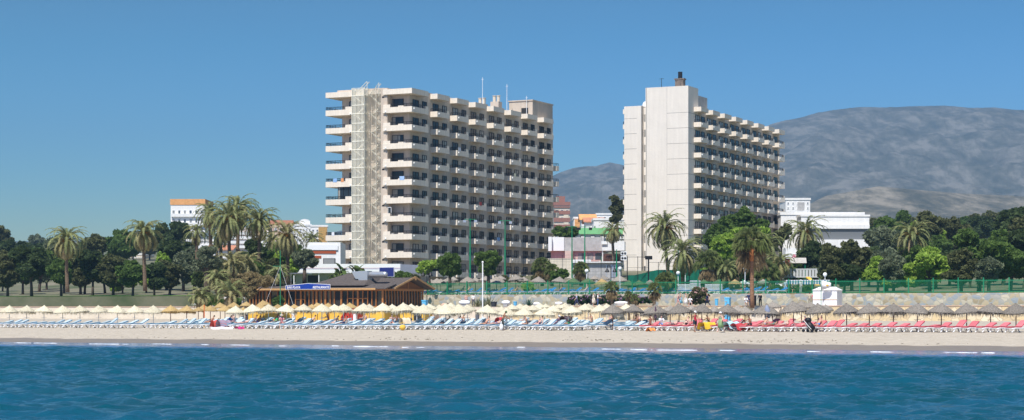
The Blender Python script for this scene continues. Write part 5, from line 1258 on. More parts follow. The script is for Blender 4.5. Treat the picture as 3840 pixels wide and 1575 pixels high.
ytree('dark green trees low at the left behind the globe lamp','hedge',246,[(745,1050,24,22),(800,1055,40,22),(850,1060,36,20),(900,1020,40,26),(960,1030,36,22)],'green',None,0,cat='shrub',seed=48,size=.32)
ytree('dark hedge line under the left palms above the sunbathers','hedge',244,[(760,1062,40,9),(820,1066,36,9),(880,1070,36,9)],'dark',None,0,cat='shrub',seed=49,size=.25)
ytree('bright green bushes under the first left palms','bush',232,[(770,1125,34,22),(820,1130,30,18),(880,1135,30,16)],'green',None,0,cat='shrub',seed=50,size=.28)
ytree('green treetop above the podium between the towers','dense_tree',345,[(2105,870,28,20),(2140,872,24,22)],'green',(2120,915),.2,seed=51,size=.4)
ytree('tall loose eucalyptus touching the left side of the right tower','eucalyptus',400,[(2304,750,14,18),(2330,770,16,20),(2305,785,18,16),(2318,808,16,22),(2300,820,14,14)],'olive',(2316,905),.3,seed=52,size=.4,dens=14)
ytree('low olive bush right of the first terrace fan palm','bush',255,[(2105,1028,24,16),(2080,1035,18,12)],'green',None,0,cat='shrub',seed=53)
ytree('bright green rounded bush behind the fence in mid terrace','bush',s_Y(1985,109),[(1985,1075,28,14)],'bright',None,0,cat='shrub',seed=54,size=.22)
for i,(a,b,lab,sd) in enumerate(((2148,2190,'left end',55),(2200,2280,'second',56),(2285,2330,'third',57),(2330,2385,'fourth',58),(2385,2450,'right end',59))):
    lb=[(q,1124,13,15+4*math.sin(q)) for q in range(a,b,13)]
    ytree(f'{lab} clump of the purple flowering hedge along the stone wall','flowering_hedge',s_Y((a+b)/2,104),lb,'flower',None,0,cat='shrub',seed=sd,size=.2,dens=22,flowers=m_purple,depth=.6,group='flowering hedge along the stone wall')
ytree('pink flowering oleander beside the navy coated walker','oleander',s_Y(2630,103),[(2625,1095,26,24),(2605,1120,26,20),(2640,1120,24,20)],'olive',None,0,cat='shrub',seed=60,size=.2,dens=30,flowers=m_pinkfl)
ytree('dark round bush before the stone wall left of the hedge','bush',s_Y(2145,104),[(2145,1128,14,16)],'dark',None,0,cat='shrub',seed=61,size=.2)
for i,(px,w_) in enumerate(((2905,20),(2950,26),(2990,22),(3030,22))): ytree(f'low green garden bush behind the fence, {ordw(i+1)} right of the orange trunk','bush',s_Y(px,110),[(px,1082,w_,14)],'green',None,0,cat='shrub',seed=62+i,size=.22,group='garden bushes behind the fence')
for i,(px,w_) in enumerate(((1900,30),(1950,26),(2010,30),(2060,30))): ytree(f'low green shrub on the terrace before the court, {ordw(i+1)} from left','bush',s_Y(px,124),[(px,1046,w_,9)],'olive',None,0,cat='shrub',seed=72+i,size=.22,group='low shrubs before the court')
# banana plants behind the restaurant
def banana(label,px,py,Rpx,Y,base,seed,n=16):
    k=F/Y; x,y,z=atp(base[0],base[1],Y); r=thing('banana_plant',label,'plant',(x,y,z),0); rg=np.random.RandomState(seed); V=[]
    R_=Rpx/k; H=(base[1]-py)/k; st_=MB()
    for i in range(n):
        az=rg.rand()*6.28; el=1.35-1.2*rg.rand()**1.3; o=np.array([.3*rg.normal(),.3*rg.normal(),H*(.2+.6*rg.rand())]); L=R_*(.9+.5*rg.rand()); d=np.array([math.cos(az)*math.cos(el),math.sin(az)*math.cos(el),math.sin(el)]); p=o.copy(); N=6; e=el; w0=.3+.12*rg.rand(); prev=None
        st_.bar((o[0]*.3,o[1]*.3,-.3),tuple(o),.06,5)
        for j in range(N+1):
            f=j/N; d=np.array([math.cos(az)*math.cos(e),math.sin(az)*math.cos(e),math.sin(e)]); sd=np.cross(d,[0,0,1]); sd/=np.linalg.norm(sd)+1e-9; w=w0*math.sin(math.pi*(f*.9+.08))
            cur=(p-sd*w,p.copy(),p+sd*w)
            if prev is not None: V+= [prev[0],prev[1],cur[1],cur[0], prev[1],prev[2],cur[2],cur[1]]
            prev=cur; p=p+d*L/N; e-=.25
    link('leaves',mesh_np('leaves',np.array(V),4,m_banana),r); obj('stems',st_,m_frond2,r)
date_palm('young feathery palm among the undergrowth below the drooping palm',1040,1030,50,240,(1042,1075),201,n=40,fruit=False,lowel=-.3,name='young_palm')
date_palm('young feathery palm between the globe lamp and the brown bush',815,1045,52,236,(815,1090),202,n=40,fruit=False,lowel=-.3,name='young_palm')
date_palm('slim date palm half hidden behind the second tall trunk',828,870,58,285,(830,1000),203,n=44,fruit=False)
date_palm('slim date palm behind the gap between third and fourth crowns',1020,905,50,290,(1022,1000),204,n=44,fruit=False)
date_palm('low feathery palm under the lime green tree, right of the squat one',2720,1015,58,244,(2722,1075),205,n=44,fruit=False,lowel=-.6)
date_palm('low feathery palm right of the orange trunked palm skirt',2925,985,56,250,(2925,1070),206,n=44,fruit=False,lowel=-.5)
banana('left clump of banana plants behind the restaurant roof',1275,1000,46,250,(1275,1062),1,20)
banana('right taller clump of banana plants behind the navy board',1345,990,50,250,(1345,1062),2,22)
banana('thin banana stem rising left of the white stripes',1275,1020,28,246,(1262,1062),3,10)
# agaves
def agave(label,px,py,Rpx,t,seed,blue=False,z0=None):
    s=s_at(px,t); x,y=st(s,t); z0=zland(t) if z0 is None else z0; r=thing('agave',label,'plant',(x,y,z0),0); rg=np.random.RandomState(seed); R_=Rpx/F*y; mb=MB()
    for i in range(34):
        az=i*2.4; el=1.45-1.1*(i/34); L=R_*(.9+.3*rg.rand()); d=Vector((math.cos(az)*math.cos(el),math.sin(az)*math.cos(el),math.sin(el))); sd=d.cross(Vector((0,0,1))).normalized()*.055; a=Vector((0,0,.05)); m=a+d*L*.55; tip=a+d*L+Vector((0,0,-.05*L))
        mb.add([tuple(a-sd),tuple(a+sd),tuple(m+sd),tuple(m-sd),tuple(tip),tuple(m+Vector((0,0,-.05)))],[(0,1,2,3),(3,2,4),(1,0,5),(0,3,5),(2,1,5),(3,4,5),(4,2,5)])
    obj('leaves',mb,m_blueleaf if blue else m_yucca,r); return r
m_yucca=leafmat('agave leaves',(.12,.14,.06),(.32,.32,.18),3,.1); m_blueleaf=leafmat('blue green leaves',(.06,.12,.09),(.14,.22,.16),3,.1)
agave('large pale striped agave beside the white flagpole',1832,1130,48,95.5,1); agave('smaller striped agave left of the flagpole',1792,1140,36,95,2); agave('dark green agave leaning behind the flagpole',1812,1135,34,97,4,True); agave('blue green agave in front of the stone wall',1984,1140,34,103.5,3,True)
# mixed tree belt: prototypes with irregular crowns, then copies at many depths
def proto_tree(seed,kind):
    rg=random.Random(seed); r=thing('garden_tree','tree','tree',(0,0,0)); n=rg.randint(5,9); ells=[]; H=rg.uniform(4.5,8)
    for i in range(n):
        q=rg.uniform(0,6.28); d=rg.uniform(0,2.1); ells.append(((d*math.cos(q),d*math.sin(q)*.8,H*rg.uniform(.42,.95)-d*.35),(rg.uniform(.8,1.7),rg.uniform(.8,1.6),rg.uniform(.6,1.25))))
    link('crown',mesh_np('crown',cloud(ells,24,rg.uniform(.26,.42),seed,7),4,m_leaf[kind]),r)
    mb=MB(); ft=H*.3; lean=rg.uniform(-.3,.3); mb.tube([(0,0,-.6),(lean*.4,0,ft*.5),(lean,0,ft)],[.26,.2,.17],8)
    for e in ells:
        c=e[0]; mb.tube([(lean,0,ft*.97),((lean+c[0])/2+rg.uniform(-.25,.25),c[1]/2,(ft+c[2])/2+.2),c],[.11,.07,.02],5)
    obj('trunk',mb,m_bark,r,smooth=True); return r
PT=[proto_tree(300+i,k) for i,k in enumerate(('green','dark','olive','greygreen','bright','green','dark','olive'))]
DESC=['mid green bushy','dark dense','olive loose','grey green','bright green','mid green spreading','dark low','olive spreading']
def belt(px0,px1,t0,t1,n,where,group,seed,first,smin=.7,smax=1.35):
    rg=random.Random(seed); pts=sorted((px0+(px1-px0)*(i+rg.uniform(.1,.9))/n,rg.uniform(t0,t1)) for i in range(n)); cnt={}
    for px,t in pts:
        k=rg.randrange(len(PT)); x,y=st(s_at(px,t),t); cnt[k]=cnt.get(k,0)+1; lab=f'{DESC[k]} tree {where}, {ordw(cnt[k])} such from the left'
        sc=rg.uniform(smin,smax)
        if first.get(k) is None:
            o=PT[k]; first[k]=o; o.location=(x,y,zland(t)); o.rotation_euler=(0,0,rg.uniform(0,6)); o.scale=(sc,sc,sc*rg.uniform(.85,1.1)); o['label']=lab; o['group']=group
        else: dup(PT[k],(x,y,zland(t)),rg.uniform(0,6),lab,group,(sc,sc,sc*rg.uniform(.85,1.1)))
FIRST={}
belt(-120,735,112,150,24,'beyond the left palms','trees beyond the left palms',1,FIRST)
belt(-120,735,170,420,26,'on the far left slope','trees on the left slope',2,FIRST,.9,1.7)
belt(740,1090,128,165,13,'behind the tall left palms','trees behind the tall left palms',3,FIRST,.6,1.0)
belt(3110,3960,112,150,22,'beyond the dark dome tree','trees beyond the dark dome tree',4,FIRST)
belt(3110,3960,170,420,26,'on the far right slope','trees on the right slope',5,FIRST,.9,1.7)
belt(2620,3090,118,150,9,'below the right tower','trees below the right tower',6,FIRST,.5,.8)
for k,o in enumerate(PT):
    if FIRST.get(k) is None:
        for c in list(o.children): bpy.data.objects.remove(c)
        bpy.data.objects.remove(o)
m_pink2=plaster('warm render',(.72,.60,.48),.1)
rgh=random.Random(8); hs_=[]
for i in range(9): hs_.append(('left',-60+i*82+rgh.uniform(-20,20)))
for i in range(9): hs_.append(('right',3270+i*72+rgh.uniform(-20,20)))
for i,(sd,px) in enumerate(hs_):
    Y=rgh.uniform(480,900); w_=rgh.uniform(30,70)*600/Y; tt_=(px-1920)/F*Y*SA+(Y-130)*CA; yg=1160-(zland(tt_)-CZ)/Y*F; yb=yg+6*F/Y; hh=rgh.uniform(18,48)*600/Y; wm=rgh.choice([m_white,m_cream,m_pink2])
    if rgh.random()<.55: block('apartment_building',f'{["white","cream","warm"][[m_white,m_cream,m_pink2].index(wm)]} flats on the {sd} slope, {ordw(i%9+1)} of the buildings there',px,px+w_,yg-hh,yb,Y,10,wm,rgh.randint(2,4),rgh.randint(3,6),rgh.uniform(-.2,.2),wy0=min(.6,6*F/Y/(6*F/Y+hh)),roofmat=rgh.choice([m_grey,m_white,m_terra]))
    else: gable_house('house',f'tiled roof house on the {sd} slope, {ordw(i%9+1)} of the buildings there',px,px+w_*.6,yg-hh*.4,yg-hh*.65,yb,Y,9,wm,m_terra)
date_palm('tall date palm standing beyond the left picture edge',540,870,74,256,(542,1075),108); date_palm('shorter date palm farther beyond the left picture edge',250,900,74,262,(252,1080),109)
date_palm('date palm standing beyond the right picture edge',3420,880,80,262,(3424,1080),110)
# ------------------------------------------------------------------ sun loungers
def stripemat(name,c1,c2,sc=9):
    m=bpy.data.materials.new(name); m.use_nodes=True; nt=m.node_tree; L=nt.links; p=nt.nodes['Principled BSDF']; p.inputs['Roughness'].default_value=.8
    tc=nt.nodes.new('ShaderNodeTexCoord'); w=nt.nodes.new('ShaderNodeTexWave'); w.inputs['Scale'].default_value=sc; w.inputs['Distortion'].default_value=.4; w.bands_direction='X'
    L.new(tc.outputs['Object'],w.inputs[0]); cr=nt.nodes.new('ShaderNodeValToRGB'); cr.color_ramp.elements[0].position=.4; cr.color_ramp.elements[1].position=.55
    cr.color_ramp.elements[0].color=(*c1,1); cr.color_ramp.elements[1].color=(*c2,1); L.new(w.outputs[0],cr.inputs[0])
    oi=nt.nodes.new('ShaderNodeObjectInfo'); hs=nt.nodes.new('ShaderNodeHueSaturation'); mr=nt.nodes.new('ShaderNodeMapRange'); mr.inputs[3].default_value=.8; mr.inputs[4].default_value=1.15
    L.new(oi.outputs['Random'],mr.inputs[0]); L.new(mr.outputs[0],hs.inputs['Value']); L.new(cr.outputs[0],hs.inputs['Color']); L.new(hs.outputs[0],p.inputs['Base Color']); return m
m_cush={'blue':M('blue cushion',(.11,.25,.37),.8,rnd=.15,var=.1),'red':M('faded red cushion',(.52,.10,.12),.8,rnd=.15,var=.12,scale=3),'royal':M('royal blue cushion',(.02,.16,.46),.8,rnd=.15),
 'white':M('white cushion',(.75,.75,.74),.8,rnd=.05)}
m_top={'blue':stripemat('pale blue striped cover',(.30,.44,.52),(.62,.66,.64)),'red':M('faded pink red cover',(.58,.15,.17),.8,rnd=.15,var=.15,scale=3),'royal':M('royal blue mattress top',(.03,.20,.52),.8,rnd=.12),'white':M('white mattress top',(.78,.78,.76),.8,rnd=.05)}
def lounger_meshes(kind,back):
    """foot end at -y; seat 0.36 high; the back rises by `back` radians"""
    d={}
    f=MB()
    for q in (-.31,.31): f.tube([(q,-1.0,.28),(q,-.5,.32),(q,.4,.30),(q,.92,.33)],[.05,.055,.055,.045],6)
    for y in (-.98,-.4,.3,.9): f.box(-.30,.30,y-.03,y+.03,.29,.33)
    bx=MB(); c,s_=math.cos(back),math.sin(back)
    for q in (-.29,.29): f.bar((q,.28,.35),(q,.28+.78*c,.35+.78*s_),.025,6)
    d['frame']=f.mesh('frame',m_plastic,True)
    for nm,q,y in (('a',-.31,-.82),('b',.31,-.82),('c',-.31,.72),('d',.31,.72)):
        l=MB(); sg=1 if y>0 else -1; l.tube([(q,y+.16*sg,.01),(q,y+.05*sg,.08),(q,y-.06*sg,.24),(q,y-.2*sg,.32)],[.06,.05,.05,.05],6); d['leg'+nm]=l.mesh('leg',m_plastic,True)
    m=MB(); th=.09
    yb=.30
    def strip(mb,off,th,w,mi):
        P=[(-1.0,.36+off),(-.6,.37+off),(-.1,.355+off),(yb-.04,.36+off),(yb+.12*c+.02,.37+.12*s_+off),(yb+.5*c,.37+.5*s_+off),(yb+.82*c,.37+.82*s_+off)]
        vs=[]
        for i,(y,z) in enumerate(P):
            n_=(-s_,c) if i>=4 else (0,1)
            vs+= [(-w,y,z),(w,y,z),(w,y+n_[0]*th,z+n_[1]*th),(-w,y+n_[0]*th,z+n_[1]*th)]
        fs=[]
        for i in range(len(P)-1):
            a=i*4; fs+=[(a+k,a+(k+1)%4,a+4+(k+1)%4,a+4+k) for k in range(4)]
        fs+=[(3,2,1,0),tuple(len(vs)-4+k for k in range(4))]
        mb.add(vs,fs,mi)
    strip(m,0,th,.30,0); d['mattress']=m.mesh('mattress',m_cush[kind])
    t=MB(); strip(t,th+.004,.015,.262,0); d['cover']=t.mesh('mattress_cover',m_top[kind])
    return d
LM={}
def make_lounger(kind,back):
    key=(kind,round(back,1))
    if key not in LM: LM[key]=lounger_meshes(kind,back)
    return LM[key]
def lounger(px,t,kind,rz,label,group,back=.6,z=None):
    s=s_at(px,t); x,y=st(s,t); z0=z if z is not None else ((zbeach(t)+.02) if t<93 else zland(t)+.05)
    d=make_lounger(kind,back); r=thing('sun_lounger',label,'sun lounger',(x,y,z0),rz,group)
    link('frame',d['frame'],r)
    for q in 'abcd': link('leg',d['leg'+q],r)
    m=link('mattress',d['mattress'],r); link('mattress_cover',d['cover'],m)
    return r
LG=[]
rgl=random.Random(21)
def row(kind,p0,p1,t,step,skip,nm,jit=.25,rz0=-48.6,col=None,zz=None,clear=()):
    s=s_at(p0,t); e=s_at(p1,t); k=0; pts=[]
    while s<e:
        tt=t+rgl.uniform(-jit,jit); px=None
        # pixel column of this spot
        x,y=st(s,tt); px=1920+F*x/y
        if rgl.random()>skip and not any(a<px<b for a,b in clear): pts.append((px,tt))
        s+=step*rgl.uniform(.9,1.12)
    for i,(px,tt) in enumerate(pts):
        cn={'blue':'pale blue','red':'faded red','royal':'bright blue','white':'plain white'}[kind]
        lab=f"{cn} sun lounger {zone(px)}, {ordw(i+1)} in the {nm}"
        r=lounger(px,tt,kind,math.radians(rz0+rgl.uniform(-7,7)),lab,f"{cn} sun loungers, {nm}",back=rgl.choice([.12,.25,.35,.35,.5,.6]))
        LG.append((px,tt,kind,r,x))
row('blue',742,2416,27.5,1.0,.03,'front row',clear=[(2250,2300)])
row('blue',745,2400,30.4,1.05,.08,'second row',.35)
row('blue',745,2430,35,1.3,.10,'third row',.5)
row('blue',745,2440,43,1.5,.15,'back row',.9)
row('red',2442,3110,27.5,.92,.02,'front row',rz0=-45)
row('red',2600,3110,32.5,1.15,.1,'second row',.3,rz0=-45)
row('red',2760,3110,39,1.4,.15,'third row',.5,rz0=-45)
row('blue',5,725,27.5,1.1,.1,'front row',clear=[])
row('red',3125,3835,27.5,1.1,.1,'front row',rz0=-45)
row('royal',1600,2960,108.2,1.25,.06,'terrace front',.3,rz0=-60)
row('royal',1620,2900,112.5,1.7,.2,'terrace back',.5,rz0=-60)
row('white',742,905,103,1.7,.1,'left bank',.6,rz0=-55); row('royal',742,850,99,2.0,.2,'left bank',.6,rz0=-55)

# ------------------------------------------------------------------ people
SK=[M('lightly tanned skin',(.55,.31,.21),.55,var=.08),M('deep tanned skin',(.36,.18,.11),.55,var=.08),M('pale pink skin',(.66,.40,.32),.55,var=.08)]
m_hair=[M('dark hair',(.02,.014,.01),.7),M('grey hair',(.38,.36,.34),.7),M('fair hair',(.42,.30,.15),.7)]
CL={}
def cloth(c):
    if c not in CL: CL[c]=M('cloth '+str(len(CL)),c,.85,var=.08,scale=6)
    return CL[c]
def skeleton(p):
    tau=p.get('tau',0); U=Vector((0,-math.sin(tau),math.cos(tau))); Fw=Vector((0,-math.cos(tau),-math.sin(tau)))
    nk=p.get('neck',0); hu=Vector((0,-math.sin(tau+nk),math.cos(tau+nk))); hf=Vector((0,-math.cos(tau+nk),-math.sin(tau+nk)))
    V=[];E=[];Rd=[];Bn=[]
    def v(co,r,r2=None,par=None,b='torso'):
        V.append(Vector(co)); Rd.append((r,r2 or r)); Bn.append(b)
        if par is not None: E.append((par,len(V)-1))
        return len(V)-1
    P=v((0,0,0),.125,.105,b='pelvis'); lum=v(U*.15,.115,.09,P); ch=v(U*.33+Fw*.01,.14,.10,lum); nb=v(U*.47,.075,.065,ch); n2=v(U*.53+hf*.01,.052,.052,nb,'neck')
    hc=v(U*.53+hu*.09+hf*.02,.072,.085,n2,'head'); ht=v(U*.53+hu*.19+hf*.01,.058,.068,hc,'head'); ns=v(U*.53+hu*.085+hf*.105,.014,.016,hc,'head')
    J={'head':V[hc].copy(),'top':V[ht].copy(),'hu':hu,'hf':hf,'U':U,'Fw':Fw}
    w=p.get('w',1.)
    for sg,nm in ((-1,'L'),(1,'R')):
        hip=p.get('hip'+nm,0); kn=p.get('knee'+nm,0); sp=p.get('spread',.06)
        h=v(Vector((sg*.09,0,-.03)),.085,.085,P,'thigh'); d=Vector((sg*math.sin(sp),-math.sin(hip)*math.cos(sp),-math.cos(hip)*math.cos(sp)))
        m=v(V[h]+d*.22,.075,.075,h,'thigh'); k=v(V[h]+d*.43,.052,.052,m,'thigh'); a=hip-kn; d2=Vector((sg*math.sin(sp)*.3,-math.sin(a),-math.cos(a)))
        c=v(V[k]+d2*.15,.05,.05,k,'shin'); an=v(V[k]+d2*.40,.03,.034,c,'shin'); ft=Vector((sg*.15,-math.cos(a+p.get('foot',0)),math.sin(a+p.get('foot',0)))); ft.normalize()
        he=v(V[an]+d2*.05,.032,.034,an,'foot'); to=v(V[he]+ft*.16,.028,.022,he,'foot')
        s=v(U*.43+Vector((sg*.165,0,0)),.052,.052,ch,'arm'); al=p.get('sh'+nm,0); el=p.get('el'+nm,.2); ab=p.get('abd',.18)
        d=Vector((sg*math.sin(ab),-math.sin(al)*math.cos(ab),-math.cos(al)*math.cos(ab))); e=v(V[s]+d*.27,.037,.037,s,'arm'); a2=al+el; ab2=p.get('abd2',ab*.4)
        d2=Vector((sg*math.sin(ab2),-math.sin(a2)*math.cos(ab2),-math.cos(a2)*math.cos(ab2))); wr=v(V[e]+d2*.24,.024,.026,e,'fore'); pa=v(V[wr]+d2*.06,.026,.034,wr,'hand')
        fwd=Vector((0,-math.cos(a2),math.sin(a2))); lat=d2.cross(fwd).normalized()
        for i,(o,l) in enumerate(((-.027,.062),(-.009,.075),(.009,.07),(.027,.052))):
            q=V[pa]+fwd*o+d2*.03; f1=v(q,.009,.009,pa,'hand'); f2=v(q+d2*l*.55,.0085,.0085,f1,'hand'); v(q+d2*l*.95-lat*sg*.018,.007,.007,f2,'hand')
        t1=v(V[wr]+d2*.03+fwd*.035,.011,.011,wr,'hand'); v(V[t1]+d2*.04+fwd*.018,.009,.009,t1,'hand')
    return V,E,Rd,Bn,J
def body(p):
    V,E,Rd,Bn,J=skeleton(p); me=bpy.data.meshes.new('sk'); me.from_pydata([tuple(a) for a in V],E,[])
    bm=bmesh.new(); bm.from_mesh(me); ly=bm.verts.layers.skin.verify(); bm.verts.ensure_lookup_table()
    for i,vv in enumerate(bm.verts): vv[ly].radius=Rd[i]; vv[ly].use_root=(i==0)
    bm.to_mesh(me); bm.free(); o=bpy.data.objects.new('sk',me); COL.objects.link(o); m=o.modifiers.new('s','SKIN'); m.use_smooth_shade=True; m.branch_smoothing=.4
    s2=o.modifiers.new('u','SUBSURF'); s2.levels=1; s2.render_levels=1
    bpy.context.view_layer.update(); out=bpy.data.meshes.new_from_object(o.evaluated_get(bpy.context.evaluated_depsgraph_get())); bpy.data.objects.remove(o)
    co=np.zeros(len(out.vertices)*3); out.vertices.foreach_get('co',co); co=co.reshape(-1,3)
    # nearest bone of every vertex
    A=np.array([V[a] for a,b in E]); B=np.array([V[b] for a,b in E]); nb=[Bn[b] for a,b in E]; AB=B-A; L2=(AB**2).sum(1)+1e-9
    d=co[:,None,:]-A[None]; tt=np.clip((d*AB[None]).sum(2)/L2,0,1); dist=np.linalg.norm(d-tt[:,:,None]*AB[None],axis=2); idx=dist.argmin(1)
    lab=[nb[i] for i in idx]; tp=tt[np.arange(len(co)),idx]
    eb={i:(E[i]) for i in range(len(E))}
    return dict(me=out,co=co,lab=lab,J=J,zmin=co[:,2].min())
POSES={
 'stand':dict(hipL=.05,hipR=-.05,kneeL=.05,kneeR=.05,shL=.1,shR=-.05,elL=.35,elR=.3,foot=-.0),
 'walk':dict(hipL=.42,kneeL=.15,hipR=-.28,kneeR=.35,shL=-.35,elL=.25,shR=.4,elR=.35,tau=.05),
 'carry':dict(hipL=.1,hipR=-.1,kneeL=.1,kneeR=.1,shL=.3,elL=1.3,shR=.25,elR=1.2,neck=.1),
 'bend':dict(tau=.35,neck=.3,hipL=.15,hipR=-.15,kneeL=.25,kneeR=.2,shL=.7,elL=.4,shR=.5,elR=.5),
 'recline':dict(tau=-.75,neck=.35,hipL=1.5,kneeL=.12,hipR=1.35,kneeR=.5,shL=.35,elL=.9,shR=.1,elR=.8,foot=-.3,spread=.1),
 'lie':dict(tau=-1.35,neck=.15,hipL=1.55,kneeL=.05,hipR=1.55,kneeR=.03,shL=1.3,elL=.3,shR=1.2,elR=.25,foot=-.4,spread=.08),
 'sit':dict(tau=.25,neck=.1,hipL=1.45,kneeL=1.35,hipR=1.4,kneeR=1.25,shL=.75,elL=.7,shR=.7,elR=.8,spread=.16),
 'sitback':dict(tau=.35,neck=.25,hipL=1.55,kneeL=1.0,hipR=1.5,kneeR=.9,shL=.95,elL=.5,shR=.9,elR=.6,spread=.16),
}
BODY={k:body(v) for k,v in POSES.items()}
def region_mesh(b,names,mat,off=.014,cond=None,nm='cloth'):
    me=b['me'].copy(); bm=bmesh.new(); bm.from_mesh(me); bm.normal_update(); bm.verts.ensure_lookup_table(); lab=b['lab']; J=b['J']
    keep=[]
    for f in bm.faces:
        c=f.calc_center_median(); k=sum(lab[v.index] in names for v in f.verts)>=3 and (cond is None or cond(c,[lab[v.index] for v in f.verts]))
        if not k: keep.append(f)
    nrm={v.index:v.normal.copy() for v in bm.verts}
    for v in bm.verts: v.co+=nrm[v.index]*off
    bmesh.ops.delete(bm,geom=keep,context='FACES'); bm.to_mesh(me); bm.free(); me.materials.clear(); me.materials.append(mat); me.name=nm; return me
PCACHE={}
PC={}
def person(x,y,z,pose,rz,label,skin=0,hair=0,top=None,bottom=None,bkind='shorts',hat=None,scale=1.,group=None,tkind='shirt',seat=0.,long=False):
    b=BODY[pose]; lift=-b['zmin'] if seat==0 else seat
    r=thing('person',label,'person',(x,y,z),rz,group); r.scale=(scale,)*3; J=b['J']; Z=Vector((0,0,lift))
    key=(pose,skin)
    if key not in PC:
        me=b['me'].copy(); me.materials.clear(); me.materials.append(SK[skin]); PC[key]=me
    bo=link('body',PC[key],r,(0,0,lift)); 
    h=MB(); hc=J['head']+J['hu']*.05-J['hf']*.018; n=10
    h.sphere(tuple(hc),.098,10,7,(.88,1.02,1.02)); 
    # keep the hair behind and above the face
    me=h.mesh('hair',m_hair[hair],True); bm=bmesh.new(); bm.from_mesh(me)
    dl=[v for v in bm.verts if (v.co-hc).dot(J['hf'])>.035 and (v.co-hc).dot(J['hu'])<.045 or (not long and (v.co-hc).dot(J['hu'])<-.06)]
    bmesh.ops.delete(bm,geom=dl,context='VERTS'); bm.to_mesh(me); bm.free(); link('hair',me,r,(0,0,lift))
    e=MB()
    for q in (-.032,.032): e.sphere(tuple(J['head']+J['hu']*.012+J['hf']*.078+Vector((q,0,0))),.011,6,4)
    obj('eyes',e,m_black,r,(0,0,lift))
    if hat:
        m=MB(); c=J['top']+J['hu']*.0; a=J['hu']; m.bar(tuple(c-a*.02),tuple(c+a*.07),.10,12,.07); m.bar(tuple(c-a*.035),tuple(c-a*.018),.16 if hat[1]=='brim' else .115,12)
        if hat[1]=='cap': m.bar(tuple(c-a*.03+J['hf']*.09),tuple(c-a*.015+J['hf']*.1),.07,8)
        obj('hat',m,cloth(hat[0]),r,(0,0,lift))
    if top:
        arms=['arm'] if tkind=='shirt' else []
        if tkind=='long': arms=['arm','fore']
        if tkind=='bikini': cond=lambda c,l: .26<c.dot(J['U'])<.36
        else: cond=None
        nm=['torso','neck'] if tkind=='neck' else ['torso']
        link('shirt' if tkind!='bikini' else 'bikini_top',region_mesh(b,nm+arms+(['pelvis'] if tkind!='bikini' else []),cloth(top),.018,cond,'shirt'),r,(0,0,lift))
    if bottom:
        if bkind=='skirt':
            kx=J['U']; hp=Vector((0,0,.1)); m=MB(); m.tube([(0,0,.16),(0,-.01,.02),(0,-.02,-.2),(.02,-.03,-.52)],[.14,.185,.22,.27],14); obj('skirt',m,cloth(bottom),r,(0,0,lift),smooth=True)
        else:
            names={'shorts':['pelvis','thigh'],'trousers':['pelvis','thigh','shin'],'swim':['pelvis']}[bkind]
            def cond(c,l):
                if bkind=='trousers': return True
                d=(Vector(c)-Vector((c.x,0,-.03))).length
                return d<(.30 if bkind=='shorts' else .14)
            nmz={'shorts':['pelvis','thigh'],'trousers':['pelvis','thigh','shin'],'swim':['pelvis','thigh']}[bkind]
            link(bkind if bkind!='swim' else 'swimwear',region_mesh(b,nmz,cloth(bottom),.02,cond,'cloth'),r,(0,0,lift))
    return r
def ppl(px,t,pose,face,label,z=None,**k):
    s=s_at(px,t); x,y=st(s,t); z0=z if z is not None else (zbeach(t) if t<93 else zland(t)+.04); return person(x,y,z0,pose,math.radians(face),label,**k)
W_=(.8,.8,.8); NV=(.02,.03,.10)
# walkers on the open sand (face angle: 0 looks at the sea, 90 looks right)
r=ppl(2606,24.2,'walk',20,'man in a red vest, dark shorts and white cap walking on the sand',skin=1,hair=0,top=(.50,.03,.06),bottom=(.02,.025,.04),bkind='shorts',hat=(W_,'cap'),tkind='vest',scale=1.03)
r=ppl(2703,24.6,'walk',-35,'woman in a white sun hat and patterned green dress walking barefoot on the sand',skin=2,hair=2,top=(.20,.33,.22),bottom=(.22,.34,.16),bkind='skirt',hat=(W_,'brim'),tkind='vest',scale=.98)
ppl(1885,26.4,'bend',80,'bare chested man in a green cap and dark shorts walking right past the loungers',skin=1,top=None,bottom=(.05,.06,.05),bkind='trousers',hat=((.05,.12,.04),'cap'))
m=MB(); m.sphere((0,0,0),.24,10,7,(.7,.5,1.2)); m.box(-.03,.03,-.02,.02,.25,.5); s=s_at(1880,25.9); x,y=st(s,25.9); tag(obj('beach_bag',m,cloth(W_),None,(x,y,zbeach(26)+.3),smooth=True),'white beach bag hanging beside the green capped man','bag')
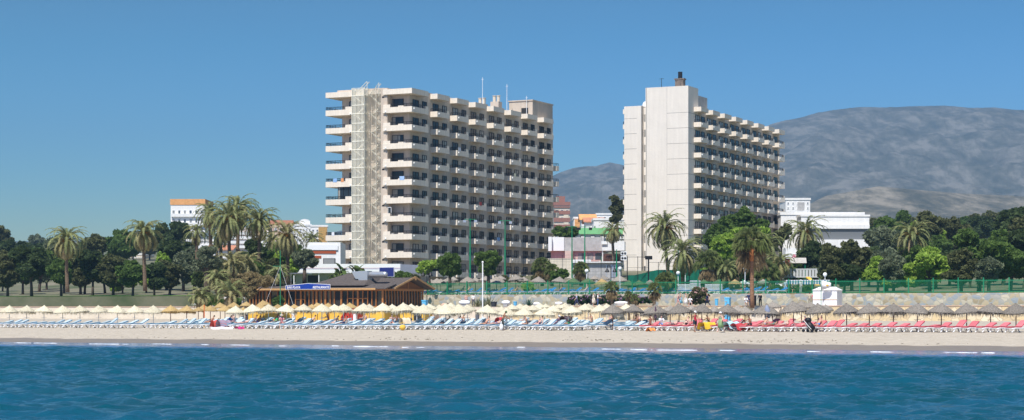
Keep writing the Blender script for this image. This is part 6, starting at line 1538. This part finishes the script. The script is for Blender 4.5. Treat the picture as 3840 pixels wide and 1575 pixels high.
# people on the promenade
PG='walkers on the promenade'
for (px,t,pose,face,lab,kw) in (
 (1748,97.5,'stand',180,'bare backed man standing on the promenade left of the agave',dict(skin=2,hair=1,bottom=(.3,.1,.1))),
 (1775,98,'stand',170,'dark haired person in a white shirt left of the agave',dict(top=W_,bottom=(.1,.1,.12),bkind='trousers')),
 (2163,97.5,'walk',-80,'man in a white and navy shirt walking by the dark round bush',dict(top=(.35,.4,.55),bottom=(.03,.04,.1),skin=2,hair=1,bkind='trousers')),
 (2226,97.5,'stand',60,'woman in cream clothes walking beside a man in white',dict(top=(.75,.70,.60),bottom=(.72,.66,.55),bkind='skirt',hair=2)),
 (2242,98,'carry',70,'man in a white shirt and blue jeans with a woman in cream',dict(top=W_,bottom=(.05,.10,.22),bkind='trousers',hair=1,skin=2)),
 (2543,97.5,'walk',80,'bare armed woman in pink walking behind the blue dress',dict(top=(.6,.35,.32),bottom=(.55,.3,.3),skin=2)),
 (2552,98,'stand',70,'woman in a light blue patterned dress on the promenade',dict(top=(.16,.42,.60),bottom=(.16,.45,.62),bkind='skirt',hair=2,tkind='vest')),
 (2572,97.5,'walk',-70,'woman in a white dress facing the blue dress',dict(top=W_,bottom=W_,bkind='skirt',hair=2,tkind='vest')),
 (2588,97,'sit',0,'person in a white top sitting on the parapet right of the white dress',dict(top=W_,bottom=(.5,.5,.5),skin=2,hair=1)),
 (2653,97.5,'walk',-85,'grey haired man in a long navy coat by the oleander',dict(top=(.02,.03,.09),bottom=(.02,.025,.06),bkind='trousers',hair=1,tkind='long')),
 (2796,97.2,'sit',10,'person in white sitting at the foot of the orange trunked palm',dict(top=W_,bottom=W_)),
 (2808,98.4,'stand',-20,'dark haired person in navy beside the orange trunked palm',dict(top=NV,bottom=NV,bkind='trousers')),
 (2818,99,'stand',80,'person in a pale blue shirt partly behind the navy one',dict(top=(.25,.45,.6),bottom=NV,bkind='trousers',hair=2)),
 (2851,96.8,'bend',180,'person in a hooded black jacket leaning on the parapet',dict(top=(.015,.015,.02),bottom=(.02,.02,.02),bkind='trousers',tkind='long')),
 (3036,98.5,'stand',150,'man in a beige shirt beside the white kiosk',dict(top=(.50,.45,.34),bottom=(.3,.28,.22),bkind='trousers',skin=2)),
 (3052,96.8,'stand',170,'woman in a bright red top beside the white kiosk',dict(top=(.60,.04,.06),bottom=(.1,.1,.1),bkind='trousers')),
 (790,96,'sit',20,'person in a bright red shirt sitting on the bank at the left',dict(top=(.60,.05,.04),bottom=(.1,.1,.1),skin=1)),
 (848,95,'stand',30,'fair person in white on the path left of the bar',dict(top=W_,bottom=W_,hair=2,skin=2)),
 (912,94.8,'stand',-20,'person in a white sun hat by the iron fence',dict(top=W_,bottom=(.6,.6,.6),hat=(W_,'brim'),skin=2))):
    ppl(px,t,pose,face,lab,group=PG,**kw)
# people on loungers: take the nearest lounger of a row and put the body on it
TAKEN=set()
def on_lounger(px,t,pose,label,z=None,**k):
    best=min((l for l in LG if l[3].name not in TAKEN),key=lambda l:abs(l[0]-px)+6*abs(l[1]-t)); TAKEN.add(best[3].name); L_=best[3]
    rz=L_.rotation_euler.z; off={'recline':.22,'lie':.0,'sit':.0,'sitback':.1}[pose]
    x=L_.location.x-math.sin(rz)*off; y=L_.location.y+math.cos(rz)*off
    turn=0
    if pose=='sit': turn=math.radians(k.pop('turn',60)); 
    else: k.pop('turn',None)
    return person(x,y,L_.location.z,pose,rz+turn,label,seat=.57,**k)
SB=[(898,27.5,'lie','dark haired sunbather lying on the front loungers under the first cream umbrella',dict(skin=2,bottom=(.02,.02,.05),bkind='swim')),
 (935,37,'recline','tanned sunbather in the shade, left of two behind the cream umbrellas',dict(skin=1,bottom=(.1,.02,.02),bkind='swim')),
 (957,37,'recline','tanned sunbather in the shade, right of two behind the cream umbrellas',dict(skin=1,bottom=(.05,.05,.2),bkind='swim')),
 (862,31,'recline','dark haired person lounging with a blue towel at the left',dict(skin=0,top=(.05,.2,.5),bottom=(.02,.02,.05))),
 (780,31,'recline','sunbather on the leftmost loungers beside the orange marker pole',dict(skin=1,bottom=(.02,.02,.05),bkind='swim')),
 (1056,27.5,'sit','woman in a pink shirt and cap sitting up on a front lounger',dict(skin=0,top=(.62,.28,.30),bottom=(.6,.3,.3),hair=1,hat=((.6,.5,.4),'brim'))),
 (1036,31.5,'recline','person in a green top behind the woman in pink',dict(skin=2,top=(.05,.4,.15),bottom=(.1,.1,.1),hair=2)),
 (1245,31.5,'recline','fair sunbather left of the one in the navy trunks',dict(skin=2,hair=2,bottom=(.5,.5,.5),bkind='swim')),
 (1281,27.5,'recline','bare chested man in navy trunks reclining on a front lounger',dict(skin=1,bottom=NV,bkind='shorts')),
 (1468,31.5,'sit','bare shouldered sunbather sitting left of the man reading',dict(skin=2,bottom=(.5,.1,.1),bkind='swim')),
 (1492,31.5,'sit','grey haired man sitting with a book by the cream towel',dict(skin=1,hair=1,bottom=(.1,.1,.1),bkind='shorts')),
 (1722,31.5,'recline','sunbather reclining under the umbrella left of the flagpole',dict(skin=2,bottom=(.4,.4,.4),bkind='swim')),
 (1795,27.5,'recline','sunbather with crossed arms just left of the flagpole',dict(skin=0,bottom=(.2,.05,.05),bkind='swim')),
 (1862,27.5,'lie','sunbather lying in front of the red chair back',dict(skin=2,bottom=(.1,.1,.3),bkind='swim')),
 (2012,31.5,'lie','sunbather in a bright red swimsuit lying on the second row',dict(skin=0,top=(.75,.03,.02),bottom=(.75,.03,.02),bkind='swim',tkind='vest')),
 (2028,27.5,'recline','sunburnt sunbather with dark hair on a purple towel in front',dict(skin=2,top=(.10,.06,.14),bottom=(.1,.05,.12),bkind='swim',tkind='bikini')),
 (2084,32,'recline','sunbather with a pale scarf right of the purple towel',dict(skin=2,top=(.1,.07,.12),bottom=(.1,.07,.12),hat=(W_,'brim'))),
 (2412,27.5,'sit','deeply tanned man sitting hunched over on the edge of a red lounger',dict(skin=1,bottom=(.3,.1,.3),bkind='swim',turn=50)),
 (2430,31,'sitback','dark haired sunbather just behind the hunched man',dict(skin=1,bottom=(.1,.1,.1),bkind='swim')),
 (2462,28,'sit','pale person in white sitting by the striped pole',dict(skin=2,top=W_,bottom=(.2,.3,.6))),
 (2510,27.5,'lie','sunbather in navy shorts lying back under the dark umbrella',dict(skin=2,bottom=NV,bkind='shorts',hair=1)),
 (2825,27.5,'sitback','bare backed man with dark hair sitting facing away from the sea',dict(skin=1,bottom=(.03,.03,.05),bkind='shorts',turn=180)),
 (2876,27.5,'recline','sunbather with legs up right of the bare backed man',dict(skin=0,bottom=(.3,.3,.35),bkind='swim')),
 (2900,28,'lie','sunbather with a teal towel right of the bare backed man',dict(skin=1,top=(.05,.35,.35),bottom=(.05,.3,.3),bkind='swim',tkind='bikini')),
 (2948,27.5,'lie','fair sunbather lying flat on a red lounger near the stroller',dict(skin=2,hair=2,bottom=(.4,.4,.45),bkind='swim')),
 (3082,27.5,'recline','sunbather half hidden at the right edge of the beach',dict(skin=0,bottom=(.05,.2,.5),bkind='swim')),
 (1648,108.6,'recline','tanned sunbather on the terrace by the gable of the bar',dict(skin=1,bottom=(.4,.4,.1),bkind='swim')),
 (1722,108.6,'recline','sunbather on the terrace, left of a pair above the stone wall',dict(skin=0,bottom=(.4,.1,.1),bkind='swim')),
 (1742,108.6,'recline','sunbather on the terrace, right of a pair above the stone wall',dict(skin=0,bottom=(.1,.3,.1),bkind='swim')),
 (1835,108.6,'lie','sunbather under a pink towel behind the flagpole',dict(skin=2,top=(.6,.1,.3),bottom=(.6,.1,.3),bkind='swim')),
 (1932,108.6,'recline','tanned sunbather on the terrace behind the agave tips',dict(skin=1,bottom=(.6,.4,.1),bkind='swim')),
 (1972,108.6,'sitback','sunbather sitting up beside the bright round bush',dict(skin=0,bottom=(.1,.1,.1),bkind='swim')),
 (2105,108.6,'recline','tanned sunbather behind the fence left of the green umbrella',dict(skin=1,bottom=(.1,.1,.3),bkind='swim')),
 (2180,108.6,'recline','fair sunbather behind the fence above the man in white and navy',dict(skin=2,hair=2,bottom=(.5,.5,.5),bkind='swim')),
 (2490,108.6,'recline','tanned sunbather behind the fence by the low round fan palm',dict(skin=1,bottom=(.6,.1,.2),bkind='swim')),
 (2765,108.6,'recline','sunbather behind the fence left of the orange trunked palm',dict(skin=1,bottom=(.5,.1,.1),bkind='swim'))]
COLN=[('red',(.6,.05,.05)),('blue',(.05,.15,.5)),('black',(.02,.02,.02)),('orange',(.75,.3,.05)),('green',(.05,.35,.15)),('white',(.75,.75,.75)),('purple',(.25,.08,.3))]
HAIRN=['dark haired','grey haired','fair haired']
for px,t,pose,lab,kw in SB: on_lounger(px,t,pose,lab,**kw)
rgp=random.Random(77)
for i,px in enumerate(range(790,3090,74)):
    if rgp.random()<.25: continue
    t=rgp.choice([30.4,35,43]) if px<2440 else rgp.choice([32.5,39]); cn,cc=COLN[i%7]; hr=(i//7)%3; ps=rgp.choice(['recline','lie','recline','sitback'])
    on_lounger(px,t,ps,f'{HAIRN[hr]} sunbather in {cn} swimwear on the rear loungers {zone(px)}',skin=rgp.randrange(3),hair=hr,bottom=cc,bkind='swim',top=cc if rgp.random()<.4 else None,tkind='bikini')
ppl(3003,109,'stand',20,'man in a white shirt and cap standing in the garden behind the fence',top=W_,bottom=(.5,.5,.5),hat=(W_,'cap'),bkind='trousers')
ppl(2945,109,'stand',-20,'person in a pale shirt in the garden left of the white capped man',top=(.5,.6,.65),bottom=(.4,.45,.5),bkind='trousers')
ppl(2970,109.5,'sit',20,'person in a dark top seated in the garden between two standing men',top=(.1,.1,.12),bottom=(.1,.1,.1))
ppl(1100,42,'stand',30,'person in a white shirt with a red cap standing below the bar sign',top=W_,bottom=W_,hat=((.6,.05,.03),'cap'))
#ppl(1105,82.6,'stand',0,'person standing at the doorway under the bar sign',top=(.4,.3,.25),bottom=(.2,.2,.25),z=2.95)

# ------------------------------------------------------------------ small things
def cloth_thing(name,label,cat,px,t,col,w,l,h,rz=-48,mat=None,z=None):
    s=s_at(px,t); x,y=st(s,t); z0=zbeach(t) if z is None else z; rg=random.Random(int(px)); mb=MB(); n=8; vs=[]
    for i in range(n+1):
        for j in range(n+1):
            a=i/n-.5; b=j/n-.5; vs.append((a*w,b*l,h+.05*math.sin(9*a+px)+.04*math.cos(11*b)-(abs(a)*2)**4*h*.75))
    top=len(vs); vs2=[(v[0]*.98,v[1]*.98,v[2]-.025) for v in vs]; fs=[(i*(n+1)+j,(i+1)*(n+1)+j,(i+1)*(n+1)+j+1,i*(n+1)+j+1) for i in range(n) for j in range(n)]
    mb.add(vs+vs2,fs+[tuple(q+top for q in reversed(f)) for f in fs]); o=obj(name,mb,mat or cloth(col),None,(x,y,z0),math.radians(rz),smooth=True); return tag(o,label,cat)
m_rain=stripemat('rainbow stripes',(.55,.12,.10),(.12,.35,.50),7); m_bl=stripemat('blue white stripes',(.12,.42,.55),(.60,.70,.68),5)
cloth_thing('towel','red, blue and yellow striped beach towel at the far left','towel',838,26.6,None,.9,1.2,.75,mat=m_rain)
cloth_thing('towel','red bordered striped towel left of the rainbow towel','towel',812,26.8,(.6,.1,.08),.8,1.0,.72)
cloth_thing('towel','white and pink towels lying on the sand at the far left','towel',830,25.6,(.75,.70,.72),1.0,2.0,.16,-75)
cloth_thing('towel','magenta towel at the foot of the front loungers at the left','towel',898,25.9,(.55,.05,.20),.6,.7,.2)
cloth_thing('towel','bright yellow towel draped on a red lounger between the two walkers','towel',2650,26.9,(.80,.52,.04),.9,1.4,.72)
cloth_thing('towel','pale blue and white patterned towel right of the white hatted woman','towel',2742,27.1,None,1.0,1.5,.74,mat=m_bl)
cloth_thing('towel','cream towel hanging over a chair back in front of the bar doors','towel',1518,27.4,(.78,.62,.42),.7,.9,1.0)
cloth_thing('towel','orange cloth on the sand beside the hunched man','towel',2440,25.7,(.75,.28,.08),.5,.7,.25)
cloth_thing('chair_back','red chair back standing out among the blue loungers','chair',1872,28.6,(.50,.06,.06),.8,.5,1.05)
cloth_thing('cushion','dark brown folded cushion among the rear blue loungers','cushion',2118,45,(.07,.04,.05),1.4,1.0,.95)
cloth_thing('cushion','red plastic board leaning below the second dark umbrella','cushion',2772,27,(.50,.06,.07),1.0,1.6,.6)
def bucket(name,label,cat,px,t,r0,h,mat,z=None,lid=None):
    s=s_at(px,t); x,y=st(s,t); z0=zbeach(t) if z is None else z; r=thing(name,label,cat,(x,y,z0)); m=MB(); m.bar((0,0,0),(0,0,h),r0*.8,14,r0); obj('bin',m,mat,r); m=MB(); m.bar((0,0,h),(0,0,h+.08),r0*1.12,14); obj('rim',m,lid or mat,r); return r
bucket('litter_bin','light blue litter bin on the promenade left of the hedge','bin',1932,94.2,.24,.62,m_lblue,z=2.9)
bucket('litter_bin','light blue litter bin before the stone wall, left of the second shower','bin',2687,96,.22,.9,m_lblue,z=2.9)
bucket('litter_bin','black cylindrical litter bin beside the orange trunked palm','bin',2831,97,.18,1.3,m_black,z=2.9)
bucket('litter_bin','dark grey tub on the wall behind the white flagpole','bin',1852,94.2,.40,.55,M('dark grey tub',(.05,.055,.065),.6),z=2.95)
bucket('litter_bin','grey rubbish drum at the foot of the beach steps','bin',1790,80,.26,1.0,M('dull grey drum',(.12,.13,.15),.6))
m=MB(); s=s_at(1510,25.4); x,y=st(s,25.4); m.sphere((0,0,.26),.28,12,8,(1,.9,.9)); m.tube([(-.2,0,.55),(0,0,.72),(.2,0,.55)],[.03]*3,5); tag(obj('beach_bag',m,m_yellow,None,(x,y,zbeach(25)),smooth=True),'bright yellow beach bag on the sand before the front loungers','bag')
def dinghy(label,px,t,l,h,rz,z,mat):
    s=s_at(px,t); x,y=st(s,t); r=thing('covered_boat',label,'boat',(x,y,z),rz); m=MB(); n=10; pts=[(l*(i/n-.5),0,h*.5) for i in range(n+1)]; m.tube(pts,[max(.05,h*.5*math.sin(math.pi*(.08+.84*i/n))**.5) for i in range(n+1)],10); obj('hull',m,mat,r,smooth=True)
    m=MB(); m.box(-l*.25,l*.25,-.2,.2,-.2,h*.15); obj('stand',m,m_grey,r)
dinghy('white upturned boat on the promenade before the hedge',2330,94.3,1.75,.42,RZ,3.18,m_wpaint)
dinghy('white covered boat below the middle of the stone wall',1742,94.3,1.5,.7,RZ,3.1,m_wpaint); dinghy('white covered boat right of the dark tub',1897,94.3,1.1,.6,RZ,3.15,m_wpaint)
dinghy('low white boat hull right of the blue green agave',2012,94.3,.9,.35,RZ,3.15,m_wpaint); dinghy('small white boat cover left of the dark round bush',2095,94.3,.95,.4,RZ,3.15,m_wpaint)
# stroller
s=s_at(3035,25.8); x,y=st(s,25.8); r=thing('stroller','black baby stroller with a pale bag parked before the red loungers','stroller',(x,y,zbeach(26)),math.radians(40))
m=MB(); m.tube([(0,-.4,.25),(0,0,.6),(0,.25,1.0)],[.22,.26,.05],8); m.sphere((0,.12,.95),.28,10,6,(1,1,.8)); obj('seat',m,m_black,r,smooth=True)
for q in (-.25,.25):
    m=MB(); m.bar((q,-.5,.15),(q,.45,1.0),.02,5); m.bar((q,.4,.15),(q,-.1,.6),.02,5); obj('frame',m,m_steel,r)
    for yy in (-.5,.4): m=MB(); m.bar((q-.03,yy,.13),(q+.03,yy,.13),.13,12); obj('wheel',m,m_black,r)
m=MB(); m.sphere((.2,.35,.75),.2,8,6,(1,.6,1.2)); obj('bag',m,cloth((.35,.5,.65)),r,smooth=True)
# jacket hanging from an umbrella, and a folded umbrella
s=s_at(2876,30.2); x,y=st(s,30.2); m=MB(); m.tube([(0,0,.5),(0,0,.25),(.1,0,-.1),(.02,0,-.55)],[.05,.2,.27,.22],8); tag(obj('jacket',m,cloth((.22,.26,.36)),None,(x,y,zbeach(30)+1.6),smooth=True),'blue grey jacket hanging below a dark umbrella left of the stroller','jacket')
s=s_at(2458,30.2); x,y=st(s,30.2); m=MB(); m.bar((0,0,1.0),(0,0,2.0),.12,8,.05); tag(obj('folded_parasol',m,cloth((.10,.06,.09)),None,(x,y,zbeach(30))),'dark folded parasol hanging on the third dark umbrella pole','parasol')
# kiosk with flag at the right edge
s=s_at(3048,96); x,y=st(s,96); r=thing('kiosk','white kiosk with a shallow roof at the right edge of the promenade','kiosk',(x,y,2.9),RZ)
m=MB(); m.box(0,2.9,0,2.2,0,1.95); obj('wall',m,m_wpaint,r); m=MB(); m.add([(-.1,-.1,1.95),(3.0,-.1,1.95),(3.0,2.3,1.95),(-.1,2.3,1.95),(.5,1.1,2.35),(2.5,1.1,2.35)],[(0,1,5,4),(2,3,4,5),(1,2,5),(3,0,4),(3,2,1,0)]); obj('roof',m,m_wpaint,r)
m=MB(); m.box(-.02,2.92,-.03,-.004,.80,.86); m.box(-.02,2.92,-.03,-.004,.1,.16); obj('trim',m,m_woodroof,r)
s=s_at(3079,95); x,y=st(s,95); z0=2.9; r=thing('flag','white flag with a yellow emblem on a green pole beside the kiosk','flag',(x,y,z0),0)
m=MB(); m.bar((0,0,0),(0,0,3.15),.04,6); obj('pole',m,m_green,r); m=MB(); n=8; vs=[]
for i in range(n+1):
    q=i/n; yy=.12*math.sin(q*6); vs+= [(q*1.15,yy,3.1-q*.3),(q*1.15,yy+.02,3.1-q*.3),(q*1.15,yy,1.9+.4*q),(q*1.15,yy+.02,1.9+.4*q)]
m.add(vs,[f for i in range(n) for f in ((i*4,i*4+4,i*4+6,i*4+2),(i*4+1,i*4+3,i*4+7,i*4+5),(i*4,i*4+1,i*4+5,i*4+4),(i*4+2,i*4+6,i*4+7,i*4+3))]); fo=obj('cloth',m,m_wpaint,r,smooth=True)
m=MB(); m.sphere((.72,-.12,2.5),.16,10,6,(1,.25,.7)); obj('emblem',m,m_yellow,fo)
# awning, playground and bar shop
Ya=s_Y(3000,111); x,y,z=atp(2942,1060,Ya); r=thing('striped_awning','long blue and white striped awning edge behind the green fence','awning',(x,y,z),-.42)
L_=5.8; mA=MB(); mB=MB(); n=34
for i in range(n): (mA if i%2 else mB).box(L_*i/n+.002,L_*(i+1)/n-.002,0,.03,-.22,.28)
obj('white_stripes',mA,m_wpaint,r); obj('blue_stripes',mB,M('awning blue',(.03,.16,.33),.7),r)
m=MB(); m.box(0,L_,.04,2.4,.28,.32); obj('roof',m,m_wpaint,r)
for q in (.1,2.9,5.7): m=MB(); m.box(q-.04,q+.04,.05,.12,-1.9,-.22) ; obj('post',m,m_green,r)
Ya=s_Y(2915,124); x,y,z=atp(2915,1058,Ya); r=thing('play_tower','small playground tower with a bright blue pitched roof','playground tower',(x,y,z),.2)
for a in (-.6,.6):
    for b in (0,1.2): m=MB(); m.box(a-.05,a+.05,b-.05,b+.05,-1,1.25); obj('post',m,m_black,r)
m=MB(); m.prism_x([(-.25,1.2),(1.45,1.2),(.6,2.3)],-.8,.8); obj('roof',m,M('bright blue roof',(.02,.18,.55),.5),r); m=MB(); m.box(-.54,.54,.0,1.2,.1,.2); m.add([(-.5,-1.6,-.9),(.5,-1.6,-.9),(.5,-.06,.2),(-.5,-.06,.2),(-.5,-1.6,-1.0),(.5,-1.6,-1.0),(.5,-.06,.1),(-.5,-.06,.1)],[(0,1,2,3),(7,6,5,4),(0,4,5,1),(1,5,6,2),(3,7,4,0)]); obj('slide',m,m_wpaint,r)
x,y,z=atp(2988,1052,s_Y(2985,126)); r=thing('play_house','wooden playhouse with a grey pitched roof and pale railings','playhouse',(x,y,z),-.1)
m=MB(); m.prism_x([(-.2,2.35),(1.8,2.35),(1.1,3.1)],-.9,1.3); obj('roof',m,M('weathered boards',(.45,.42,.38),.9,var=.2,scale=4),r)
m=MB()
for i in range(14): m.box(-2.6+i*.42,-2.28+i*.42,-.04,0,.5,1.5)
m.box(-2.7,3.2,-.06,-.041,1.45,1.6); m.box(-2.7,3.2,-.06,-.041,.4,.55); obj('railing',m,M('pale grey board',(.55,.56,.55),.8),r)
for q in (-2.6,-.7,1.1,3.0): m=MB(); m.box(q-.05,q+.05,0,.1,-1,2.35 if abs(q)<1.2 else 1.5); obj('post',m,m_green,r)
m=MB(); m.add([(1.2,-.1,.5),(1.7,-.1,.5),(3.0,-.9,-.6),(2.5,-.9,-.6),(1.2,-.1,.4),(1.7,-.1,.4),(3.0,-.9,-.7),(2.5,-.9,-.7)],[(0,1,2,3),(7,6,5,4),(0,4,5,1),(1,5,6,2),(2,6,7,3)]); obj('slide',m,m_yellow,r)
x,y,z=atp(2946,1000,300); r=thing('bar_shop','white snack bar with a dark red front and a red script sign','shop',(x,y,z),0)
m=MB(); m.box(0,2.8,0,3,-1,3.0); obj('wall',m,m_white,r); m=MB(); m.box(-.1,2.9,-.2,0-.003,-.1,1.3); obj('shutter',m,M('dark red boards',(.30,.02,.03),.7,var=.3,scale=4,stretch=(4,1,.2)),r)
m=MB(); m.box(-.1,2.9,-.3,-.21,1.3,2.05); sg=obj('sign_panel',m,m_wpaint,r)
c=bpy.data.curves.new('lettering','FONT'); c.body='Bar'; c.size=.85; c.shear=.3; c.offset=.02; to=bpy.data.objects.new('tmp',c); COL.objects.link(to); bpy.context.view_layer.update()
me=bpy.data.meshes.new_from_object(to.evaluated_get(bpy.context.evaluated_depsgraph_get())); bpy.data.objects.remove(to); me.materials.clear(); me.materials.append(M('red lettering',(.6,.03,.12),.6))
for v in me.vertices: v.co=(v.co.x*1.15,-.001,v.co.y)
link('lettering',me,sg,(.9,-.305,1.36))
for i,px in enumerate((2600,2613)):
    x,y,z=atp(px,1110,s_Y(px,109)); m=MB()
    for j in range(12): m.box(-.45,.45,-.3,.3,j*.17,j*.17+.09)
    tag(obj('stacked_chairs',m,m_plastic,None,(x,y,z)),('left','right')[i]+' stack of white plastic loungers behind the fence near the oleander','stacked loungers','stacks of white loungers behind the fence')
for i,(px,w_) in enumerate(((2560,1.8),(2690,1.2),(2658,1.0))):
    x,y,z=atp(px,1106,s_Y(px,108.5)); m=MB()
    for j in range(9): m.box(-w_/2,w_/2,-.25,.25,j*.16,j*.16+.09)
    tag(obj('stacked_loungers',m,m_plastic,None,(x,y,z)),('widest stack of white plastic loungers below the green net','stack of white loungers right of the oleander','low stack of white loungers directly behind the oleander')[i],'stacked loungers')
# ground floor life on hotel balconies: a few chairs and towels seen over the rails
# ------------------------------------------------------------------ haze
m_haze=bpy.data.materials.new('haze'); m_haze.use_nodes=True; nt=m_haze.node_tree; nt.nodes.clear(); ou=nt.nodes.new('ShaderNodeOutputMaterial'); pv=nt.nodes.new('ShaderNodeVolumePrincipled')
pv.inputs['Color'].default_value=(.40,.68,1,1); pv.inputs['Density'].default_value=1.7e-4; pv.inputs['Anisotropy'].default_value=.2; nt.links.new(pv.outputs[0],ou.inputs['Volume'])
hb=MB(); hb.box(-3500,3500,-150,7000,-8,680); ho=obj('haze',hb,m_haze); ho['kind']='stuff'; ho['label']='thin blue summer haze lying between the beach and the mountains'; ho['category']='haze'
for l,os_ in USED.items():
    if len(os_)>1 and len({o.get('group') for o in os_})>1: print('DUP',l)
